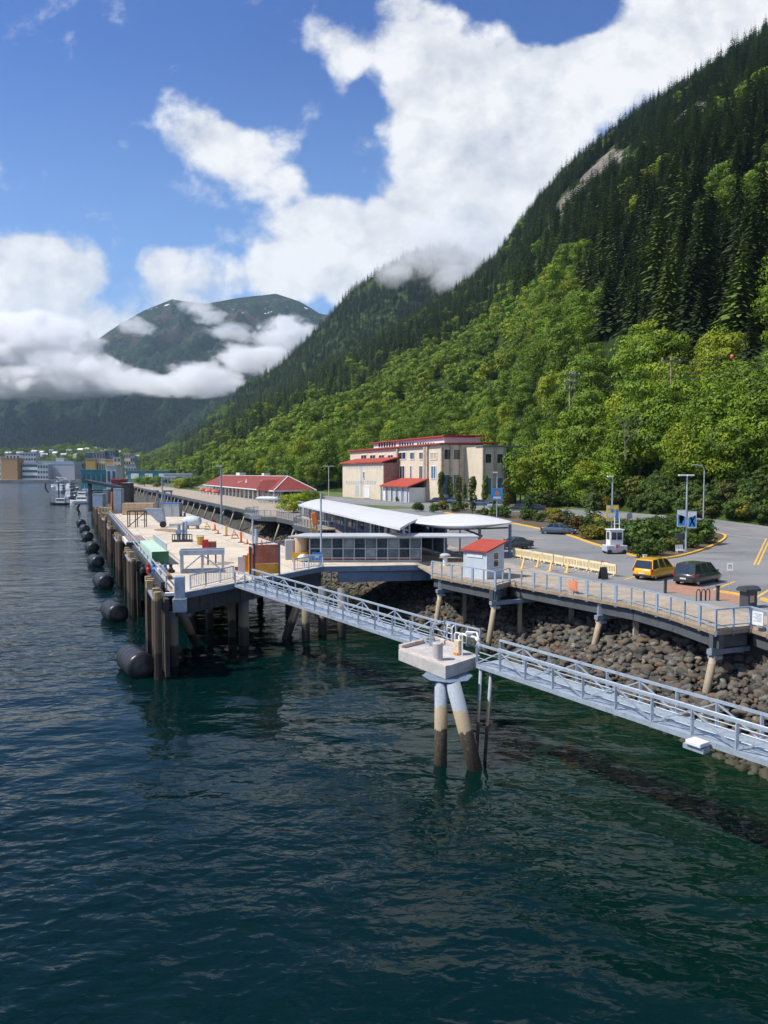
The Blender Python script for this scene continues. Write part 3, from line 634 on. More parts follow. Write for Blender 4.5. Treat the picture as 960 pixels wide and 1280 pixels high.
# floating cylinder fenders
fe = empty('floating_fender', (0, 0, 0), 0, 'x', 'fender', 'black floating cylinder fenders beside the berth'); r_ = .97; L_ = 1.85
b = MB(); b.lathe((0, -L_, .72), [(0, 0), (.72, .0), (.93, .12), (r_, .35), (r_, 2*L_-.35), (.93, 2*L_-.12), (.72, 2*L_), (0, 2*L_)], 28, Vector((0, 1, 0))); b.build('rubber_body', M['black'], fe, smooth=True)
b = MB()
for yy_ in (-1.4, -.7, 0, .7, 1.4): b.lathe((0, yy_-.05, .72), [(r_-.02, 0), (r_+.015, .0), (r_+.015, .1), (r_-.02, .1)], 28, Vector((0, 1, 0)))
b.build('strap', M['darksteel'], fe, smooth=False)
b = MB(); b.lathe((0, -L_-.06, .72), [(0, 0), (.34, 0), (.34, .08), (0, .08)], 16, Vector((0, 1, 0))); b.build('end_flange', M['darksteel'], fe)
fpos = [(158,846),(134,777),(122,736),(114,709),(110,690),(105,675),(102,665),(98,657)]
od = ['nearest', 'second', 'third', 'fourth', 'fifth', 'sixth', 'seventh', 'farthest']
for k, (px, py) in enumerate(fpos):
    q = onz(px, py, 0); lab = f'{od[k]} of the eight black rubber fenders floating beside the timber piles'; rz = math.atan2(SD.y, SD.x)-math.pi/2+R(10)
    if k == 0: fe.location = (q.x+.2, q.y+1.3, 0); fe.rotation_euler.z = rz; fe['label'] = lab
    else: copy_tree(fe, (q.x+.2, q.y+1.3, 0), rz, label=lab)
# pipe handrail along the berth edge
ra = empty('edge_handrail', st(6.9, 62, Z0), 0, 'grey double pipe handrail along the berth edge of the dock', 'railing')
for z_ in (.45, .95):
    b = MB(); b.tube(st(6.5, 57, Z0+z_), st(7.25, 160, Z0+z_), .07, n=6); bw(b, 'rail', M['alu'], ra)
for k in range(26): b = MB(); b.bar(st(6.5+.029*k, 57.3+4*k, Z0-.2), st(6.5+.029*k, 57.3+4*k, Z0+.98), .1); bw(b, 'post', M['alu'], ra)
# ---- railing helper (world points at deck level)
def railing(name, pts, label, h=1.07, step=1.6, m=None, thick=True, picket=0, cat='railing'):
    m = m or M['rail']; o = empty(name, pts[0], 0, label, cat); UPz = Vector((0, 0, 1)); posts = []
    tr_ = MB(); br_ = MB(); pk = MB()
    for a, c in zip(pts, pts[1:]):
        tr_.bar(a+UPz*h, c+UPz*h, .09, .08); br_.bar(a+UPz*.14, c+UPz*.14, .05, .06); d = c-a; n = max(1, round(d.length/step))
        for k in range(n+1): posts.append((a + d*(k/n), d.normalized(), k % 2 == 0))
        if picket:
            for k in range(int(d.length/picket)): q = a + d.normalized()*(k+.5)*picket; pk.bar(q+UPz*.14, q+UPz*h, .03)
    bw(tr_, 'top_rail', m, o); bw(br_, 'bottom_rail', m, o)
    if picket: bw(pk, 'pickets', m, o)
    seen = set()
    for q, d, big in posts:
        key = (round(q.x, 2), round(q.y, 2))
        if key in seen: continue
        seen.add(key); b = MB(); w_ = .2 if (big and thick) else .075
        b.bar(q-UPz*(.45 if thick else 0), q+UPz*(h-.03), w_, .10, up=Vector((-d.y, d.x, 0))); bw(b, 'post', m, o)
    return o
railing('dock_front_railing', [onz(238, 737, Z0), onz(292, 724, Z0)], 'grey picket railing at the front edge of the dock deck beside the gangway', picket=.22, thick=False, step=2)
# ---- approach span between dock and shore, with its blue girders
E0 = onz(540, 706, Z0); ap = empty('approach_span', (B0.x, B0.y, 0), 0, 'blue grey steel girder span joining the dock deck to the shore walkway', 'bridge')
b = MB(); b.prism([(B0.x, B0.y), (E0.x+.3, E0.y), (E0.x+3.5, E0.y+8), (st(33, 78).x, st(33, 78).y), (st(21.2, 80).x, st(21.2, 80).y)], Z0-.3, Z0); bw(b, 'deck', M['deckc'], ap)
b = MB(); b.bar(B0+Vector((-.3,-.1,-.22)), E0+Vector((.3,-.12,-.22)), .22, .5); bw(b, 'upper_channel', M['bluegrey'], ap)
b = MB(); b.bar(B0+Vector((1.5,.35,-1.0)), E0+Vector((.2,.35,-1.0)), .5, .95); bw(b, 'girder', M['bluegrey'], ap)
for k in range(7):
    q = B0.lerp(E0, (k+.6)/7); b = MB(); b.box(q.x-.06, q.x+.06, q.y-.1, q.y+.08, Z0-1.45, Z0-.5); bw(b, 'stiffener', M['bluegrey'], ap)
for (px, py, ox) in ((355, 798, 1.6), (382, 801, 0), (403, 793, 0), (427, 796, .0)):
    q = onz(px, py, 0); b = MB(); b.tube((q.x, q.y, -3) if not ox else (q.x-.9, q.y, -3), (q.x+ox, q.y+.3, Z0-1.2), .36 if py < 800 else .34, n=12); bw(b, 'pile', M['dockpile'], ap, smooth=True)
q = onz(381, 720, 4.4); b = MB(); b.box(q.x-.5, q.x+.4, q.y, q.y+.5, 2.6, 4.9); bw(b, 'bearing_block', M['bluegrey'], ap)
# ---- shore boardwalk
W = [onz(x_, y_, Z0) for x_, y_ in ((540,717),(619,732),(637,727),(700,738.5),(789,754),(838,767),(895,786),(938,782),(960,789))]
dn = (W[5]-W[4]).normalized(); W.append(W[-1]-SD*35)
inner = [st(38.6, -8), st(38.6, 20), st(38.6, 40), st(38.6, 60), st(38.6, 78)]
bd = empty('boardwalk', (W[3].x, W[3].y, 0), 0, 'curving plank boardwalk on leaning timber piles above the boulder bank', 'boardwalk')
poly = [(q.x, q.y) for q in W] + [(q.x, q.y) for q in inner] + [(st(33.6, 78).x, st(33.6, 78).y)]
b = MB(); b.prism(poly, Z0-.16, Z0+.012); bw(b, 'planking', M['plank'], bd)
b = MB(); c_ = MB()
for a, c in zip(W, W[1:]):
    n2_ = (c-a).normalized(); o2 = Vector((n2_.y, -n2_.x, 0))
    b.bar(a+o2*.02+Vector((0,0,-.25)), c+o2*.02+Vector((0,0,-.25)), .12, .22); c_.bar(a-o2*.35+Vector((0,0,-.75)), c-o2*.35+Vector((0,0,-.75)), .3, .8)
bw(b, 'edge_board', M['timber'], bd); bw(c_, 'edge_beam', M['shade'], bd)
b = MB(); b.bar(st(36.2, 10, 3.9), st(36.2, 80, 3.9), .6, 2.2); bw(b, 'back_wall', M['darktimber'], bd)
for (cx, cy, bx, by) in ((549,736,545,772),(617,747,612,800),(749,764,737,823),(893,811,891,885),(1010,850,1010,960)):
    top = None
    w_ = min(((W[i].lerp(W[i+1], k/20)) for i in range(len(W)-1) for k in range(21)), key=lambda q: abs((q.x/q.y*F+480)-cx) + (0 if q.y > 20 else 1e3))
    inn = (Vector((w_.x, w_.y, 0)) - Vector((0, 0, 0))); tq = Vector((w_.x, w_.y, 0)) + SN*.25; sP = tq.dot(SN); tP = tq.dot(SD)
    b = MB(); b.bar(st(sP-.35, tP, Z0-1.42), st(sP+5, tP, Z0-1.42), .36, .30); bw(b, 'cap_beam', M['grey'], bd)
    b = MB(); b.box(tq.x-.16, tq.x+.16, tq.y-.16, tq.y+.16, Z0-1.3, Z0-.3); bw(b, 'cap_post', M['alu'], bd)
    sb = sP-.75; b = MB(); b.tube(st(sb-.1, tP, bank_z(sb, tP)-1.2), st(sP, tP, Z0-1.6), .24, .2, n=12); bw(b, 'pile', M['woodpile'], bd, smooth=True)
    b = MB(); b.bar(st(sP+.1, tP-.25, Z0-1.75), st(sP+.1, tP+.25, Z0-1.75), .6, .16); bw(b, 'pile_bracket', M['alu'], bd)
    for ds in (2.6, ):
        q = st(sP+ds, tP+.4); b = MB(); b.bar((q.x, q.y, 1), (q.x, q.y, Z0-1), .3); bw(b, 'inner_pile', M['woodpile'], bd)
for (px_, py_) in ((640,745),(700,770),(812,775),(960,800)):
    pass
for t_ in range(18, 78, 7):
    q = st(35, t_); b = MB(); b.bar((q.x, q.y, 2), (q.x, q.y, Z0-.3), .32); bw(b, 'inner_pile', M['woodpile'], bd)
up = Vector((0, 0, .012))
railing('boardwalk_railing', [q+up for q in W[:-1]] + [W[-2]-SD*14+up], 'pale blue steel railing along the outer edge of the curving boardwalk', step=1.35)
def panel(name, px, py, wid, hgt, m, label, cat, zoff, lean=SD, extra=None):
    q = onz(px, py, Z0); e = empty(name, (q.x, q.y, Z0+zoff), math.atan2(lean.y, lean.x), label, cat)
    b = MB(); b.box(-wid/2, wid/2, -.02, .02, 0, hgt); b.build('board', m, e); 
    if extra: extra(e)
    return e
panel('infill_board', 716, 741.5, .95, .75, mat('faded_orange_panel', (.62,.22,.12), .7), 'faded orange panel fixed inside the boardwalk railing', 'panel', .18, SD)
def notice(e):
    b = MB()
    for k in range(7): b.box(-.26, .26-.1*(k % 3), .022, .026, .62-.07*k, .645-.07*k)
    for k in range(7): b.box(-.26, .26-.1*(k % 3), -.026, -.022, .62-.07*k, .645-.07*k)
    b.build('text_lines', M['grey'], e)
panel('notice_board', 947, 787, .7, .75, M['white'], 'white paper notice fixed to the boardwalk railing near the black bin', 'notice', .25, SD, notice)
# ---- gangways
def gangway(p0, p1, wid, h, npan, label, deckm, zig=0):
    root = empty('gangway', p0, 0, label, 'gangway'); d = (p1-p0); u_ = d.normalized(); pr = Vector((-u_.y, u_.x, 0)).normalized(); 
    if pr.y < 0: pr = -pr
    Z = Vector((0, 0, 1))
    b = MB(); b.bar(p0+pr*wid/2+Z*.06, p1+pr*wid/2+Z*.06, wid-.16, .06); bw(b, 'walkway_deck', deckm, root)
    b = MB()
    for k in range(int(d.length/.6)): q = p0 + u_*(k*.6+.3); b.bar(q+pr*.1, q+pr*(wid-.1), .06, .08)
    bw(b, 'cross_members', M['grey'], root)
    for side, off in ((0, 0), (1, wid)):
        o = pr*off
        b = MB(); b.bar(p0+o, p1+o, .11, .2); bw(b, 'bottom_chord', M['alu'], root)
        b = MB(); b.bar(p0+o+Z*h, p1+o+Z*h, .11, .10); bw(b, 'top_chord', M['alu'], root)
        b = MB(); b.tube(p0+o+Z*(h*.62)+pr*(.1 if side == 0 else -.1), p1+o+Z*(h*.62)+pr*(.1 if side == 0 else -.1), .028, n=6); b.tube(p0+o+Z*(h*.35)+pr*(.1 if side == 0 else -.1), p1+o+Z*(h*.35)+pr*(.1 if side == 0 else -.1), .02, n=6); bw(b, 'handrail', M['alu'], root)
        for k in range(npan+1):
            q = p0 + d*(k/npan) + o; b = MB(); b.bar(q+Z*.1, q+Z*(h-.05), .10, .10); bw(b, 'post', M['alu'], root)
            if k < npan:
                q2 = p0 + d*((k+1)/npan) + o; lo, hi = (q, q2) if k % 2 == zig else (q2, q); b = MB(); b.bar(lo+Z*.12, hi+Z*(h-.08), .055, .055); bw(b, 'diagonal_brace', M['alu'], root)
    return root
G0 = onz(294, 732, 5.22); G1 = onz(538, 812, 4.55)
gangway(G0, G1, 1.5, 1.15, 14, 'long grey truss gangway running from the dock deck down to the concrete platform', M['alu'])
K0 = onz(596, 832, 4.5); K1 = onz(960, 954, 4.5); KD = (K1-K0)
gangway(K0, K0+KD*1.62, 1.5, 1.08, 14, 'grey truss gangway leaving the concrete platform to the lower right', M['alu'], zig=0)
k_ = K0+KD*.845; e = empty('floodlight_box', (k_.x-.1, k_.y-.1, k_.z), math.atan2(KD.y, KD.x), 'white lamp box hanging on the outer chord of the right gangway', 'lamp box')
b = MB(); b.box(-.35, .25, -.55, .0, -.02, .14); b.build('cover', M['white'], e, bevel=.03); b = MB(); b.box(-.5, .3, -.45, -.05, -.22, -.05); b.build('bracket', M['alu'], e)
# ---- mooring platform
pf = empty('mooring_platform', onz(553, 955, 0), 0, 'small concrete platform on one upright and one leaning steel pile', 'platform')
ZP = 4.75; q1 = onz(498, 811, ZP); q2 = onz(557, 833.5, ZP); q3 = onz(599, 821, ZP); q4 = q1 + (q3-q2)*1.12
q3b = q3+Vector((.1,.3,0)); pl = [(q.x, q.y) for q in (q1, q2, q3b, q4)]
b = MB(); b.prism(pl, ZP-.62, ZP); bw(b, 'concrete_slab', M['concrete2'], pf, bevel=.03)
b = MB()
def inset(a, c, w0): d = (c-a).normalized(); n = Vector((-d.y, d.x, 0)); return n*w0
b.bar(q1+inset(q1,q2,.12)+Vector((0,0,.1)), q1.lerp(q4,.98)+inset(q1,q2,.12)+Vector((0,0,.1)), .24, .2)
b.bar(q4+Vector((0,-.12,.1)), q4.lerp(q3b, .55)+Vector((0,-.12,.1)), .24, .2); b.bar(q1+inset(q1,q2,.12)+Vector((.05,0,.02)), q2+inset(q1,q2,.12)+Vector((0,0,.02)), .22, .06)
bw(b, 'kerb', mat('warm_kerb_concrete', (.50,.42,.37), .85), pf, bevel=.02)
cc_ = (q1+q2+q3b+q4)/4
b = MB(); b.lathe((q2.x+.15, q2.y+.75, ZP-1.15), [(.55, 0), (.95, .28), (1.25, .52)], 8); bw(b, 'steel_cap', M['bluegrey'], pf)
w1 = onz(550.5, 955, 0); b = MB(); b.tube((w1.x, w1.y, -3), (w1.x+.02, w1.y, ZP-.7), .31, n=20); bw(b, 'pile', M['pile'], pf, smooth=True)
w2 = onz(594, 961, 0); w2t = onz(566, 853, ZP-.7); b = MB(); b.tube(w2+(w2-w2t)*.5, w2t, .35, n=20); bw(b, 'pile', M['pile'], pf, smooth=True)
for (a_, c_, d_, e_) in ((601, 836, 595.5, 948), (614, 838, 606, 951)):
    w_ = onz(d_, e_, 0); wt_ = onz(a_, c_, 4.4); sp_ = empty('guide_pipe', w_, 0, 'thin steel pipe standing in the water %s' % ('close behind the leaning pile' if a_ < 610 else 'right of the leaning pile'), 'pipe')
    b = MB(); b.tube(w_+(w_-wt_)*.4, wt_, .085, n=10); bw(b, 'shaft', M['pile'], sp_, smooth=True); b = MB(); b.tube(wt_, wt_+Vector((0,0,.06)), .14, n=10); bw(b, 'top_plate', M['alu'], sp_)
q = onz(547, 824.5, ZP); e = empty('mooring_bollard', q, 0, 'squat light grey cylinder standing on the concrete platform', 'bollard')
b = MB(); b.lathe((0, 0, 0), [(0, 0), (.30, 0), (.30, .04), (.26, .06), (.26, .82), (.23, .86), (0, .87)], 24); b.build('drum', M['concrete2'], e, smooth=False, bevel=.01)
q = onz(573, 818, ZP); e = empty('power_pedestal', q, R(-50), 'tan capped power pedestal with grey hoop on the platform', 'pedestal')
b = MB(); b.box(-.17, .17, -.17, .17, .0, .75); b.build('cabinet', mat('tan_box', (.58,.46,.33), .7), e, bevel=.02)
b = MB(); b.path([(-.28, 0, 0), (-.28, 0, 1.0), (-.2, 0, 1.1), (.2, 0, 1.1), (.28, 0, 1.0), (.28, 0, 0)], .035); b.build('hoop', M['white'], e)
b = MB(); b.box(-.14, .14, -.24, -.17, .02, .12); b.build('red_foot', M['orange'], e)
q = onz(562, 803, ZP); e = empty('ladder_hoop', q, R(-50), 'white ladder hoop rising at the back of the platform', 'ladder')
for dx in (-.2, .2): b = MB(); b.path([(dx, 0, 0), (dx, 0, .85), (dx, .12, .95), (dx, .5, .95)], .035); b.build('stringer', M['white'], e)
b = MB(); [b.tube((-.2, 0, z_), (.2, 0, z_), .02, n=6) for z_ in (.2, .5, .8)]; b.build('rung', M['white'], e)
q = onz(583, 812, ZP); e = empty('pipe_manifold', q, R(-55), 'white bent pipes and valve beside the tan pedestal on the platform', 'pipework')
b = MB(); b.path([(-.8, .2, .0), (-.8, .2, .55), (-.6, .2, .7), (.5, .2, .7), (.7, .2, .5), (.7, .2, 0)], .07); b.path([(-.5, .45, 0), (-.5, .45, .8), (.3, .45, .9), (.6, .45, .3)], .05); b.build('pipe', M['white'], e, smooth=True)
b = MB(); b.lathe((0, .2, .78), [(0, 0), (.2, 0), (.2, .05), (0, .05)], 14); b.tube((0, .2, .68), (0, .2, .8), .04); b.build('valve_wheel', M['grey'], e)
railing('platform_railing', [onz(541, 806, ZP), onz(556, 800, ZP), onz(600, 812, ZP)], 'grey railing across the back of the concrete platform', h=1.05, step=1.1, m=M['alu'], thick=False, picket=0)
# ---- far boardwalk on the bank beyond the dock, with leaning piles
zf = 6.32
fb = empty('trestle_boardwalk', st(33, 130), 0, 'grey timber trestle walkway along the bank in front of the red-roofed shop', 'boardwalk')
ptsO = [st(31.2, 96), st(31.2, 109), st(33.6, 113), st(33.6, 128), st(31.0, 131), st(31.0, 142), st(34.2, 145), st(34.5, 330), st(36, 700)]
ptsI = [st(50, 700), st(50, 330), st(50, 150), st(40.5, 96)]
b = MB(); b.prism([(q.x, q.y) for q in ptsO+ptsI], zf-.2, zf); bw(b, 'planking', M['plank'], fb)
b = MB()
for a, c in zip(ptsO, ptsO[1:]): b.bar(a+Vector((0,0,zf-.5)), c+Vector((0,0,zf-.5)), .25, .75)
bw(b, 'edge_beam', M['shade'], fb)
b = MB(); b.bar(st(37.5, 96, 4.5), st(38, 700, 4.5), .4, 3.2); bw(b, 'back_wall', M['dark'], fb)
for k in range(16):
    t_ = 99+9.5*k + (k > 6)*2*(k-6); s_ = 31.6 if (t_ < 110 or 130 < t_ < 143) else 34.0
    b = MB(); b.tube(st(s_-1.6, t_, bank_z(s_-1.6, t_)-.8), st(s_+.1, t_, zf-.8), .2, .17, n=8); bw(b, 'pile', M['woodpile'], fb, smooth=True)
    b = MB(); b.bar(st(s_-.4, t_, zf-1.0), st(s_+3.5, t_, zf-1.0), .3, .3); bw(b, 'cap_beam', M['grey'], fb)
for k in range(12):
    t_ = 255+20*k; b = MB(); b.tube(st(33.5, t_, -1), st(34.8, t_, zf-.6), .3, n=6); bw(b, 'pile', M['woodpile'], fb)
railing('trestle_railing', [q+Vector((0,0,zf)) for q in ptsO[:7]], 'weathered grey railing round the bays of the trestle walkway', h=1.05, step=1.5, m=M['grey'], thick=False, picket=.3)
# ---- boulders of the riprap
bs = []
for k in range(7):
    b = MB(); b.blob((0, 0, 0), 1, .8, .62, seed=k+2, amp=.42, sub=2)
    bs.append(b)
def boulder_mat(name):
    m = bpy.data.materials.new(name); t = nt(m); oi = N(t, 'ShaderNodeObjectInfo').outputs['Random']; P = N(t, 'ShaderNodeNewGeometry').outputs['Position']
    c = RAMP(t, oi, [(0, (.04,.04,.038)), (.2, (.085,.083,.075)), (.38, (.14,.13,.105)), (.54, (.095,.07,.048)), (.70, (.055,.056,.053)), (.82, (.16,.095,.05)), (.9, (.07,.082,.07)), (1, (.27,.25,.20))])
    t.nodes[-1]; n = NOI(t, P, 5, 5, .65); c = MIX(t, MA(t, 'MULTIPLY', SMO(t, n, .4, .7), .55), c, (.09,.08,.065))
    z = N(t, 'ShaderNodeSeparateXYZ', i={0: P}).outputs[2]; wet = SMO(t, MA(t, 'ADD', z, MA(t, 'MULTIPLY', n, .5)), 1.1, .5); c = MIX(t, MA(t, 'MULTIPLY', wet, .75), c, (.045,.045,.02))
    b = N(t, 'ShaderNodeBsdfPrincipled', i={'Base Color': c, 'Roughness': .85}); bp = N(t, 'ShaderNodeBump', i={'Distance': .05, 'Height': n}); t.links.new(bp.outputs[0], b.inputs['Normal']); OUT(t, b.outputs[0]); return m
M['boulder'] = boulder_mat('boulder_stone'); bms = [b.mesh('boulder', M['boulder'], smooth=True) for b in bs]
r5 = random.Random(9); rocks = []
for k in range(12500):
    t_ = 12 + 138*r5.random()**1.25; s_ = r5.uniform(27.6, 37.6); z = bank_z(s_, t_)
    if z < -.6: continue
    sz = r5.choice([.16, .18, .21, .24, .28, .33, .42])*(1.0 if t_ < 80 else 1.1); q = st(s_ + 2.2*mnoise.noise(Vector((t_*.07, 0, 3))), t_, z + r5.uniform(.0, .28)); rocks.append((q, sz))
def seen(q): x_, y_ = project(q.x, q.y, q.z); return 430 < x_ < 965 and q.dot(SD) < 70
rocks.sort(key=lambda r: -(r[1]/r[0].y if seen(r[0]) else 0))
for k, (q, sz) in enumerate(rocks[:300]):
    o = bpy.data.objects.new('boulder', bms[k % 7]); COL.objects.link(o); o.location = q; o.scale = (sz, sz*r5.uniform(.8, 1.1), sz*r5.uniform(.8, 1.1)); o.rotation_euler = (r5.uniform(-.5, .5), r5.uniform(-.5, .5), r5.uniform(0, 6.28))
    tag(o, 'rounded boulder of the stone bank under the boardwalk railing', 'boulder', 'boulders of the bank below the boardwalk')
rest = rocks[300:]; sc_ = np.array([r[1] for r in rest])
gn_forest('riprap_rocks', np.array([tuple(r[0]) for r in rest]), np.random.default_rng(2).uniform(0, 6.28, len(rest)), sc_, lib([mesh_obj('rock_source', me) for me in bms], 'rock_sources'), 7, 'loose bank of grey and brown boulders along the shore', 'rocks')
# ================================================================ road, lot, planting, vehicles, shelters, dock gear
def sheet(name, poly_px, m, dz, kind='structure', pts=None):
    b = MB(); P_ = pts or [g(*q) for q in poly_px]; v = [(p.x, p.y, gz(p.x, p.y)+dz) for p in P_]
    b.add(v, [tuple(range(len(v)))]); o = b.build(name, m)
    if kind: o['kind'] = kind
    return o
b = MB(); rows = []
edges = [(-60,38.6,100),(0,38.6,100),(40,38.6,100),(72,38.6,100),(80,38.6,100),(86,41,100),(92,42,100),(98,42,100),(110,42,100),(130,42,98),(142,42,96),(146,74,94),(158,70,88),(170,66,84),(190,63,81),(240,62,80),(300,62,78),(400,62,74),(700,60,70)]
tt = sorted(set([e[0] for e in edges] + list(range(72, 100, 3)) + list(range(-60, 72, 12))))
for t_ in tt:
    lo = np.interp(t_, [e[0] for e in edges], [e[1] for e in edges]); hi = np.interp(t_, [e[0] for e in edges], [e[2] for e in edges])
    for k in range(9): p = st(lo+(hi-lo)*k/8, t_); b.v.append((p.x, p.y, gz(p.x, p.y)+.006))
for a in range(len(tt)-1):
    for k in range(8): i = a*9+k; b.f.append((i, i+1, i+10, i+9)); b.m.append(0)
tag(b.build('asphalt_road', M['asphalt']), kind='structure')
def stripe(name, a, c, w_, m, dz=.010, n=1):
    b = MB(); d = (c-a); nn = max(1, int(d.length/4)); u_ = d.normalized(); pr = Vector((-u_.y, u_.x, 0))*w_/2
    for k in range(nn):
        p, q = a+d*(k/nn), a+d*((k+1)/nn); vs = [p-pr, q-pr, q+pr, p+pr]; b.add([(v.x, v.y, gz(v.x, v.y)+dz) for v in vs], [(0, 1, 2, 3)])
    return tag(b.build(name, m), kind='structure')
stripe('road_marking', g(958,673), g(942.5,706), .16, M['paintyellow']); stripe('road_marking', g(962.5,673), g(947.5,706), .16, M['paintyellow'])
stripe('road_marking', g(889,738.5), g(918,727), .18, M['paintyellow']); stripe('road_marking', g(945,747), g(963,736.5), .2, M['paintyellow'])
stripe('road_marking', g(781,724.5), g(794,720.5), .16, M['paintyellow']); stripe('road_marking', g(660,672), g(679,673), .25, M['paintyellow'])
stripe('road_marking', st(84.4, 10), st(84.4, 92), .14, M['paintwhite']); stripe('road_marking', st(98.6, 0), st(98.6, 118), .14, M['paintwhite'])
stripe('road_marking', st(91.6, 0), st(91.6, 118), .12, M['paintyellow']); stripe('road_marking', st(72.5, 190), st(71.5, 320), .14, M['paintwhite'])
bk_ = MB(); P_ = [g(*q) for q in ((829,731),(846,728.5),(929,745),(926,756),(880,747),(832,741))]; bk_.prism([(p.x, p.y) for p in P_], Z0+.004, Z0+.03); tag(bk_.build('brick_paving', M['brick']), kind='structure')
def kerb(pts, m, w_=.32, h=.15):
    b = MB()
    for a, c in zip(pts, pts[1:]):
        a = Vector((a.x, a.y, gz(a.x, a.y)+h/2)); c = Vector((c.x, c.y, gz(c.x, c.y)+h/2)); e_ = (c-a).normalized()*.03; b.bar(a-e_, c+e_, w_, h+.02)
    return tag(b.build('kerb', m), kind='structure')
kerb([g(x_, y_) for x_, y_ in ((898,740.5),(913,742.5),(929,745.5))], M['kerb'], .2); kerb([g(x_, y_) for x_, y_ in ((953,750),(975,757))], M['kerb'], .3)
ip = [(556,641),(598,648),(640,654.5),(677,662),(712,669),(741,680),(768,688),(790,694.5),(815,699.5),(838,698.5),(862,693),(886,685),(902,677),(908,671),(902,667.5),(888,666),(868,664)]
ipw = [g(*q) for q in ip]; back = [st(83.2, t_) for t_ in (88, 104, 118)] + [st(79, 131), st(74, 146)]
def smooth_line(P_, n=3):
    for _ in range(n):
        Q = [P_[0]]
        for a, c in zip(P_, P_[1:]): Q += [a.lerp(c, .25), a.lerp(c, .75)]
        P_ = Q + [P_[-1]]
    return P_
sp_l = smooth_line(ipw, 2); b = MB(); pol = sp_l + back
bmx = bmesh.new(); vs = [bmx.verts.new((p.x, p.y, gz(p.x, p.y)+.13)) for p in pol]; f_ = bmx.faces.new(vs); bmesh.ops.triangulate(bmx, faces=[f_]); me = bpy.data.meshes.new('planting_bed'); bmx.to_mesh(me); bmx.free()
me.materials.append(mat('planting_soil', (.10,.075,.05), .95, var=.4, scale=2, dirt=((.06,.09,.02), .8))); o = bpy.data.objects.new('planting_bed', me); COL.objects.link(o); o['kind'] = 'structure'
kerb(sp_l, M['kerb']); kerb(back[::-1], M['stone'])
# ---- shrubs and small trees
shr = [crown_mesh('foliage', 400+k, 1.25, .05, 1.9, 26, 60, .12, M['leaf2'], lump=.36) for k in range(4)]
M['goldleaf'] = leaf_mat('golden_shrub_leaves', (.10,.12,.015), (.24,.20,.02), (.28,.20,.02)); M['rustleaf'] = leaf_mat('rust_shrub_leaves', (.12,.07,.02), (.20,.11,.03), (.16,.13,.03))
shg = [crown_mesh('foliage', 420+k, 1.25, .05, 1.6, 22, 60, .12, M['goldleaf'], lump=.36) for k in range(2)]; shr_r = crown_mesh('foliage', 430, 1.25, .05, 1.7, 22, 60, .12, M['rustleaf'], lump=.36)
stem_s = trunk_mesh('stem', 440, 1.1, .06, M['bark'], limbs=3)
nsh = 0
def shrub(px, py, r_, me, label, group=None, p=None, sz=1.0):
    p = p or g(px, py); z = hz(p.x, p.y); e = empty('shrub', (p.x, p.y, z), random.uniform(0, 6), label, 'shrub', group); e.scale = (r_/1.25, r_/1.25, r_/1.25*sz)
    link(bpy.data.objects.new('foliage', me), e); link(bpy.data.objects.new('stem', stem_s), e); return e
isl = [(785,688,1.5),(797,692,1.9),(806,687,2.6),(818,695,1.5),(822,686,2.3),(834,690,1.4),(790,680,2.2),(776,679,1.8),(808,677,2.3),(826,674,2.2),(845,676,2.4),(862,678,2.6),(872,680,2.5),(856,672,2.3),(838,667,2.0),(876,674,1.8),(800,697,1.2),(783,671,2.0),(770,672,1.6),(757,668,1.7),(815,668,2.0),(865,686,1.6)]
for k, (px, py, r_) in enumerate(isl):
    shrub(px, py, r_*.9, shr[k % 4], 'clipped dark green shrub massed in the yellow-kerbed traffic island', 'green shrubs of the traffic island', sz=.95)
for k, (px, py, r_) in enumerate([(741,675,1.7),(752,675,1.6),(734,668,1.3)]): shrub(px, py, r_, shg[k % 2], ['golden low shrub at the kerb just left of the white kiosk','yellow-green shrub between kiosk and golden shrub','small orange-yellow shrub nearest the silver car'][k], sz=.8)
for k, (px, py, r_) in enumerate([(789,683,1.1),(783,662,1.3),(720,662,1.5),(700,655,1.4)]): shrub(px, py, r_, shr_r, 'reddish brown shrub in the planting bed %s' % ['just right of the white kiosk','behind the kiosk near the round sign','behind the silver car bonnet','behind the silver car roof'][k], sz=.9)
r6 = random.Random(4)
for k in range(26):
    t_ = 84+r6.uniform(0, 58); s_ = np.interp(t_, [84, 100, 130, 142], [66, 67, 62, 66]) + r6.uniform(0, 12); p = st(s_, t_); shrub(0, 0, r6.uniform(.8, 1.7), shr[k % 4] if r6.random() < .75 else shg[k % 2], 'low rounded shrub in the long planting strip between lot and road', 'shrubs of the long planting strip', p=p, sz=.9)
for k in range(190):
    t_ = -5+r6.uniform(0, 150); s_ = 101.5 + r6.uniform(0, 13) - max(0, (t_-118)*.2); p = st(s_, t_); shrub(0, 0, r6.uniform(1.4, 2.6), shg[k % 2] if r6.random() < .12 else shr[k % 4], 'loose roadside bush at the foot of the wooded slope', 'roadside bushes at the foot of the slope', p=p, sz=1)
M['colleaf'] = leaf_mat('columnar_leaves', (.05,.09,.015), (.11,.15,.025), (.13,.14,.025)); 
colm = [crown_mesh('crown', 450+k, .75, .3, 7.5, 40, 50, .17, M['colleaf'], lump=.55, flat=1.6) for k in range(3)]; colg = crown_mesh('crown', 455, .85, .5, 7.5, 26, 34, .18, M['goldleaf'], lump=.6, flat=1.5)
spr = [conifer_mesh('crown', 460+k, 6.5, 1.5, 16, 9, M['needle2'], 3) for k in range(2)]; tr_s = trunk_mesh('trunk', 470, 6, .12, M['bark'], limbs=0)
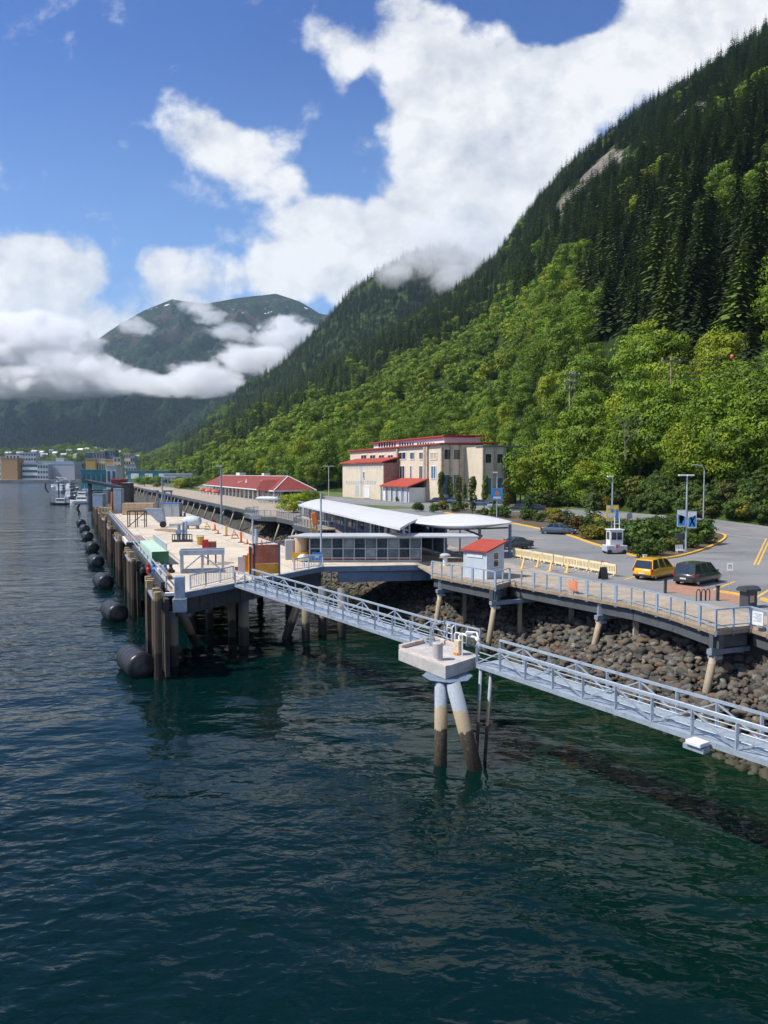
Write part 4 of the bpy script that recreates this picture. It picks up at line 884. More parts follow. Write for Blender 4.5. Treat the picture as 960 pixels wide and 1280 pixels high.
def small_tree(name, px, py, hpx, me, base_h, label, group=None, wide=1.0):
    p = g(px, py); k = hpx/(F/p.y)/base_h; e = empty(name, (p.x, p.y, gz(p.x, p.y)), random.uniform(0, 6), label, 'tree', group); e.scale = (k*wide, k*wide, k); link(bpy.data.objects.new('crown', me), e); link(bpy.data.objects.new('trunk', tr_s), e)
for k, (px, py, h_) in enumerate([(541,624,32),(552,631,48),(563,629,38),(573,641,52),(591,644,56),(606,634,46),(581,630,30),(618,640,36)]): small_tree('columnar_tree', px, py, h_, colm[k % 3], 7.5, 'narrow columnar green tree %s' % ['nearest the cream building entrance porch','second from the left in the row before the cream building','third from the left, between two taller columns','fourth from the left, tall and near the road','tallest of the row, in front of the building corner','right of the tallest columnar tree','short one behind the row','short one beside the blue banner lamp post'][k], wide=.9)
small_tree('columnar_tree', 633, 646, 52, colg, 7.5, 'sparse golden columnar tree right of the blue banner lamp post')
for px, py, h_, lab in ((661,640,36,'grey-green young spruce behind the two dark parked cars'),(710,668,46,'sparse pale spruce behind the silver car'),(735,672,46,'broad pale blue spruce left of the kiosk lamp post'),(741,655,62,'tall thin spruce with a dry brown top near the kiosk')): small_tree('young_spruce', px, py, h_, spr[px % 2], 6.5, lab)
top = [crown_mesh('foliage', 480, 1.0, 0, 3.2, 30, 60, .14, M['leaf2'], lump=.5, flat=1.5)]
for px, py, h_, w_, lab in ((506,626,15,1.3,'tall clipped rounded bush beside the porch'),(519,626,11,1.2,'lower clipped ball bush right of the tall one'),(496,627,6,.9,'smallest clipped bush left of the porch wall')):
    p = g(px, py); k = h_/(F/p.y)/3.2; e = empty('clipped_bush', p, 0, lab, 'bush'); e.scale = (k*w_*1.1, k*w_*1.1, k); link(bpy.data.objects.new('foliage', top[0]), e); link(bpy.data.objects.new('stem', stem_s), e)
# round leafy trees by the red-roofed shop and along the old wharf
for k, (px, py, s_, lab) in enumerate(((368,641,.62,'rounded green tree by the end of the red-roofed shop'),(388,638,.6,'round tree between the shop and the white canopy'),(180,608,.9,'yellow green round tree behind the dark wharf'),(196,609,.8,'low bushy tree beside the wharf lamp'),(226,611,.95,'wide bushy tree in front of the pale sheds'),(240,611,1.0,'bushy tree nearest the red shop roof'),(247,607,.9,'tree behind the left end of the red roof'))):
    p = g(px, py); tree_thing('round_tree', broad_near[k % 5], trunk_b[0], (p.x, p.y, p.z-1.4*s_), k*1.3, (s_*1.1, s_*1.1, s_*(.62 if k < 2 else .6)), lab, 'tree', None)
# extra big crowns at the foot of the slope where the photo shows an unbroken wall of leaves
r7 = random.Random(12)
for k in range(120):
    t_ = -20+k*1.5+r7.uniform(-1.5, 1.5); s_ = 107 + r7.uniform(0, 16) - max(0, (t_-125)*.25); p = st(s_, t_); z = hz(p.x, p.y)
    if not -30 < project(p.x, p.y, z)[0] < 1010: continue
    q = r7.uniform(.85, 1.25); tree_thing('broadleaf_tree', broad_near[k % 5], trunk_b[k % 2], (p.x, p.y, z-.8), r7.uniform(0, 6), (q, q, q*r7.uniform(.85, 1.15)), 'large broadleaf tree at the foot of the slope behind the roadside bushes', 'tree', 'broadleaf trees behind the roadside bushes')
for k in range(120):
    px, py = r6.uniform(650, 975), r6.uniform(600, 655); h_ = hit(px, py)
    if h_ is None or h_.y > 230: continue
    shrub(0, 0, r6.uniform(1.3, 2.6), shr[k % 4], 'wild bush on the grassy bank under the trees beyond the road', 'wild bushes on the bank beyond the road', p=h_)
for k in range(46):
    px, py = r6.uniform(640, 975), r6.uniform(560, 622); h_ = hit(px, py)
    if h_ is None or h_.y > 260: continue
    q = r6.uniform(.7, 1.1); tree_thing('broadleaf_tree', broad_near[k % 5], trunk_b[k % 2], (h_.x, h_.y, h_.z-.8), r6.uniform(0, 6), (q, q, q*r6.uniform(.8, 1.1)), 'broadleaf tree low on the bank beyond the road', 'tree', 'broadleaf trees low on the bank beyond the road')
big_pale = conifer_mesh('crown', 490, 22, 5.2, 28, 12, M['needle2'], 3)
for px, py, sc_, lab in ((934,500,.80,'pale green conifer rising above the wood at the right edge'),(835,492,.72,'pale green conifer left of the tall brown power pole'),(915,418,.8,'pale conifer among the dark ones high on the right'),(610,525,.5,'small pale conifer above the cream building')):
    h_ = hit(px, py); tree_thing('conifer_tree', big_pale, trunk_c, (h_.x, h_.y, h_.z-.5), px, (sc_*h_.y/150,)*3 if h_.y < 260 else (sc_*1.2,)*3, lab, 'tree', None)
# ---- cars
def car_paint(name, col):
    if name in MATS: return MATS[name]
    m = bpy.data.materials.new(name); t = nt(m); MATS[name] = m; n = NOI(t, N(t, 'ShaderNodeNewGeometry').outputs['Position'], 3, 4, .6)
    b = N(t, 'ShaderNodeBsdfPrincipled', i={'Base Color': MIX(t, n, tuple(c*.85 for c in col), col), 'Roughness': .32, 'Coat Weight': .8, 'Coat Roughness': .06}); OUT(t, b.outputs[0]); return m
M['taillight'] = mat('tail_light', (.45,.01,.01), .2); M['headlight'] = mat('head_light', (.7,.72,.75), .15); M['rim'] = mat('wheel_rim', (.45,.46,.48), .35, metal=.6); M['tyre'] = mat('tyre_rubber', (.02,.02,.02), .8); M['plate'] = mat('number_plate', (.7,.7,.62), .5)
def car(px, py, head, paint, label, L=3.95, Wd=1.7, Hh=1.5, sedan=False, detail=True, p=None):
    p = p or g(px, py); e = empty('parked_car', (p.x, p.y, gz(p.x, p.y)+.006), head, label, 'car'); h = L/2
    # body: rings along the length (x, half width, z low, z belt)
    rings = [(-h, .78, .42, .72), (-h+.06, .86, .30, .92), (-h+.35, .92, .24, .99), (-h+1.1, 1, .22, .98), (0, 1, .22, .95), (h-1.15, 1, .22, .92), (h-.7, .97, .23, .84), (h-.2, .88, .28, .70), (h, .74, .40, .58)]
    b = MB(); n = 10
    for x_, wf, zl, zb in rings:
        w_ = Wd/2*wf
        for y_, z_ in ((-w_*.92, zl), (-w_, zl+.12), (-w_*1.0, (zl+zb)/2), (-w_*.97, zb-.08), (-w_*.88, zb), (w_*.88, zb), (w_*.97, zb-.08), (w_*1.0, (zl+zb)/2), (w_, zl+.12), (w_*.92, zl)): b.v.append((x_, y_, z_))
    for i in range(len(rings)-1):
        for k in range(n): b.f.append((i*n+k, i*n+(k+1) % n, (i+1)*n+(k+1) % n, (i+1)*n+k)); b.m.append(0)
    b.f.append(tuple(range(n-1, -1, -1))); b.f.append(tuple(range((len(rings)-1)*n, len(rings)*n))); b.m += [0, 0]
    body = b.build('body', paint, e, smooth=True)
    # cabin
    xr, xf = (-h+.75, h-1.2) if sedan else (-h+.12, h-1.05); rt, ft = (xr+.55, xf-.75) if sedan else (xr+.32, xf-.8); zb = .93
    def cab(sc, name, m, top=False):
        b = MB(); w0 = Wd/2*.9*sc; w1 = Wd/2*.72*sc; zt = Hh-.06
        prof = [(xr, w0, zb), (rt, w1, zt-.03), ((rt+ft)/2, w1*1.02, zt+.03), (ft, w1, zt-.03), (xf, w0, zb)]
        if top: prof = [(rt-.05, w1, zt-.07), (rt+.06, w1, zt+.0), ((rt+ft)/2, w1*1.02, zt+.055), (ft-.04, w1, zt+.0), (ft+.12, w1, zt-.09)]
        v = [(x, -w_, z) for x, w_, z in prof] + [(x, w_, z) for x, w_, z in prof]
        if top: v += [(x, -w_, z-.05) for x, w_, z in prof] + [(x, w_, z-.05) for x, w_, z in prof]; f = [(i, i+1, 6+i, 5+i) for i in range(4)] + [(10+i, 15+i, 16+i, 11+i) for i in range(4)] + [(i, 10+i, 11+i, i+1) for i in range(4)] + [(5+i, 6+i, 16+i, 15+i) for i in range(4)] + [(0, 5, 15, 10), (4, 14, 19, 9)]
        else: f = [(0, 1, 2, 3, 4), (9, 8, 7, 6, 5)] + [(i, 5+i, 6+i, i+1) for i in range(4)] + [(0, 4, 9, 5)]
        return b.add(v, f).build(name, m, e, smooth=False, bevel=.02 if top else 0)
    cab(1.0, 'windows', M['glass']); cab(1.01, 'roof', paint, True)
    b = MB()
    for s_ in (-1, 1):
        w0 = Wd/2*.905; w1 = Wd/2*.735; zt = Hh-.08
        for xa, xb in ((xr+.02, rt), (xf-.02, ft)): b.bar((xa, s_*w0, zb-.02), (xb, s_*w1, zt), .07, .06)
        for fx in (.36, .68): xm = xr+(xf-xr)*fx; b.bar((xm, s_*(w0+.004), zb-.02), (rt+(ft-rt)*(fx*1.1-.05), s_*(w1+.012), zt), .045, .09)
    b.build('window_pillars', paint, e)
    for sx in (-1, 1):
        for sy in (-1, 1):
            x_ = sx*(h-.68); b = MB(); y0 = sy*(Wd/2-.19)
            b.lathe((x_, y0-.1, .31), [(0, 0), (.24, 0), (.31, .03), (.31, .19), (.24, .22), (0, .22)], 20, Vector((0, 1, 0))); w_ = b.build('wheel', M['tyre'], e)
            b = MB(); b.lathe((x_, sy*(Wd/2-.075)-.012, .31), [(0, 0), (.20, 0), (.19, .03), (0, .03)], 14, Vector((0, 1, 0))); b.build('rim', M['rim'], w_)
    if detail:
        for sy in (-1, 1):
            b = MB(); y_ = sy*Wd*.39; b.box(-h-.005, -h+.16, min(y_, y_+sy*.14)-.04, max(y_, y_+sy*.14)-.03, .70, .94); b.build('tail_light', M['taillight'], e, bevel=.02)
            b = MB(); b.box(h-.28, h-.05, sy*Wd*.36-.13, sy*Wd*.36+.13, .56, .68); b.build('headlight', M['headlight'], e, bevel=.03)
            b = MB(); b.box(h-1.35, h-1.2, sy*(Wd/2+.08)-.08, sy*(Wd/2+.08)+.08, .95, 1.08); b.build('mirror', paint, e, bevel=.02)
            b = MB(); b.box(-h+1.35, -h+1.5, sy*(Wd/2-.01)-.012, sy*(Wd/2-.01)+.012, .80, .83); b.build('door_handle', M['rim'], e)
        b = MB(); b.box(-h-.03, -h+.05, -.24, .24, .50, .61); b.build('number_plate', M['plate'], e)
        b = MB(); b.box(-h-.035, -h+.15, -Wd*.42, Wd*.42, .28, .46); b.build('rear_bumper', M['tyre'] if not sedan else paint, e, bevel=.04)
    return e
car(819.5, 722, R(42), car_paint('yellow_car_paint', (.85,.42,.01)), 'bright yellow hatchback parked beside the boardwalk', L=4.55, Wd=1.85, Hh=1.72); cd = car(872.5, 728.5, R(40), car_paint('dark_grey_car_paint', (.025,.030,.033)), 'dark grey hatchback parked to the right of the yellow car', L=4.75, Wd=1.9, Hh=1.72)
car(698, 667.5, R(-14), car_paint('steel_car_paint', (.10,.13,.18)), 'steel blue sedan at the kerb of the planting strip', L=4.8, Wd=1.85, Hh=1.5, sedan=True)
car(643, 686, R(200), car_paint('dark_car_paint', (.03,.035,.04)), 'dark car half hidden behind the red-roofed booth', L=4.2, Hh=1.4, sedan=True)
for k, (px, py, hd, c_, lab) in enumerate(((547,629,-12,(.02,.04,.10),'dark blue parked car leftmost of the row before the cream building'),(565,629,-12,(.08,.16,.30),'blue parked car behind the second columnar tree'),(583,627,-12,(.04,.08,.16),'navy parked car in the middle of the row before the building'),(583,632,-12,(.25,.28,.32),'silver parked car in front of the navy one'),(601,632,-14,(.05,.11,.22),'blue parked car behind the tallest columnar tree'),
    (622,635,-12,(.30,.36,.42),'pale silver car behind the blue banner lamp'),(651,638.5,-10,(.03,.035,.04),'black car on the road, left of the pair'),(673,639.5,-10,(.05,.05,.055),'charcoal car on the road, right of the pair'))):
    car(px, py, R(hd), car_paint('car_paint_%d' % k, c_), lab, L=4.5, Wd=1.8, Hh=1.5, sedan=k % 2 == 0, detail=False)
# ---- lamp posts with banners
def lamp(name, px, py, hpx, label, kind='double', m=None):
    p = g(px, py); h = hpx/(F/p.y); e = empty(name, (p.x, p.y, gz(p.x, p.y)), 0, label, 'street lamp'); m = m or M['alu']
    b = MB(); b.tube((0, 0, 0), (0, 0, h), .11, .08, n=10); b.box(-.16, .16, -.16, .16, 0, .25)
    if kind == 'curve': b.path([(0, 0, h), (-.12, 0, h+.45), (-.5, 0, h+.8), (-1.2, 0, h+.95)], .07)
    if kind == 'quad': b.bar((-1.4, 0, h), (1.4, 0, h), .1); b.bar((0, -1.2, h), (0, 1.2, h), .1)
    b.build('pole', m, e, smooth=False)
    heads = {'double': [(-.55, 0), (.35, 0)], 'curve': [(-1.5, 0)], 'quad': [(-1.6, 0), (1.6, 0), (-.6, -1.2), (.6, 1.2)], 'single': [(-.3, 0)]}[kind]
    for x_, y_ in heads:
        b = MB(); z_ = h+(.95 if kind == 'curve' else .04); b.box(x_-.38, x_+.38, y_-.16, y_+.16, z_-.06, z_+.1); b.build('lamp_head', M['white'] if kind != 'curve' else m, e, bevel=.03)
    return e, h
def banner(e, x0, x1, z0, z1, bg, shapes, name='banner'):
    b = MB(); b.box(x0, x1, -.15, -.12, z0, z1); o = b.build(name, bg, e)
    b = MB(); b.bar((x0, -.13, z1+.03), (x1, -.13, z1+.03), .05); b.bar((x0, -.13, z0-.03), (x1, -.13, z0-.03), .05); b.bar((0, -.13, z1+.03), (0, 0, z1+.03), .05); b.build('bracket', M['alu'], e)
    for m, pts in shapes:
        b = MB(); b.add([(x0+(x1-x0)*u_, -.156, z0+(z1-z0)*v_) for u_, v_ in pts], [tuple(range(len(pts)))]); b.build('emblem', m, o)
def ell(cx, cy, rx, ry, n=14): return [(cx+rx*math.cos(2*math.pi*k/n), cy+ry*math.sin(2*math.pi*k/n)) for k in range(n)]
e, h = lamp('lamp_post', 857, 691.5, 97, 'tall lamp post with two blue and white banners in the traffic island')
BL = mat('banner_blue', (.03,.30,.68), .6); 
banner(e, -1.05, -.1, h*.35, h*.35+1.75, M['white'], [(BL, [(.06,.04),(.94,.04),(.94,.6),(.06,.75)]), (M['white'], ell(.5,.52,.30,.22)), (BL, ell(.5,.54,.16,.13)), (M['white'], ell(.42,.26,.2,.1))])
banner(e, .1, 1.05, h*.33, h*.33+1.75, M['white'], [(BL, [(.06,.04),(.94,.04),(.94,.78),(.06,.62)]), (M['white'], [(.15,.1),(.3,.1),(.9,.75),(.75,.8)]), (M['white'], [(.7,.1),(.85,.15),(.3,.8),(.12,.72)]), (BL, ell(.5,.45,.12,.1))])
e, h = lamp('lamp_post', 764.5, 679, 83, 'lamp post behind the white kiosk with a yellow and blue banner', kind='single')
banner(e, -.75, .75, h*.34, h*.34+1.9, mat('banner_yellow', (.85,.55,.10), .6), [(BL, [(.72,.02),(.98,.02),(.98,.75),(.78,.7)]), (M['white'], ell(.33,.35,.22,.16)), (BL, ell(.5,.66,.16,.14)), (M['white'], ell(.66,.3,.08,.25)), (M['white'], [(0,.86),(.3,.8),(.3,.97),(0,.97)])])
e, h = lamp('lamp_post', 621, 649, 58, 'lamp post with blue banner among the columnar trees', kind='single')
banner(e, -.9, .9, h*.42, h*.42+1.9, BL, [(M['orange'], ell(.5,.6,.2,.2)), (M['white'], [(.15,.1),(.85,.1),(.85,.28),(.15,.28)])])
lamp('street_lamp', 879, 652.5, 64, 'curved single-arm street lamp at the far side of the road', kind='curve', m=M['alu'])
lamp('street_lamp', 411, 619, 36, 'four-headed street lamp by the road left of the cream building', kind='quad', m=M['white'])
lamp('street_lamp', 381, 612, 18, 'short lamp behind the end of the red-roofed shop', kind='single')
lamp('street_lamp', 359, 617, 26, 'curved street lamp behind the red roof', kind='curve')
# ---- signs and small furniture by the lot
p = g(911.5, 741); e = empty('parking_sign', p, R(-10), 'small white sign on a thin post behind the dark grey car', 'sign')
b = MB(); b.tube((0, 0, 0), (0, 0, 2.15), .03); b.build('post', M['alu'], e); b = MB(); b.box(-.2, .2, -.045, -.03, 1.6, 2.2); o = b.build('sign_board', M['white'], e)
b = MB(); b.box(-.09, -.05, -.052, -.046, 1.75, 2.0); b.box(.05, .09, -.052, -.046, 1.75, 2.0); b.box(-.09, .09, -.052, -.046, 2.0, 2.04); b.build('arrow_mark', M['dark'], o)
p = g(786, 681); e = empty('round_sign', p, R(15), 'round grey-backed sign on a green post beside the kiosk', 'sign')
b = MB(); b.tube((0, 0, 0), (0, 0, 3.3), .04); b.build('post', mat('green_post', (.15,.26,.16), .6), e); b = MB(); b.lathe((0, -.06, 3.5), [(0, 0), (.42, 0), (.42, .03), (0, .03)], 20, Vector((0, 1, 0))); b.build('sign_disc', M['lgrey'], e)
p = g(848.5, 689); e = empty('black_kiosk_sign', p, R(-5), 'black upright cabinet standing in the traffic island', 'cabinet')
b = MB(); b.box(-.42, .42, -.2, .2, .1, 2.0); b.build('cabinet', M['darksteel'], e, bevel=.03); b = MB(); b.box(-.5, .5, -.28, .28, 0, .12); b.build('plinth', M['concrete2'], e)
p = g(849, 692); e = empty('white_bench', p, R(5), 'white slatted seat at the kerb under the black cabinet', 'bench')
b = MB(); [b.box(-.4+.17*k, -.3+.17*k, 0, .05, .35, .95) for k in range(5)]; b.build('backrest', M['white'], e); b = MB(); b.box(-.42, .45, -.4, 0, .32, .4); b.build('seat', M['white'], e); b = MB(); [b.box(x_, x_+.06, y_, y_+.06, 0, .33) for x_ in (-.4, .36) for y_ in (-.38, -.08)]; b.build('leg', M['white'], e)
p = g(806, 700); e = empty('utility_box', p, 0, 'small white utility box on the kerb above the yellow car', 'box'); b = MB(); b.box(-.18, .18, -.14, .14, 0, .5); b.build('case', M['white'], e, bevel=.02); b = MB(); b.box(-.21, .21, -.17, .17, .5, .55); b.build('lid', M['concrete2'], e)
p = g(940, 760); e = empty('litter_bin', (p.x-.1, p.y+.3, Z0+.012), R(20), 'black hooded litter bin on the boardwalk beside the railing', 'bin')
b = MB(); b.box(-.38, .38, -.36, .36, 0, 1.05); b.build('body', M['darksteel'], e, bevel=.03); b = MB(); b.add([(x_, y_, z_) for x_ in (-.62, .62) for y_, z_ in ((-.42, 1.05), (-.42, 1.2), (-.2, 1.36), (.2, 1.36), (.42, 1.2), (.42, 1.05))], [(0,1,2,3,4,5), (11,10,9,8,7,6)] + [(i, 6+i, 6+(i+1) % 6, (i+1) % 6) for i in range(6)]); b.build('hood', M['darksteel'], e, bevel=.02)
b = MB(); b.box(-.25, .1, -.375, -.362, .35, .8); b.build('label_panel', M['tan'], e)
for px, py, lab in ((831.5, 741.5, 'short dark bollard at the left end of the brick paving'), (897, 751, 'short dark bollard between the ring rack and the bin')):
    p = g(px, py); e = empty('bollard', p, 0, lab, 'bollard'); b = MB(); b.box(-.09, .09, -.09, .09, 0, .95); b.build('post', M['darksteel'], e, bevel=.02); b = MB(); b.box(-.12, .12, -.12, .12, .95, 1.03); b.build('cap', M['black'], e)
p = g(876, 751); e = empty('bicycle_rack', p, R(15), 'dark looped bicycle rack on the boardwalk below the dark car', 'rack')
for x_ in (-.35, .05, .4):
    b = MB(); b.path([(x_, 0, 0), (x_, 0, .6), (x_+.08, 0, .78), (x_+.22, 0, .78), (x_+.3, 0, .6), (x_+.3, 0, 0)], .035, n=6); b.build('loop', M['darksteel'], e)
# ---- white pay kiosk on its cart
p = g(768, 692); e = empty('pay_kiosk', p, R(4), 'white windowed pay kiosk on a low cart at the lot entrance', 'kiosk')
b = MB(); b.box(-.72, .72, -.6, .6, .18, 2.55); b.build('cabin', M['white'], e, bevel=.04); b = MB(); b.box(-.82, .82, -.7, .7, 2.55, 2.66); b.build('roof', M['white'], e, bevel=.02)
b = MB(); b.box(-.55, .55, -.615, -.602, 1.55, 2.35); b.box(.722, .732, -.4, .4, 1.55, 2.35); b.box(-.732, -.722, -.4, .4, 1.55, 2.35); b.build('window', M['glass'], e)
b = MB(); b.box(-.62, .62, -.62, -.604, 2.35, 2.42); b.box(-.03, .03, -.625, -.604, 1.55, 2.35); b.build('window_frame', M['white'], e)
b = MB(); b.box(-1.15, 1.15, -.75, .75, .25, .95); b.build('cart_body', M['lgrey'], e, bevel=.08)
b = MB(); b.box(-.25, .35, -.76, -.752, .55, 1.15); o = b.build('poster', M['white'], e); b = MB(); [b.box(-.15+.15*k, -.05+.15*k, -.765, -.761, .62, 1.05) for k in range(3)]; b.build('red_print', M['redp'], o)
for x_ in (-.8, .8):
    for y_ in (-.7, .7): b = MB(); b.lathe((x_, y_-.08, .25), [(0, 0), (.25, 0), (.25, .16), (0, .16)], 16, Vector((0, 1, 0))); b.build('wheel', M['tyre'], e)
b = MB(); b.path([(.1, .3, 2.66), (.1, .3, 3.9)], .05); b.path([(.62, .3, 2.66), (.62, .3, 3.9)], .05); b.bar((.0, .3, 3.2), (.7, .3, 3.2), .08); b.build('mast', M['white'], e)
# ---- yellow plastic barriers
N0 = g(641, 697); N1 = g(770, 721); nb = 9; br = None; dv = (N1-N0); rz = math.atan2(dv.y, dv.x)
for k in range(nb):
    q = N0.lerp(N1, (k+.5)/nb); lab = 'pale yellow slotted barrier, %s in the row from the booth' % ['first','second','third','fourth','fifth','sixth','seventh','eighth','last'][k]
    if k == 0:
        br = empty('plastic_barrier', q, rz, lab, 'barrier', 'row of yellow plastic barriers'); L_ = dv.length/nb*.47
        b = MB(); b.box(-L_, L_, -.06, .06, .85, 1.02); b.box(-L_, L_, -.06, .06, .22, .38); n = 9
        for j in range(n): x_ = -L_+.04+(2*L_-.08)*j/(n-1); b.box(x_-.055, x_+.055, -.055, .055, .36, .87)
        b.build('panel', M['yellowplastic'], br)
        for x_ in (-L_*.7, L_*.7): b = MB(); b.box(x_-.07, x_+.07, -.35, .35, 0, .08); b.box(x_-.05, x_+.05, -.05, .05, .06, .24); b.build('foot', M['yellowplastic'], br)
    else: copy_tree(br, q, rz + random.uniform(-.1, .1), label=lab)
for k, (px, py) in enumerate(((652,711),(671,709),(687,714),(708,716))):
    q = g(px, py); e = empty('yellow_prop', q, R(60), 'leaning yellow prop post on the planks, %s from the booth' % ['first','second','third','fourth'][k], 'prop', 'yellow props behind the barriers'); b = MB(); b.bar((0, 0, 0), (.6, .0, .85), .12); b.build('strut', M['yellow'], e); b = MB(); b.box(-.25, .25, -.2, .2, 0, .06); b.build('base', M['yellow'], e)
q = g(754, 724); e = empty('sandwich_board', q, R(15), 'small folding board with red and white panel by the last barrier', 'sign')
b = MB(); b.bar((0, -.3, 0), (0, 0, 1.0), .6, .04); b.build('front_board', M['dark'], e); b = MB(); b.bar((0, .3, 0), (0, 0, 1.0), .6, .04); b.build('rear_board', M['dark'], e)
q = g(757, 716); e = empty('leaning_placard', q, rz, 'red and white panel leaning on the barriers', 'sign'); b = MB(); b.box(-.5, .5, -.12, -.09, .3, 1.0); b.build('board', M['redp'], e); b = MB(); b.box(-.1, .5, -.13, -.122, .55, .95); b.build('white_field', M['white'], e)
# ---- booth with red shed roof
q = g(608, 724.5); ang = R(45); ex = Vector((math.cos(ang), math.sin(ang), 0)); ey = Vector((-math.sin(ang), math.cos(ang), 0)); S_ = 2.35
bo = empty('ticket_booth', (q.x, q.y, Z0+.012), ang, 'small pale blue booth with red sloping roof on the boardwalk corner', 'booth')
hl, hr = 2.25, 2.85   # local x points right-back, local y left-back; low along the left face
b = MB(); b.prism([(0, 0), (S_, 0), (S_, S_), (0, S_)], 0, [hl, hr, hr, hl]); b.build('walls', M['boothblue'], bo)
b = MB(); o_ = .22; b.prism([(-o_, -o_), (S_+o_, -o_), (S_+o_, S_+o_), (-o_, S_+o_)], [hl-.055, hr+.06, hr+.06, hl-.055], [hl+.07, hr+.18, hr+.18, hl+.07]); b.build('roof', M['red'], bo)
b = MB(); b.box(.9, 1.55, -.03, .0, .95, 2.1); b.build('window', M['glass'], bo); b = MB()
for x0, x1, z0, z1 in ((.82,.9,.87,2.18),(1.55,1.63,.87,2.18),(.9,1.55,2.1,2.18),(.9,1.55,.87,.95),(.9,1.55,1.5,1.55)): b.box(x0, x1, -.05, -.002, z0, z1)
b.build('window_frame', M['white'], bo); b = MB(); b.box(.75, 1.7, -.22, -.002, .72, .80); b.build('counter_shelf', M['white'], bo)
b = MB()
for x_, y_ in ((-.02, -.02), (S_-.06, -.02), (-.02, S_-.06)): b.box(x_, x_+.08, y_, y_+.08, 0, 2.2 if x_ < 1 else 2.75)
b.build('corner_trim', M['white'], bo); b = MB(); b.box(-.05, -.004, .4, 2.0, 1.72, 2.02); b.build('blank_sign', M['white'], bo)
q = st(31.4, 62.5); e = empty('mooring_cleat_cabinet', (E0.x+1.2, E0.y-.5, Z0), 0, 'grey capped pedestal at the corner where span and boardwalk meet', 'pedestal')
b = MB(); b.tube((0, 0, 0), (0, 0, .9), .22); b.build('column', M['white'], e); b = MB(); b.lathe((0, 0, .9), [(.5, 0), (.5, .1), (.3, .22), (0, .24)], 14); b.build('cap', M['lgrey'], e)
# ---- low flat-roofed glass shelter on the approach span
xL, xR, y0 = onz(386, 704, Z0).x, onz(527, 704, Z0).x, onz(386, 704, Z0).y+.9
sh = empty('glass_shelter', (xL, y0, Z0), 0, 'low flat-roofed glass shelter on the span in front of the canopy', 'shelter'); w_ = xR-xL
xr2 = onz(592, 672, 7.85).x - xL + .6; xl2 = onz(362, 670, 7.85).x - xL
b = MB(); b.prism([(xl2, -.7), (xr2, -.7), (xr2-.2, 3.0), (xl2+1.2, 3.0)], 2.42, 2.6); b.build('roof', M['lgrey'], sh, bevel=.04)
b = MB(); b.box(.1, w_-.1, 2.6, 2.75, .0, 2.42); b.box(.06, .1, .05, 2.6, 0, 2.42); b.build('rear_wall', M['bluegrey'], sh)
b = MB(); b.box(0, w_, -.03, .03, .28, .40); b.build('bench_rail', M['redp'] if False else mat('dull_red_rail', (.22,.07,.05), .6), sh)
b = MB(); b.box(0, w_, -.09, -.03, .0, .22); b.build('base_panel', M['tan'] if False else M['concrete2'], sh)
n = 10; SG = mat('grey_reflecting_glass', (.10,.14,.17), .12, var=.4); SG2 = mat('pale_reflecting_glass', (.20,.25,.28), .15, var=.4)
for k in range(n):
    xa = w_*k/n; xb = w_*(k+1)/n
    for za, zb_ in ((.46, 1.28), (1.36, 2.30)):
        b = MB(); b.box(xa+.10, xb-.10, -.012, .012, za+.04, zb_-.04); pane = b.build('window', (M['glass'], SG, M['glass'], SG2)[(k*3+int(za*2)) % 4], sh)
    b = MB(); b.box(xa-.05, xa+.05, -.06, .06, 0, 2.42); b.build('mullion', M['lgrey'], sh)
b = MB(); b.box(w_-.05, w_+.05, -.06, .06, 0, 2.42); b.box(w_+2.2, w_+2.3, -.06, .06, 0, 2.42); b.build('mullion', M['alu'], sh)
b = MB(); [b.box(0, w_, -.05, .05, z_-.04, z_+.04) for z_ in (.42, 1.32, 2.34)]; b.build('transom', M['lgrey'], sh)
rl = railing('span_railing', [B0+Vector((-2.2,-2.9,0)), B0+Vector((.1,.1,0)), Vector((xL-.2, B0.y+.3, Z0))], 'grey picket railing along the front of the span near the glass shelter', thick=False, picket=.3, step=1.8)
# ---- white canopy with glass pavilion below
ZC = 8.95
def cz(p, dz=0): return Vector((p.x, p.y, ZC+dz))
n0 = onz(500, 660, ZC); n1 = onz(373, 631, ZC); f0 = onz(533, 645.5, ZC); f1 = onz(400, 623.5, ZC); n0 = n0 - (n0-n1)*.0
cp = empty('canopy_roof', st(36, 70), 0, 'long white curved canopy roof on slim posts with glass pavilion under it', 'canopy')
b = MB(); nu, nv = 14, 10
for lay in (0, 1):
    for i in range(nu+1):
        a = n0.lerp(n1, i/nu); c = f0.lerp(f1, i/nu)
        for j in range(nv+1):
            p = a.lerp(c, j/nv); zz = ZC + .16*math.sin(math.pi*j/nv) - (.22 if lay else 0); b.v.append((p.x, p.y, zz))
m_ = (nu+1)*(nv+1)
for i in range(nu):
    for j in range(nv):
        k = i*(nv+1)+j; b.f.append((k, k+nv+1, k+nv+2, k+1)); b.f.append((m_+k, m_+k+1, m_+k+nv+2, m_+k+nv+1)); b.m += [0, 0]
for i in range(nu):
    for j in (0, nv): k = i*(nv+1)+j; b.f.append((k, k+nv+1, m_+k+nv+1, m_+k)); b.m.append(0)
for j in range(nv):
    for i in (0, nu): k = i*(nv+1)+j; b.f.append((k, k+1, m_+k+1, m_+k)); b.m.append(0)
bw(b, 'roof_sheet', M['whiteroof'], cp, smooth=False)
for i in range(9):
    a = n0.lerp(n1, (i+.15)/9); c = f0.lerp(f1, (i+.15)/9); q = a.lerp(c, .22); q2 = a.lerp(c, .85)
    for v_ in (q, q2): b = MB(); b.tube((v_.x, v_.y, Z0), (v_.x, v_.y, ZC+.1), .11, n=8); bw(b, 'post', M['alu'], cp)
pv = empty('glass_pavilion', st(36.5, 90), 0, 'dark glass pavilion wall with pale frames standing under the white canopy', 'pavilion')
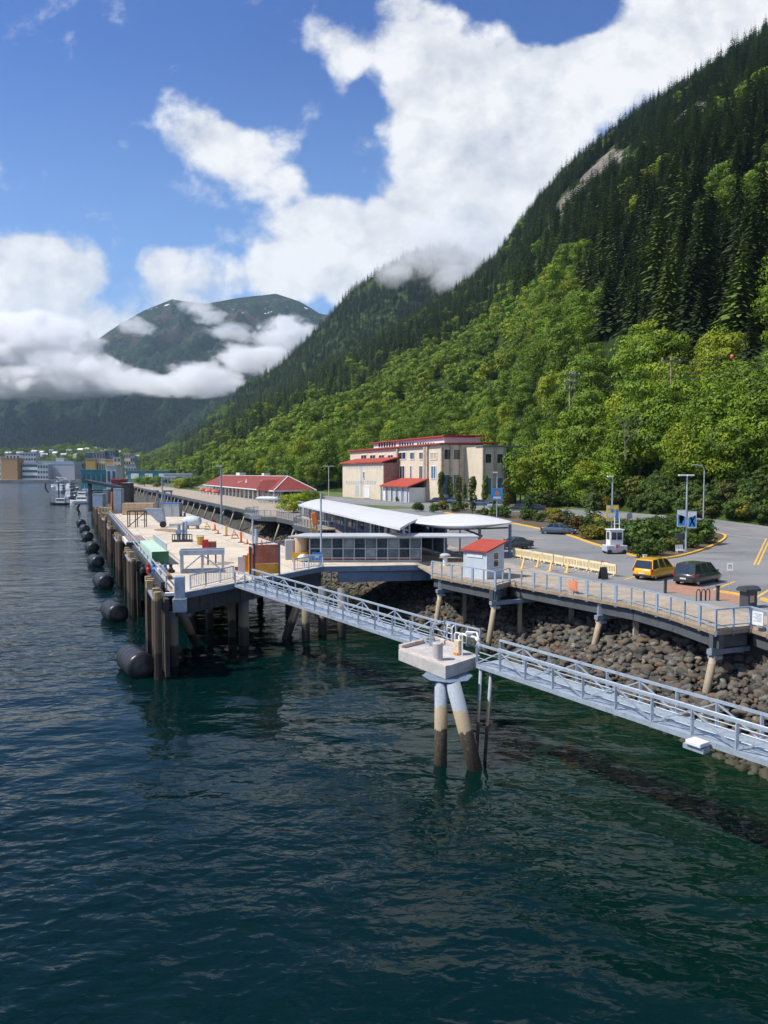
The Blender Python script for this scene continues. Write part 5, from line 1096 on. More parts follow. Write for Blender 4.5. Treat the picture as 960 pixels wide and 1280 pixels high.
pa, pb = st(31.6, 68), st(39.2, 134); dd = (pb-pa); un = dd.normalized(); on = Vector((un.y, -un.x, 0)); on = on if on.dot(SN) > 0 else -on; nn = 30
for k in range(nn):
    a = pa+dd*(k/nn); c = pa+dd*((k+1)/nn); za = gz(a.x, a.y)
    b = MB(); b.bar(a+Vector((0,0,za+.7)), a+Vector((0,0,za+.7)), .1) if False else b.bar(Vector((a.x, a.y, za)), Vector((a.x, a.y, ZC-.1)), .16, .16); bw(b, 'frame_post', M['alu'], pv)
    m1 = (a+c)/2; b = MB(); b.bar(Vector((a.x, a.y, (za+ZC)/2)) + un*.1, Vector((c.x, c.y, (za+ZC)/2)) - un*.1, .04, ZC-za-.5); bw(b, 'pane', M['glass'] if k % 5 != 2 else M['grey'], pv)
b = MB(); [b.bar(Vector((pa.x, pa.y, z_)), Vector((pb.x, pb.y, z_+.4*0)), .14, .12) for z_ in (8.2, ZC-.15)]; bw(b, 'transom', M['alu'], pv)
b = MB(); b.bar(Vector((pa.x, pa.y, 7.3))+on*4, Vector((pb.x, pb.y, 7.3))+on*4, .2, 3.2); bw(b, 'inner_wall', M['bluegrey'], pv)
railing('ramp_railing', [st(33.0, 76, 5.6), st(33.2, 84, 5.9), st(33.4, 96, 6.32), st(32, 101, 6.32)], 'grey ramp railing beside the glass pavilion', h=1.0, step=1.6, m=M['alu'], thick=False, picket=.3)
b = MB(); b.prism([(p.x, p.y) for p in (st(33.0,74), st(33.4,96), st(40.5,96), st(41,74))], [5.1, 5.9, 5.9, 5.1], [Z0+.02, zf+.0, zf+.0, Z0+.02]); ramp = tag(b.build('ramp_paving', M['plank']), kind='structure')
# wing-shaped end roof
L0 = onz(506, 650.5, 8.95); R0 = onz(641, 652.5, 8.95); wg = empty('wing_roof', (R0.x-.2, R0.y+.4, Z0), 0, 'white leaf-shaped wing roof with grey belly at the right end of the canopy', 'roof')
b = MB(); nu, nv = 28, 8; dv = R0-L0; cr = Vector((-dv.y, dv.x, 0)).normalized()
for lay in (0, 1):
    for i in range(nu+1):
        f = i/nu; hw = 3.7*math.sin(math.pi*min(1, f*.94+.03))**.7; c = L0 + dv*f + Vector((0, 0, .2*math.sin(math.pi*f)))
        for j in range(nv+1):
            u_ = j/nv*2-1; th = (.9*(1-u_*u_)*math.sin(math.pi*f) if lay else 0); p = c + cr*(u_*hw) + Vector((0, 0, .42*u_*math.sin(math.pi*f) + (.08*(1-u_*u_)*math.sin(math.pi*f) if not lay else -th-.06))); b.v.append(tuple(p))
m_ = (nu+1)*(nv+1)
for i in range(nu):
    for j in range(nv):
        k = i*(nv+1)+j; b.f.append((k, k+nv+1, k+nv+2, k+1)); b.f.append((m_+k, m_+k+1, m_+k+nv+2, m_+k+nv+1)); b.m += [0, 0]
    for j in (0, nv): k = i*(nv+1)+j; b.f.append((k, k+nv+1, m_+k+nv+1, m_+k)); b.m.append(0)
for j in range(nv):
    for i in (0, nu): k = i*(nv+1)+j; b.f.append((k, k+1, m_+k+1, m_+k)); b.m.append(0)
bw(b, 'wing_shell', M['whiteroof'], wg, smooth=True)
for px, m, zt in ((637.5, M['bluegrey'], 8.8), (598, M['grey'], 8.6), (572, M['alu'], 8.5), (535, M['alu'], 8.5)):
    f = (px-497)/(641-497); q = L0 + dv*f; b = MB(); b.tube((q.x, q.y, Z0), (q.x, q.y, zt-.1), .16 if px > 590 else .09, n=10); bw(b, 'post', m, wg)
b = MB(); q = L0+dv*.7; b.bar((q.x-2, q.y, 8.3), (q.x+.3, q.y, 7.4), .2); b.bar((q.x-3.2, q.y, 8.1), (q.x+3, q.y, 8.3), .16); bw(b, 'brace', M['darksteel'], wg)
# ---- thin light poles on dock and span
def pole(px, py, hpx, label, z=Z0, r_=.09, heads=1, hangs=None):
    p = onz(px, py, z); h = hpx/(F/p.y); e = empty('light_pole', p, 0, label, 'light pole'); b = MB(); b.tube((0, 0, 0), (0, 0, h), r_, r_*.8, n=8); b.box(-.2, .2, -.2, .2, 0, .2); b.build('shaft', M['alu'] if px > 300 else M['grey'], e)
    if heads: b = MB(); b.box(-.75, .25, -.2, .2, h-.05, h+.12); b.build('lamp_head', M['lgrey'], e, bevel=.03)
    return e, h
e, h = pole(277, 657, 74, 'tall grey light pole on the dock edge before the red-roofed shop', r_=.17)
pole(203.5, 659, 62, 'dark light pole at the far steel ramp on the dock', r_=.14, heads=0)
e, h = pole(401.5, 706, 91, 'slim grey pole rising through the front of the span railing', heads=0, r_=.1)
b = MB(); b.box(-.85, .05, -.14, -.1, .45, 1.2); b.build('blue_sign', M['blue'], e); b = MB(); b.box(-.6, -.2, -.146, -.141, .7, .95); b.build('sign_mark', M['white'], e)
e, h = pole(316, 684, 42, 'short double post with cabinet beside the rear parapet of the dock', r_=.13, heads=0); b = MB(); b.tube((.4, 0, 0), (.4, 0, h*.55), .2); b.build('drum', M['alu'], e); b = MB(); b.bar((-.3, 0, h*.9), (1.0, 0, h*.9), .25, .4); b.build('head_frame', M['grey'], e)
# ---- gear on the dock
def dk(px, py): return onz(px, py, Z0)
rzd = math.atan2(SD.y, SD.x)-math.pi/2
p = dk(253, 716); e = empty('steel_test_frame', p, R(12), 'large grey braced steel frame at the near end of the dock', 'frame'); w_ = 3.5/2; h = 2.0
b = MB(); b.box(-w_-.15, w_+.15, -.2, .2, h-.42, h); b.box(-w_-.15, w_+.15, 1.3, 1.6, h-.25, h); b.build('top_beam', M['alu'], e)
for x_ in (-w_, 0, w_): b = MB(); b.bar((x_, 0, 0), (x_, 0, h-.4), .22, .2); b.build('leg', M['alu'], e)
for x_ in (-w_, w_): b = MB(); b.bar((x_, 1.45, 0), (x_, 1.45, h-.2), .2); b.build('leg', M['alu'], e)
for sx in (-1, 1): b = MB(); b.bar((sx*(w_-.1), 0, .2), (sx*.1, 0, h-.5), .11, .1); b.build('diagonal_brace', M['alu'], e)
b = MB(); b.bar((-w_, 0, .14), (w_, 0, .14), .3, .26); b.bar((-w_, 1.45, .1), (w_, 1.45, .1), .2, .2); [b.bar((x_, 0, .1), (x_, 1.45, .1), .16) for x_ in (-w_, w_)]; b.build('base_beam', M['grey'], e)
for px, py, c_, w0, h0, lab in ((257, 706, 'redp', .28, 2.4, 'tall dark red tank standing behind the steel frame'), (265, 704, 'tanred', .42, 2.1, 'brownish box stack right of the red tank')):
    m_ = M['redp'] if c_ == 'redp' else mat('dull_red_box', (.25,.09,.07), .7)
    p = dk(px, py); e = empty('tank_unit', p, R(10), lab, 'tank'); b = MB(); b.box(-w0, w0, -w0, w0, 1.2, h0); b.build('body', m_, e, bevel=.04); b = MB(); [b.bar((x_, y_, 0), (x_, y_, 1.2), .1) for x_ in (-w0+.06, w0-.06) for y_ in (-w0+.06, w0-.06)]; b.build('stand', M['darksteel'], e)
p = dk(200.5, 706); L_ = 13; e = empty('green_trough', p, rzd, 'long green trough, its sunlit side painted paler, with white picket guard along the berth', 'trough')
b = MB(); b.box(-.75, .75, 0, L_, .12, 1.25); b.build('body', M['litgreen'], e); b = MB(); b.box(-.76, .76, -.05, -.002, .12, 1.26); b.build('end_panel', M['green'], e); b = MB(); b.box(.752, .78, -.04, L_, .12, 1.26); b.build('side_panel', M['green'], e)  # end and right panels hold the green's shaded tone in their colour
b = MB(); [b.box(-.76, -.755, k*1.0+.9, k*1.0+.96, .2, 1.2) for k in range(12)]; b.build('ribs', M['white'], e); b = MB(); b.box(-.95, .8, -.1, L_, 0, .12); b.build('skid', M['darksteel'], e)
b = MB(); [b.box(.6, .64, k*.42, k*.42+.05, 1.25, 2.0) for k in range(31)]; b.box(.6, .64, 0, L_, 1.95, 2.0); b.build('picket_guard', M['white'], e)
p = dk(172, 682); e = empty('deck_hatch', p, rzd, 'flat brown hatch box with white sides beside the berth rail', 'hatch'); b = MB(); b.box(-1.25, 1.25, 0, 8, 0, .55); b.build('coaming', M['white'], e, bevel=.05); b = MB(); b.box(-1.05, 1.05, .2, 7.8, .55, .62); b.build('lid', mat('brown_lid', (.27,.19,.17), .7), e); b = MB(); b.box(-1.3, 1.3, -.25, 0, 0, .4); b.build('end_bumper', M['darksteel'], e)
p = dk(197, 716); e = empty('valve_cluster', p, rzd+R(20), 'cluster of red white and blue hose valves on the dock corner', 'valves')
for k in range(6): b = MB(); b.lathe((-.9+.38*k*.9, .9-.35*k, .0), [(0, 0), (.22, 0), (.22, .35), (.13, .5), (.16, .75), (0, .8)], 10); b.build('valve', [M['dark'], M['redp'], M['blue'], M['white'], M['blue'], M['dark']][k], e)
b = MB(); b.tube((-1.1, 1.1, .15), (1.1, -1.0, .15), .12); b.build('pipe', M['dark'], e)
p = dk(226, 745); e = empty('edge_cabinet', (p.x, p.y-.25, Z0), R(12), 'tall grey electrical cabinet standing on the dock corner edge', 'cabinet'); b = MB(); b.box(-.36, .36, -.3, .3, -.1, 1.45); b.build('upper_box', M['alu'], e, bevel=.06); b = MB(); b.box(-.48, .48, -.42, .3, -1.05, -.1); b.build('lower_box', M['alu'], e, bevel=.04)
b = MB(); b.box(-1.0, -.4, -.2, .2, .1, .3); b.build('side_arm', M['white'], e)
p = dk(220, 750); 
p = dk(200, 672 if False else 659); e = empty('steel_boarding_ramp', (p.x+.3, p.y, Z0), R(6), 'grey triangular boarding ramp with stair frame at mid dock', 'ramp')
b = MB(); b.add([(-2.6,-.5,3.0),(.2,-.5,3.0),(.6,-.5,.2),(-.6,-.5,.9),(-2.6,1.0,3.0),(.2,1.0,3.0),(.6,1.0,.2),(-.6,1.0,.9)], [(0,1,2,3),(7,6,5,4),(0,4,5,1),(1,5,6,2),(2,6,7,3),(3,7,4,0)]); b.build('ramp_body', M['alu'], e)
for x_ in (-5.2, -4.0, -2.6): b = MB(); b.bar((x_, -.4, 0), (x_, -.4, 2.6), .13); b.bar((x_, 1, 0), (x_, 1, 2.6), .13); b.build('leg', M['darksteel'], e)
b = MB(); b.bar((-5.3, -.4, 2.6), (-2.4, -.4, 2.6), .15); b.bar((-5.3, 1, 2.6), (-2.4, 1, 2.6), .15); b.bar((-5.2, -.4, .1), (-2.4, -.4, 2.5), .12); b.bar((-3.2, -.4, 1.2), (-2.4, -.4, 1.2), .1); b.build('stair_frame', M['darksteel'], e)
b = MB(); b.lathe((.3, -.8, .5), [(0, 0), (.5, 0), (.5, .3), (0, .3)], 18, Vector((0, 1, 0))); b.build('wheel', M['tyre'], e)
p = dk(213, 646); e = empty('grey_container', p, R(3), 'grey container with blue lid near the rear parapet', 'container'); b = MB(); b.box(-1.7, 1.7, 0, 3, 0, 2.6); b.build('body', M['lgrey'], e); b = MB(); b.box(-1.75, 1.75, -.05, 3.05, 2.6, 2.75); b.build('lid', M['blue'], e); b = MB(); b.box(.2, .26, -.04, -.002, .1, 2.5); b.build('door_bar', M['grey'], e)
p = dk(178, 660 if False else 643.5); e = empty('tan_container', (p.x-1.0, p.y, Z0), R(2), 'long tan panelled storage container across the far end of the dock', 'container'); b = MB(); b.box(-3.2, 3.2, 0, 2.6, .1, 2.4); b.build('body', M['tan'], e); b = MB(); [b.box(-3.2+1.28*k, -3.14+1.28*k, -.03, -.002, .1, 2.4) for k in range(1, 5)]; b.box(-3.2, 3.2, -.03, -.002, 1.25, 1.31); b.build('ribs', M['brown'], e); b = MB(); b.box(-3.25, 3.25, 0, 2.6, 0, .1); b.build('skid', M['dark'], e)
p = dk(228, 677); e = empty('pump_skid', p, R(8), 'blue and grey pump machine on a dark skid in the dock middle', 'machine'); b = MB(); b.box(-1.2, 1.2, -.6, .8, 0, .22); [b.box(-1.2+.3*k, -1.1+.3*k, -.62, -.55, .2, .95) for k in range(9)]; b.box(-1.2, 1.2, -.64, -.54, .9, 1.0); b.build('skid', M['darksteel'], e)
b = MB(); b.tube((-.4, 0, .2), (-.4, 0, 2.2), .2); b.tube((.15, .1, .2), (.15, .1, 2.5), .16); b.build('column', M['grey'], e); b = MB(); b.tube((.5, 0, .2), (.5, 0, 2.6), .12); b.box(-.75, -.1, -.3, .3, 1.0, 1.5); b.build('blue_tank', mat('pale_blue_tank', (.25,.40,.60), .5), e); b = MB(); b.bar((-1.6, 0, 2.1), (.1, 0, 2.2), .3); b.build('boom', M['boothblue'], e)
p = dk(240, 661); e = empty('oval_tank', p, R(-8), 'pale blue oval tank lying on cradles behind the pump', 'tank'); b = MB(); b.lathe((-1.3, 0, 1.2), [(0, 0), (.5, .1), (.75, .4), (.75, 2.4), (.5, 2.7), (0, 2.8)], 18, Vector((1, 0, 0))); b.build('shell', M['boothblue'], e, smooth=True); b = MB(); [b.box(x_-.1, x_+.1, -.5, .5, 0, .7) for x_ in (-.8, .9)]; b.build('cradle', M['grey'], e)
p = dk(250.5, 681); e = empty('waste_drum', p, 0, 'yellow brown drum with handle near the pump machine', 'drum'); b = MB(); b.lathe((0, 0, 0), [(0, 0), (.38, 0), (.42, .3), (.45, 1.0), (0, 1.0)], 16); b.build('drum', mat('yellow_drum', (.45,.29,.06), .7), e); b = MB(); b.path([(-.42, 0, .9), (-.42, 0, 1.15), (.42, 0, 1.15), (.42, 0, .9)], .03); b.build('handle', M['grey'], e)
p = dk(214, 664); e = empty('timber_skid', p, rzd+R(25), 'low pile of brown timber skids behind the pump', 'skid'); 
for k in range(4): b = MB(); b.bar((-.9+.5*k, -3, .12), (-.9+.5*k, 3, .12), .26, .24); b.build('baulk', M['timber'], e)
# orange and yellow gear along the rear parapet
gear = [(259,662,'yellow folding barricade nearest the tall light pole','y'),(268.5,663,'orange upright cone by the light pole foot','o'),(272.5,667,'small orange cone right of the pole','s'),(283,669.5,'yellow upright post by the parapet','p'),(293,673,'orange chair-shaped barricade on the parapet side','c'),(301.5,678,'orange upright post right of the chair-shaped barricade','p2'),(309,680,'low orange cone before the double post','s'),(327,686,'orange cone between parapet and orange screen','o'),(336,679,'orange cone lying on the rear parapet','s'),(350,684,'orange cone with bent top near the cabinet','s')]
for px, py, lab, kd in gear:
    p = dk(px, py); e = empty('traffic_cone' if kd in 'os' else 'barricade', p, R(px*7 % 60), lab, 'cone' if kd in 'os' else 'barricade'); m_ = M['yellow'] if kd in ('y', 'p') else M['orange']
    if kd in 'os': s_ = .72 if kd == 'o' else .45; b = MB(); b.lathe((0, 0, .05), [(.32*s_, 0), (.3*s_, .3*s_), (.18*s_, .9*s_), (.12*s_, 1.3*s_), (0, 1.3*s_)], 12); b.build('cone', m_, e)
    elif kd in ('p', 'p2'): b = MB(); b.box(-.14, .14, -.14, .14, .05, 1.35); b.build('post', m_, e, bevel=.04)
    else: b = MB(); b.bar((-.35, 0, .05), (0, 0, 1.3), .5, .1); b.bar((.55, 0, .05), (0, 0, .9), .5, .1); b.box(-.5, .5, -.3, .3, .4, .5); b.build('panel', m_, e)
    b = MB(); b.box(-.4, .4, -.35, .35, 0, .05); b.build('base', M['dark'], e)
# orange screen and boards at the head of the gangway
p = dk(334, 719); e = empty('orange_screen', p, R(20), 'orange screen enclosure with dark posts at the gangway head', 'screen'); b = MB(); b.box(-1.15, 1.0, 0, .06, 1.0, 2.6); b.build('upper_sheet', mat('terracotta_sheet', (.50,.15,.08), .7), e); b = MB(); b.box(-1.15, 1.0, 0, .06, .1, .98); b.build('lower_sheet', mat('amber_sheet', (.70,.33,.04), .7), e); b = MB(); b.box(-1.42, -1.2, 0, .9, .1, 2.4); b.build('side_sheet', M['orange'], e)
for x_ in (-1.45, -1.1, 1.05): b = MB(); b.box(x_-.07, x_+.07, -.08, .05, 0, 2.75 if x_ > -1.4 else 2.5); b.build('post', M['darksteel'] if x_ < 0 else M['bluegrey'], e)
b = MB(); b.bar((-1.5, .0, 2.65), (1.15, 0, 2.85), .1, .1); b.build('top_bar', M['grey'], e)
for k, (px, py, m_, lab) in enumerate(((302,718,M['boothblue'],'pale blue board leftmost at the gangway head'),(308,717,M['yellow'],'amber board between the two blue boards'),(314,716,M['blue'],'strong blue board beside the orange screen'),(298,717,M['redp'],'small red board by the gangway post'),(390,701,M['orange'],'orange mesh panel hanging on the span railing'),(375,702,M['yellow'],'amber panel on the span railing'))):
    p = dk(px, py); e = empty('site_board', (p.x, p.y, Z0), R(15), lab, 'board'); w0 = .3 if k < 4 else .75; h0 = (1.5, 1.6, 1.7, .6, 1.0, .9)[k]; b = MB(); b.box(-w0, w0, 0, .05, .15, h0); b.build('board', m_, e); b = MB(); b.box(-w0, -w0+.06, .05, .1, 0, h0); b.box(w0-.06, w0, .05, .1, 0, h0); b.build('frame', M['grey'], e)
p = dk(363, 700); e = empty('grey_power_cabinet', p, R(10), 'pale grey power cabinet with black vents beside the shelter', 'cabinet'); b = MB(); b.box(-.5, .35, 0, .8, 0, 2.0); b.build('case', M['lgrey'], e, bevel=.03); b = MB(); b.box(.38, .8, .1, .8, 0, 1.9); b.build('vent_side', M['dark'], e)
p = dk(376, 702); e = empty('tan_tank', p, 0, 'round tan tank with white bag beside the shelter wall', 'tank'); b = MB(); b.lathe((0, 1, 0), [(0, 0), (.7, 0), (.7, 2.3), (.5, 2.4), (0, 2.4)], 18); b.build('shell', M['tan'], e, smooth=False); b = MB(); b.blob((.3, -.2, .4), .6, .4, .35, 3); b.build('bag', M['white'], e, smooth=True)
p = g(396.5, 668); e = empty('yellow_hoist', (p.x-.5, p.y, gz(p.x, p.y)), 0, 'orange and yellow hoist standing beside the trestle bay', 'hoist'); b = MB(); b.bar((-.3, 0, 0), (-.3, 0, 1.3), .2); b.bar((.5, 0, 0), (.4, 0, 1.3), .2); b.bar((-.3, 0, .7), (.5, 0, .7), .15); b.build('leg_frame', M['yellow'], e); b = MB(); b.add([(-.1,-.2,1.3),(.7,-.2,1.3),(.3,-.2,2.9),(-.3,-.2,2.7),(-.1,.3,1.3),(.7,.3,1.3),(.3,.3,2.9),(-.3,.3,2.7)], [(0,1,2,3),(7,6,5,4),(0,4,5,1),(1,5,6,2),(2,6,7,3),(3,7,4,0)]); b.build('hood', M['orange'], e, bevel=.06)
# ---- dark frames, cabinets and rails at the far end of the dock
def sbox(name, px0, px1, py0, py1, Y, depth, m, label, cat, extra=None):
    a = at(px0, py1, Y); c = at(px1, py0, Y); e = empty(name, ((a.x+c.x)/2, Y, a.z), 0, label, cat); w_ = (c.x-a.x)/2; h = c.z-a.z
    b = MB(); b.box(-w_, w_, 0, depth, 0, h); b.build('body', m, e, bevel=.03)
    if extra: extra(e, w_, h, depth)
    else: b = MB(); b.box(-w_-.05, w_+.05, -.06, depth+.05, h, h+.1); b.build('lid', M['lgrey'], e); 
    return e
sbox('control_cabinet', 116, 128, 618, 634, 168, 2, M['alu'], 'blue grey control cabinet by the far berth edge', 'cabinet'); sbox('control_cabinet', 142, 151, 611, 643, 163, 2, M['alu'], 'tall blue grey cabinet beside the orange mast', 'cabinet'); sbox('control_cabinet', 129, 135, 612, 630, 172, 2, M['grey'], 'slim grey cabinet behind the yellow rail', 'cabinet')
p = dk(113, 637); e = empty('gantry_frame', p, 0, 'dark timber gantry with sloping roof at the far dock end', 'gantry')
for x_ in (0, 5.5): b = MB(); b.box(x_-.35, x_+.35, -.3, .3, -.5, 6.3-.3*x_*.2); b.build('column', M['darksteel'], e)
b = MB(); b.bar((-.8, 0, 6.8), (7.5, 0, 5.2), 3.0, .7); b.build('sloping_roof', M['darksteel'], e); b = MB(); b.bar((0, 0, 4.6), (5.5, 0, 4.6), .3); b.build('cross_beam', M['darksteel'], e)
p = dk(139, 641); e = empty('orange_mast', p, 0, 'thin orange mast between the blue grey cabinets', 'mast'); b = MB(); b.bar((0, 0, 0), (.2, 0, 4.6), .3); b.build('shaft', M['orange'], e); b = MB(); b.box(-.4, .4, -.3, .3, 0, .5); b.build('foot', M['yellow'], e)
railing('yellow_guard_rail', [dk(124, 641), dk(139, 643), dk(139, 640)], 'yellow pipe guard rail at the far end of the dock', h=1.3, step=2, m=M['yellow'], thick=False)
sbox('dark_shed', 152, 162, 604, 640, 180, 3, M['darksteel'], 'dark upright shed wall beyond the tan container', 'shed')
for k, (px0, px1) in enumerate(((184,197),(206,214))):
    a = at(px0, 632, 175); c = at(px1, 614, 175); e = empty('portal_frame', (a.x, 175, a.z), 0, 'dark timber portal frame under the wharf, %s of the light pole' % ('left', 'right')[k], 'frame'); w_ = c.x-a.x; h = c.z-a.z
    for x_ in (0, w_): b = MB(); b.bar((x_, 0, -4), (x_, 0, h), .35); b.build('leg', M['grey'], e)
    b = MB(); b.bar((-.3, 0, h), (w_+.3, 0, h), .35, .45); b.build('beam', M['grey'], e)
q = dk(301, 0) if False else None
for k in range(3):
    px = (262, 270, 0)[k]
e = empty('life_ring_post', g(270, 640), 0, 'red and white life ring panel hanging below the trestle walkway', 'life ring'); e.location = (e.location.x, e.location.y-2.5, 0); b = MB(); b.box(-.6, .6, -.1, .1, 2.6, 3.6); b.build('white_board', M['white'], e, bevel=.05); b = MB(); b.lathe((0, -.15, 4.3), [(.3, 0), (.65, 0), (.65, .18), (.3, .18)], 16, Vector((0, 1, 0))); b.build('ring', M['redp'], e); b = MB(); b.bar((0, .1, -1), (0, .1, 5.8), .12); b.build('post', M['grey'], e)
# ================================================================ buildings, town, boats, poles on the slope
def sbx(b, s0, s1, t0, t1, z0, z1):
    P_ = [st(s0, t0), st(s1, t0), st(s1, t1), st(s0, t1)]; return b.prism([(p.x, p.y) for p in P_], z0, z1)
zb = 6.25
bl = empty('cream_building', st(87.5, 169, zb), 0, 'large cream warehouse building with several red roof levels and tall windows', 'building')
def wallp(name, m, *boxes, parent=None, bevel=0):
    b = MB()
    for q in boxes: sbx(b, *q)
    return bw(b, name, m, parent or bl)
wallp('main_wall', M['cream'], (87.5, 104, 169, 236, zb-1, 21.35)); wallp('front_wing_wall', M['cream'], (82.6, 87.49, 195.6, 230, zb-1, 17.0))
wallp('wing_end_wall', mat('brownish_end_wall', (.30,.19,.16), .8, dirt=((.2,.14,.12),.5)), (82.8, 87.45, 195.5, 195.59, zb, 17.0))
wallp('clerestory_wall', M['white'], (92, 103, 176, 226, 21.36, 23.7)); wallp('rear_wing_wall', M['cream'], (94.3, 101, 160, 168.9, zb-1, 20.6), (101.01, 106.5, 163.5, 178, zb-1, 19.6)); wallp('porch_wall', M['white'], (82.2, 87.48, 177, 195.4, zb-1, 10.2))
def slab(name, s0, s1, t0, t1, za, zb_, th=.35, m=None):
    P_ = [st(s0, t0), st(s1, t0), st(s1, t1), st(s0, t1)]; b = MB(); b.prism([(p.x, p.y) for p in P_], [za, zb_, zb_, za], [za+th, zb_+th, zb_+th, za+th]); return bw(b, name, m or M['red'], bl)
slab('main_roof', 86.7, 104.6, 168.3, 237, 21.37, 21.9); slab('wing_roof', 81.9, 87.4, 194.8, 231, 17.02, 18.4); slab('clerestory_roof', 91.2, 103.8, 175, 227, 23.72, 24.0); slab('porch_roof', 81.3, 87.4, 176, 195.3, 10.22, 12.3); slab('rear_wing_roof', 94, 107, 159.5, 163.4, 20.65, 20.6, .25, M['slate'])
slab('rear_wing_roof', 101.1, 107, 163.45, 178.5, 19.65, 19.6, .25, M['slate'])
def tpx(x_, s=87.5):
    r_ = (x_-480)/F; return (.921*s-.39*s*r_)/(.39+.921*r_)*1.0 if False else (s*SN.x - s*SN.y*r_)/(-SD.x + SD.y*r_)
def zpy(x_, y_, s=87.5):
    t_ = tpx(x_, s); Y = s*SN.y + SD.y*t_; return at(x_, y_, Y).z
def fwin(x0, x1, y0, y1, s=87.5, m=None, name='window', rows=1, frame=True):
    t1, t0 = tpx(x0, s), tpx(x1, s); xm = (x0+x1)/2; z1, z0 = zpy(xm, y0, s), zpy(xm, y1, s); b = MB(); sbx(b, s-.06, s-.01, t0, t1, z0, z1); o = bw(b, name, m or M['glass'], bl)
    if frame:
        b = MB(); sbx(b, s-.14, s-.0, t0-.25, t0, z0-.2, z1+.2); sbx(b, s-.14, s-.0, t1, t1+.25, z0-.2, z1+.2); sbx(b, s-.14, s-.0, t0, t1, z1, z1+.2); sbx(b, s-.16, s-.0, t0, t1, z0-.2, z0); sbx(b, s-.10, s-.061, (t0+t1)/2-.08, (t0+t1)/2+.08, z0, z1)
        f = b.build('frame', M['white']); f.parent = o; KID.setdefault(o.name, []).append(f); L = bl.location
        for v in f.data.vertices: v.co -= L
    return o
pz = lambda x_, y_: (400+x_/3.43, 520+y_/3.43)
def zw(x0, x1, y0, y1, **k): a = pz(x0, y0); c = pz(x1, y1); return fwin(a[0], c[0], a[1], c[1], **k)
for x0, x1 in ((338,368),(388,404),(427,442)): zw(x0, x1, 157, 184); 
for x0, x1 in ((343,363),(387,394),(427,441)): zw(x0, x1, 215, 268)
zw(474, 502, 158, 184, m=M['tan']); zw(478, 497, 216, 268, m=M['bluebuilding'])
for k in range(4): zw(178+38*k, 200+38*k, 168, 186)
for k in range(22): a = (252+11*k); zw(a, a+6, 114, 134, s=92, m=M['glass'], frame=False) if k not in (7, 14) else None
for k in range(14): zw(112+11*k, 117+11*k, 213, 224, s=82.6, frame=False, m=M['lgrey'])
for k in range(13): zw(113+10*k, 118+10*k, 278, 292, s=82.6, frame=False, m=M['lgrey'])
zw(190, 213, 303, 348, s=82.6, name='loading_door', m=M['white']); zw(152, 166, 296, 344, s=82.6, name='grey_panel', m=M['lgrey'], frame=False); zw(174, 181, 215, 345, s=82.6, name='downpipe', m=M['lgrey'], frame=False); zw(186, 192, 240, 268, s=82.6, name='window')
b = MB()
for x_ in (462, 335, 452): t_ = tpx(pz(x_, 0)[0]); sbx(b, 87.0, 87.48, t_-.5, t_+.5, zb, 21.2)
for s_ in (87.6, 90.2, 93.0, 94.5, 97.8, 100.6, 103, 106): t0 = 169 if s_ < 94 else (160 if s_ < 101 else 163.5); sbx(b, s_-.3, s_+.3, t0-.45, t0-.01, zb, 21.2 if s_ < 94 else (20.3 if s_ < 101 else 19.3))
bw(b, 'pilasters', mat('dark_cream_trim', (.42,.34,.26), .8), bl)
for s0, t0, zs in ((88.3,169,((17.6,20.1),(8.5,13.6))),(91,169,((17.6,20.1),(8.5,13.6))),(95.1,160,((16.6,18.8),(8.8,12.8))),(98.5,160,((16.6,18.8),(9,12.8))),(101.6,163.5,((15.6,17.8),(9,11.8))),(104,163.5,((15.6,17.8),))):
    for z0, z1 in zs:
        b = MB(); sbx(b, s0, s0+1.7, t0-.06, t0-.01, z0, z1); o = bw(b, 'window', M['glass'] if z0 > 12 else M['bluebuilding'], bl); b = MB(); sbx(b, s0-.15, s0, t0-.12, t0-.0, z0-.15, z1+.15); sbx(b, s0+1.7, s0+1.85, t0-.12, t0-.0, z0-.15, z1+.15); sbx(b, s0, s0+1.7, t0-.12, t0-.0, z1, z1+.15); b.v = [(v[0]-bl.location.x, v[1]-bl.location.y, v[2]-bl.location.z) for v in b.v]; b.build('frame', M['white'], o)
zw(208, 228, 0, 0) if False else None
for k in range(6): b = MB(); sbx(b, 81.6, 81.9, 177+3.6*k, 177.3+3.6*k, zb, 10.3); bw(b, 'porch_post', M['grey'], bl)
b = MB(); [sbx(b, 82.12, 82.19, 178+4*k, 181+4*k, zb+.3, 9.6) for k in range(4)]; bw(b, 'porch_door', M['lgrey'], bl)
# person figure at the corner of the porch is only a hanging red and blue mark in the photo
p = g(526, 626); e = empty('hanging_banner', p, 0, 'small red and blue banner standing by the porch corner', 'banner'); b = MB(); b.tube((0, 0, 0), (0, 0, 3.4), .07); b.build('pole', M['grey'], e); b = MB(); b.box(-.8, .5, -.1, -.02, 1.2, 3.2); b.build('blue_cloth', M['blue'], e); b = MB(); b.box(-.5, .3, -.14, -.102, 1.6, 2.4); b.build('red_patch', M['redp'], e)
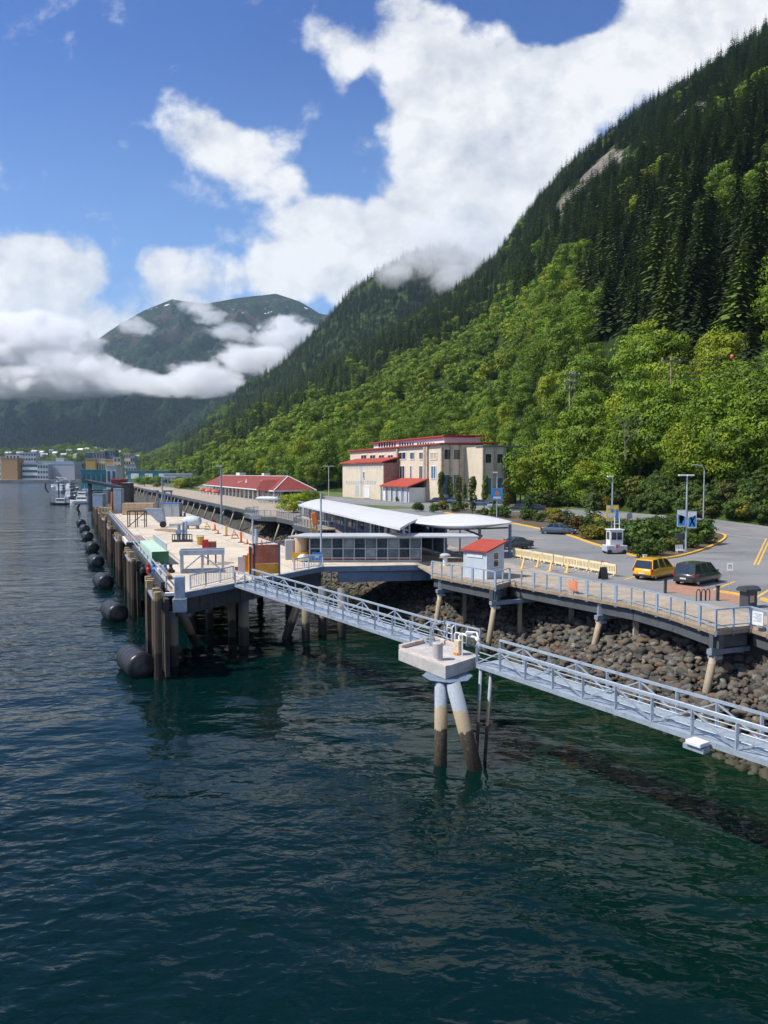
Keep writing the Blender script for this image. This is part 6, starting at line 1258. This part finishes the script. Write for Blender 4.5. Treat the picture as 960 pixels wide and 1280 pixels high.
# ---- red roofed shop
sp = empty('red_roofed_shop', st(50.6, 190, 6.3), 0, 'long low waterfront shop with red hipped roof and dark shopfront windows', 'shop')
def wp(name, m, *bx):
    b = MB()
    for q in bx: sbx(b, *q)
    return bw(b, name, m, sp)
wp('wall', M['lgrey'], (51.6, 59.0, 192, 296, 5.8, 9.3))
def hip(name, s0, s1, t0, t1, ze, zr, rin, m, oh=.3):
    b = MB(); sc_ = (s0+s1)/2; c = [st(s0, t0, ze), st(s1, t0, ze), st(s1, t1, ze), st(s0, t1, ze), st(sc_, t0+rin, zr), st(sc_, t1-rin, zr)]; lo = [v-Vector((0, 0, oh)) for v in c[:4]]
    b.add(c+lo, [(0, 1, 4), (1, 2, 5, 4), (2, 3, 5), (3, 0, 4, 5), (0, 6, 7, 1), (1, 7, 8, 2), (2, 8, 9, 3), (3, 9, 6, 0), (6, 9, 8, 7)]); return bw(b, name, m, sp)
hip('roof', 48.6, 60.4, 188.5, 300, 9.45, 13.2, 7, M['brickroof'])
b = MB(); c_ = [st(47.9, 193, 9.3), st(47.9, 205, 9.3), st(47.9, 199, 12.0), st(54.4, 199, 12.4), st(51.5, 193.2, 9.5), st(51.5, 204.8, 9.5)]; b.add(c_, [(0, 2, 3, 4), (2, 1, 5, 3), (0, 1, 2), (0, 4, 5, 1), (4, 3, 5)]); bw(b, 'cross_gable', M['brickroof'], sp)
b = MB(); b.bar(st(48.6, 188.4, 9.35), st(48.6, 300, 9.35), .12, .3); b.bar(st(48.6, 188.4, 9.35), st(60.4, 188.4, 9.35), .12, .3); b.bar(st(54.5, 195.5, 13.25), st(54.5, 293, 13.25), .3, .14); b.bar(st(48.7, 188.5, 9.55), st(54.5, 195.5, 13.25), .2, .14); b.bar(st(60.3, 188.5, 9.55), st(54.5, 195.5, 13.25), .2, .14); bw(b, 'roof_trim', M['white'], sp)
b = MB(); b.bar(st(52, 212, 11.6), st(53.5, 226, 12.2), .5, .12); b.bar(st(51, 206, 11.0), st(54.5, 209, 12.6), .3, .12); b.bar(st(51, 232, 11), st(53, 240, 12.1), .4, .12); b.bar(st(51, 244, 11), st(53.5, 236, 12.2), .3, .12); bw(b, 'roof_battens', M['white'], sp)
b = MB(); sbx(b, 55.3, 57.5, 262, 268, 12.6, 14.2); sbx(b, 55.3, 57.2, 226, 229, 13, 14); bw(b, 'roof_vent', M['white'], sp)
for k in range(18):
    t0 = 194+5.6*k; b = MB(); sbx(b, 51.5, 51.58, t0, t0+4.2, 6.7, 9.0); bw(b, 'shop_window', M['glass'] if k % 5 != 3 else M['tan'], sp)
b = MB(); [sbx(b, 49.0, 49.3, 190+6*k, 190.3+6*k, 6.3, 9.3) for k in range(18)]; bw(b, 'veranda_posts', M['white'], sp)
for k in range(3): b = MB(); sbx(b, 52.3+2.2*k, 53.8+2.2*k, 191.9, 191.98, 6.6, 9.0); bw(b, 'end_window', M['glass'], sp)
for k in range(6):
    q = st(47.5, 262+7*k, 6.35); e = empty('flower_tub', q, 0, 'tub with red flowers in the row before the left end of the shop', 'planter', 'flower tubs before the shop'); b = MB(); b.lathe((0, 0, 0), [(.5, 0), (.7, .7), (0, .7)], 10); b.build('tub', M['white'], e); b = MB(); b.blob((0, 0, 1.1), .9, .9, .6, k); b.build('flowers', M['orange'] if k % 2 else M['redp'], e)
q = g(335, 629); e = empty('boat_rack', (q.x, q.y, q.z), R(150), 'white slatted rack of pale boats beside the near end of the shop', 'rack'); b = MB(); [b.bar((-3+.9*k, -.6, 0), (-3+.9*k, .6, 1.3), .12) for k in range(8)]; b.build('frame', M['white'], e); b = MB(); b.lathe((-4.2, 0, 1.2), [(.05, 0), (.5, 1.2), (.6, 4), (.5, 7), (.05, 8.4)], 10, Vector((1, 0, 0))); b.build('hull', M['boothblue'], e, smooth=True)
# ---- town across the bay
def bld(px0, px1, py0, py1, Y, m, label, cat='building', depth=None, floors=0, cols=0, roof=None, gl=None, base=None):
    a = at(px0, py1, Y); c = at(px1, py0, Y); z0 = base if base is not None else min(a.z, 4.0); e = empty('town_building', ((a.x+c.x)/2, Y, z0), 0, label, cat); w_ = (c.x-a.x)/2; h = c.z-z0; d_ = depth or max(14, w_*1.1)
    b = MB(); b.box(-w_, w_, 0, d_, 0, h); b.build('wall', m, e); b = MB(); b.box(-w_-.4, w_+.4, -.4, d_+.4, h, h+.7); b.build('roof', roof or M['lgrey'], e)
    for i in range(floors):
        z1 = h*(i+.35)/floors; z2 = h*(i+.8)/floors
        if cols:
            for k in range(cols): b = MB(); x0 = -w_+2*w_*(k+.22)/cols; x1 = -w_+2*w_*(k+.78)/cols; b.box(x0, x1, -.18, -.02, z1, z2); b.build('window', gl or M['glass'], e)
        else: b = MB(); b.box(-w_*.96, w_*.96, -.2, -.02, z1, z2); b.build('window_band', gl or M['glass'], e)
    return e
bld(-12, 1, 571, 600, 1160, M['cream'], 'cream block at the left edge of the far waterfront', floors=4, cols=3)
bld(2, 21.5, 573, 600, 1130, M['brown'], 'brown windowless block at the left of the far waterfront', depth=20, roof=M['brown'])
bld(8, 24.5, 569, 600, 1190, M['white'], 'white block rising behind the brown waterfront block', floors=6, cols=4)
bld(25.5, 45, 566, 600, 1230, M['lgrey'], 'grey grid-fronted office tower on the far waterfront', floors=6, cols=6)
bld(28, 47, 579, 600, 1140, M['white'], 'white stepped terminal with blue bands left of the grey hall', floors=3, roof=M['slate'])
bld(47, 60, 581, 600, 1135, M['lgrey'], 'grey terminal with open window grid in the middle of the waterfront', floors=3, cols=4)
bld(60, 93, 580, 600, 1150, M['lgrey'], 'wide grey waterfront hall with pale blue top band', floors=0, roof=M['boothblue'])
bld(48, 92, 577, 584, 1180, M['boothblue'], 'long pale blue upper storey behind the grey hall', floors=1, cols=9)
bld(70, 80, 573, 580, 1200, M['lgrey'], 'small grey plant room on top of the waterfront hall')
bld(94, 104, 579, 600, 1220, M['slate'], 'dark slate block between the hall and the ochre building', floors=3, cols=3)
bld(107.5, 119, 574, 600, 1010, M['ochre'], 'left ochre block beside the white columned front', floors=0)
bld(119.3, 131, 574, 600, 1015, M['cream'], 'cream front with dark columns between two ochre blocks', floors=1, cols=6)
bld(131.3, 142, 575, 600, 1008, M['ochre'], 'right ochre block beside the white columned front')
bld(142.3, 151, 572, 600, 1002, M['cream'], 'slim cream tower at the right of the ochre blocks', floors=4, cols=2)
bld(107, 117, 566, 590, 1120, M['bluebuilding'], 'dark blue block behind the left ochre block', floors=3)
bld(117.4, 131, 564.5, 590, 1110, M['pink'], 'pinkish block behind the cream columned front', floors=3, cols=4)
bld(131.5, 144, 563, 590, 1115, M['slate'], 'grey violet block behind the right ochre block', floors=4, cols=4)
bld(155, 163, 567, 592, 1180, M['cream'], 'pale cream block far up the town at the foot of the slope', floors=4, cols=3); bld(163.3, 168, 571, 592, 1170, M['lgrey'], 'grey narrow block beside the pale cream block', floors=3, cols=2)
bld(157, 170, 581, 596, 900, M['lgrey'], 'grey-roofed house beside the teal wharf shed', roof=M['slate'], floors=1, cols=4)
def wbld(px0, px1, py0, py1, Y, m, label, roof, ground=6, **k): return bld(px0, px1, py0, py1, Y, m, label, roof=roof, base=ground, **k)
e = wbld(160, 212, 589, 600, 620, M['teal'], 'long teal wharf shed with dark roof', M['slate'], floors=1, cols=3, gl=M['white'])
wbld(196, 219, 597, 606, 480, M['lgrey'], 'pale low shed with grey roof in front of the teal shed', M['lgrey'], floors=1, cols=5); wbld(205, 240, 593, 600, 520, M['lgrey'], 'pale shed with wide grey roof near the red-roofed shop', M['boothblue'])
wbld(101, 132, 588, 603, 560, M['teal'], 'teal boat shed with dark front beside the moored boats', M['teal'], ground=2, floors=1, cols=5)
wbld(133, 145, 583, 603, 540, M['boothblue'], 'pale grey blue lift tower with tall dark window', M['lgrey'], ground=2, floors=1, cols=2)
wbld(139, 149, 600.5, 603, 420, mat('dull_red_wall', (.30,.05,.04), .7), 'low red machinery housing on the wharf', M['redp'], ground=6)
BE = bvh('town_hill'); r8 = random.Random(5)
for k, (px, py) in enumerate(((14,568),(29,568),(35,571),(55,567),(60,570),(68,565),(72,568),(83,570),(97,571),(103,564),(112,563),(122,562),(132,565),(150,567),(166,570),(173,572),(46,566),(90,565))):
    h_ = hit(px, py+3, BE)
    if not h_: continue
    e = empty('hill_house', (h_.x, h_.y-16, h_.z+1), r8.uniform(-.5, .5), 'small pale house among the trees on the low town hill', 'house', 'houses on the town hill'); w_ = r8.uniform(4, 7)
    b = MB(); b.box(-w_, w_, 0, 9, -3, 7); b.build('wall', [M['white'], M['lgrey'], M['cream']][k % 3], e); b = MB(); b.add([(-w_-.6,-.6,7),(w_+.6,-.6,7),(w_+.6,9.6,7),(-w_-.6,9.6,7),(-w_-.6,4.5,10.5),(w_+.6,4.5,10.5)], [(0,1,5,4),(2,3,4,5),(0,4,3),(1,2,5),(0,3,2,1)]); b.build('roof', [M['white'], M['slate'], M['lgrey']][(k*2) % 3], e)
# ---- boats
def boat(px, py, hd, L, hullm, label, cabin=1.0, mast=True, decks=1):
    p = onz(px, py, 0); e = empty('moored_boat', p, hd, label, 'boat'); W_ = L*.15; st_ = [(-.5, .85, .9), (-.3, 1, .85), (0, 1, .85), (.25, .8, 1.0), (.42, .4, 1.2), (.5, .03, 1.35)]; b = MB(); fb_ = L*.11
    for x_, wf, zf_ in st_: b.v += [(x_*L, -W_*wf*.6, -.3), (x_*L, -W_*wf, fb_*zf_), (x_*L, W_*wf, fb_*zf_), (x_*L, W_*wf*.6, -.3)]
    for i in range(5):
        for k in range(4): b.f.append((i*4+k, i*4+(k+1) % 4, i*4+4+(k+1) % 4, i*4+4+k)); b.m.append(0)
    b.f += [(3, 2, 1, 0), (20, 21, 22, 23)]; b.m += [0, 0]; b.build('hull', hullm, e)
    z0 = fb_*.85
    for d_ in range(decks):
        b = MB(); x0, x1 = -L*(.34-.06*d_), L*(.14-.05*d_); w_ = W_*(.72-.1*d_); b.box(x0, x1, -w_, w_, z0, z0+2.1); b.build('cabin', M['white'], e, bevel=.12); b = MB(); b.box(x0+.3, x1-.3, -w_-.03, w_+.03, z0+1.1, z0+1.75); b.box(x1-.2, x1+.03, -w_*.85, w_*.85, z0+1.1, z0+1.75); b.build('cabin_window', M['glass'], e); z0 += 2.1
    if mast: b = MB(); b.tube((-L*.1, 0, z0), (-L*.1, 0, z0+L*.35), .12, .06); b.bar((-L*.1, 0, z0+.4), (-L*.42, 0, z0+1.6), .1); b.bar((-L*.1, -1, z0+L*.25), (-L*.1, 1, z0+L*.25), .08); b.build('mast', M['alu'], e)
    b = MB(); [b.bar((x_*L, -W_*wf, fb_*zf_), (x2*L, -W_*w2, fb_*z2+.05), .12) or b.bar((x_*L, W_*wf, fb_*zf_), (x2*L, W_*w2, fb_*z2+.05), .12) for (x_, wf, zf_), (x2, w2, z2) in zip(st_, st_[1:])]; b.build('gunwale', M['redp'] if hullm is M['darksteel'] else M['grey'], e); return e
boat(74, 631, R(180), 8.5, M['darksteel'], 'small dark-hulled boat with red rail, outermost by the wharf'); boat(101, 629, R(170), 11, M['white'], 'white cabin cruiser nearest the dark gantry', decks=2, mast=False); boat(88, 623, R(95), 13, M['white'], 'white boat with mast behind the dark-hulled one', decks=2); boat(97, 621, R(60), 12, M['white'], 'white motorboat moored behind the cabin cruiser')
boat(77, 616, R(100), 20, M['white'], 'larger white work boat with tall mast farther out', decks=2); boat(90, 613, R(80), 18, M['lgrey'], 'grey-hulled boat among the white ones near the teal shed', decks=2); boat(106, 617, R(110), 12, M['teal'], 'teal-hulled boat close under the wharf'); boat(68, 611, R(120), 20, M['white'], 'white boat farthest out in the moored group'); boat(112, 614, R(90), 12, M['white'], 'white boat behind the dark gantry column', decks=2)
for px, py, Y, lab in ((57, 604, 420, 'dark curved mooring arm on posts beyond the boats'), (92, 630, 260, 'grey jetty arm with brown curved fender beside the far piles')):
    a = at(px, py, Y); e = empty('berthing_boom', a, 0, lab, 'mooring arm'); b = MB(); b.bar((0, 0, 0), (14 if px < 60 else 8, 6, .2), 1.0, .6); b.build('arm', M['grey'], e); b = MB(); b.path([(0, 0, 0), (-.2, 0, -2.2), (.4, 0, -4), (1.6, 0, -5.2)] if px < 60 else [(2, 0, 0), (1.2, 0, -1.6), (2.0, 0, -3.2), (3.6, 0, -4.2)], .45); b.build('curved_fender', M['darktimber'], e); b = MB(); b.bar((6, 3, -a.z-2), (6, 3, 0), .5); b.build('post', M['darktimber'], e)
e = empty('white_crane', onz(80, 612, 0), 0, 'white lattice loading frame among the moored boats', 'crane'); b = MB(); rr_ = random.Random(2); pts = [Vector((rr_.uniform(-9, 9), rr_.uniform(-3, 3), rr_.uniform(2, 14))) for _ in range(9)]; [b.bar(pts[i], pts[j], .4) for i in range(9) for j in range(i+1, 9) if (i+j) % 3 == 0]; b.bar((-6, 0, -1), (-6, 0, 8), .6); b.bar((5, 0, -1), (5, 0, 9), .6); b.build('lattice', M['white'], e)
# ---- power line on the slope
pp = [(612,495,20,'thin grey twin pole leftmost on the power line',1),(648,492,22,'plain pole second from the left on the power line',0),(715,496,32,'grey double pole with three crossarms on the slope',3),(741,490,24,'short brown pole right of the double pole',1),(838,484,38,'tall brown pole standing above the broadleaf wood',1)]
heads = []
for px, py, hp, lab, arms in pp:
    Y = {612: 430, 648: 350, 715: 205, 741: 210, 838: 152}[px]; base = at(px, py+26, Y); base.z = min(base.z, hz(base.x, base.y)); topz = at(px, py-hp, Y).z; h = topz-base.z; e = empty('power_pole', base, R(25), lab, 'power pole'); m_ = M['drybark'] if arms != 1 else M['timber']
    b = MB(); [b.tube((x_, 0, -1), (x_, 0, h), .24, .17, n=7) for x_ in ((-.9, .9) if arms == 3 else (0,))]; b.build('shaft', m_, e)
    for k in range(max(1, arms)): z_ = h-.9-2.0*k; b = MB(); b.bar((-2.6, 0, z_), (2.6, 0, z_), .3); [b.box(x_-.15, x_+.15, -.15, .15, z_+.15, z_+.6) for x_ in (-2.4, 0, 2.4)]; b.build('crossarm', m_, e)
    heads.append(Vector((base.x, base.y, topz-.6)))
heads = sorted(heads, key=lambda v: v.x/v.y); ends = [at(560, 497, heads[0].y*1.15)] + heads + [at(975, 425, heads[-1].y*.8), at(1250, 330, heads[-1].y*.6)]
for k, (dz, dx) in enumerate(((0, 0), (-1.0, .6), (-2.4, .3), (-3.4, -.3))):
    e = empty('power_wire', ends[0], 0, 'dark overhead wire strung along the slope, %s of the four' % ['highest','second highest','third','lowest'][k], 'wire'); b = MB()
    for a, c in zip(ends, ends[1:]):
        pts = [a.lerp(c, f/10)+Vector((dx, 0, dz-4*1.4*(f/10)*(1-f/10))) for f in range(11)]; b.path(pts, .055, n=4)
    bw(b, 'strand', M['dark'], e)
q = at(900+15, 446, heads[-1].y*.9); e = empty('marker_ball', q, 0, 'orange marker ball hanging on the overhead wire', 'marker'); b = MB(); b.blob((0, 0, 0), .34, .34, .42, 1, amp=.0); b.build('ball', M['orange'], e, smooth=True); b = MB(); b.tube((0, 0, .35), (0, 0, 1.2), .06); b.build('clamp', M['dark'], e)
# ---- bare bleached tree in front of the wood
q = hit(782, 600); Y = 122; base = at(782, 575, Y); e = empty('bare_tree', base, 0, 'bare grey dead tree with spreading branches in the green wood', 'tree'); b = MB(); r9 = random.Random(8)
def br_(p, d, l, r_, n):
    q = p+d*l; b.tube(p, q, r_, r_*.65, n=5, cap=False)
    if n > 0:
        for k in range(3 if n > 1 else 4): br_(p.lerp(q, r9.uniform(.45, 1)), (d + Vector((r9.uniform(-.9, .9), r9.uniform(-.6, .6), r9.uniform(-.1, .6)))).normalized(), l*r9.uniform(.45, .7), r_*.5, n-1)
br_(Vector((0, 0, 0)), Vector((-.05, 0, 1)), 4.6, .13, 4); b.build('branches', mat('dead_wood', (.17,.155,.13), .9), e)
# ================================================================ low clouds on the mountains, and the air
def cloud(name, blobs, label, dens, nscale, seed, thr=.5):
    """blobs: (px, py, Y, rx px, ry px, depth m)"""
    C_ = []
    for px, py, Y, rx, ry, dp in blobs: c = at(px, py, Y); C_.append((c, rx*Y/F, dp, ry*Y/F))
    lo = Vector((min(c.x-a*1.25 for c, a, d, h in C_), min(c.y-d*1.25 for c, a, d, h in C_), min(c.z-h*1.3 for c, a, d, h in C_))); hi = Vector((max(c.x+a*1.25 for c, a, d, h in C_), max(c.y+d*1.25 for c, a, d, h in C_), max(c.z+h*1.3 for c, a, d, h in C_)))
    b = MB(); b.box(lo.x, hi.x, lo.y, hi.y, lo.z, hi.z); m = bpy.data.materials.new(name+'_vapour'); t = nt(m); P = N(t, 'ShaderNodeNewGeometry').outputs['Position']; acc = None
    for c, a, d, h in C_:
        v = N(t, 'ShaderNodeVectorMath', operation='MULTIPLY', i={0: N(t, 'ShaderNodeVectorMath', operation='SUBTRACT', i={0: P, 1: tuple(c)}).outputs[0], 1: (1/a, 1/d, 1/h)}).outputs[0]
        l = N(t, 'ShaderNodeVectorMath', operation='LENGTH', i={0: v}).outputs['Value']; e = MA(t, 'SUBTRACT', 1.0, l); acc = e if acc is None else MA(t, 'MAXIMUM', acc, e)
    n = NOI(t, MAPV(t, P, (1, 1, 1.5), loc=(seed*100, 0, 0)), nscale, 7, .62, .5)
    f = MA(t, 'ADD', MA(t, 'MULTIPLY', acc, 1.0), MA(t, 'MULTIPLY', MA(t, 'SUBTRACT', n, thr), 3.8)); dn = MA(t, 'MULTIPLY', MA(t, 'MULTIPLY', SMO(t, f, .05, .75), dens), SMO(t, acc, -.18, .12))
    vol = N(t, 'ShaderNodeVolumePrincipled', i={'Color': (1, 1, 1, 1), 'Density': dn, 'Anisotropy': .15}); t.links.new(vol.outputs[0], N(t, 'ShaderNodeOutputMaterial').inputs['Volume'])
    o = b.build(name, m); tag(o, label, 'cloud', kind='stuff'); return o
CLOUDS = True
if CLOUDS:
    cloud('low_cloud', [(10,438,3300,105,44,420),(110,468,3200,70,26,350),(-90,430,3300,110,60,400),(70,420,3500,52,26,350),(40,478,3100,120,20,300)], 'bright bank of low cloud lying against the far mountain', .024, .0075, 1)
    cloud('low_cloud', [(190,480,3000,70,15,260),(255,472,3000,62,16,260),(318,450,3200,52,20,260),(362,422,3500,40,26,260),(225,484,2900,80,12,240)], 'band of mist crossing the middle of the far mountain', .022, .0095, 2)
    cloud('low_cloud', [(240,380,4700,22,10,240),(262,396,4500,26,9,240),(292,416,4200,34,10,240),(168,408,4400,26,10,220),(335,425,4200,30,10,240)], 'thin ragged wisps near the top of the far mountain', .009, .0100, 3, .50)
    cloud('cap_cloud', [(548,322,2050,62,46,240),(590,318,2000,40,36,200),(500,335,2000,32,24,180),(570,350,1900,44,18,180)], 'soft cloud cap wrapped round the middle peak', .010, .0120, 4, .5)
b = MB(); b.box(-5200, 3200, -600, 7400, -5.5, 1600); m = bpy.data.materials.new('air'); t = nt(m)
vol = N(t, 'ShaderNodeVolumePrincipled', i={'Color': (.58, .80, 1, 1), 'Density': .000042, 'Anisotropy': .2}); t.links.new(vol.outputs[0], N(t, 'ShaderNodeOutputMaterial').inputs['Volume'])
hzb = b.build('haze', m); hzb['kind'] = 'stuff'; hzb['label'] = 'pale blue air between the near dock and the far mountain'; hzb['category'] = 'haze'
scene.cycles.volume_step_rate = .45; scene.cycles.volume_max_steps = 200
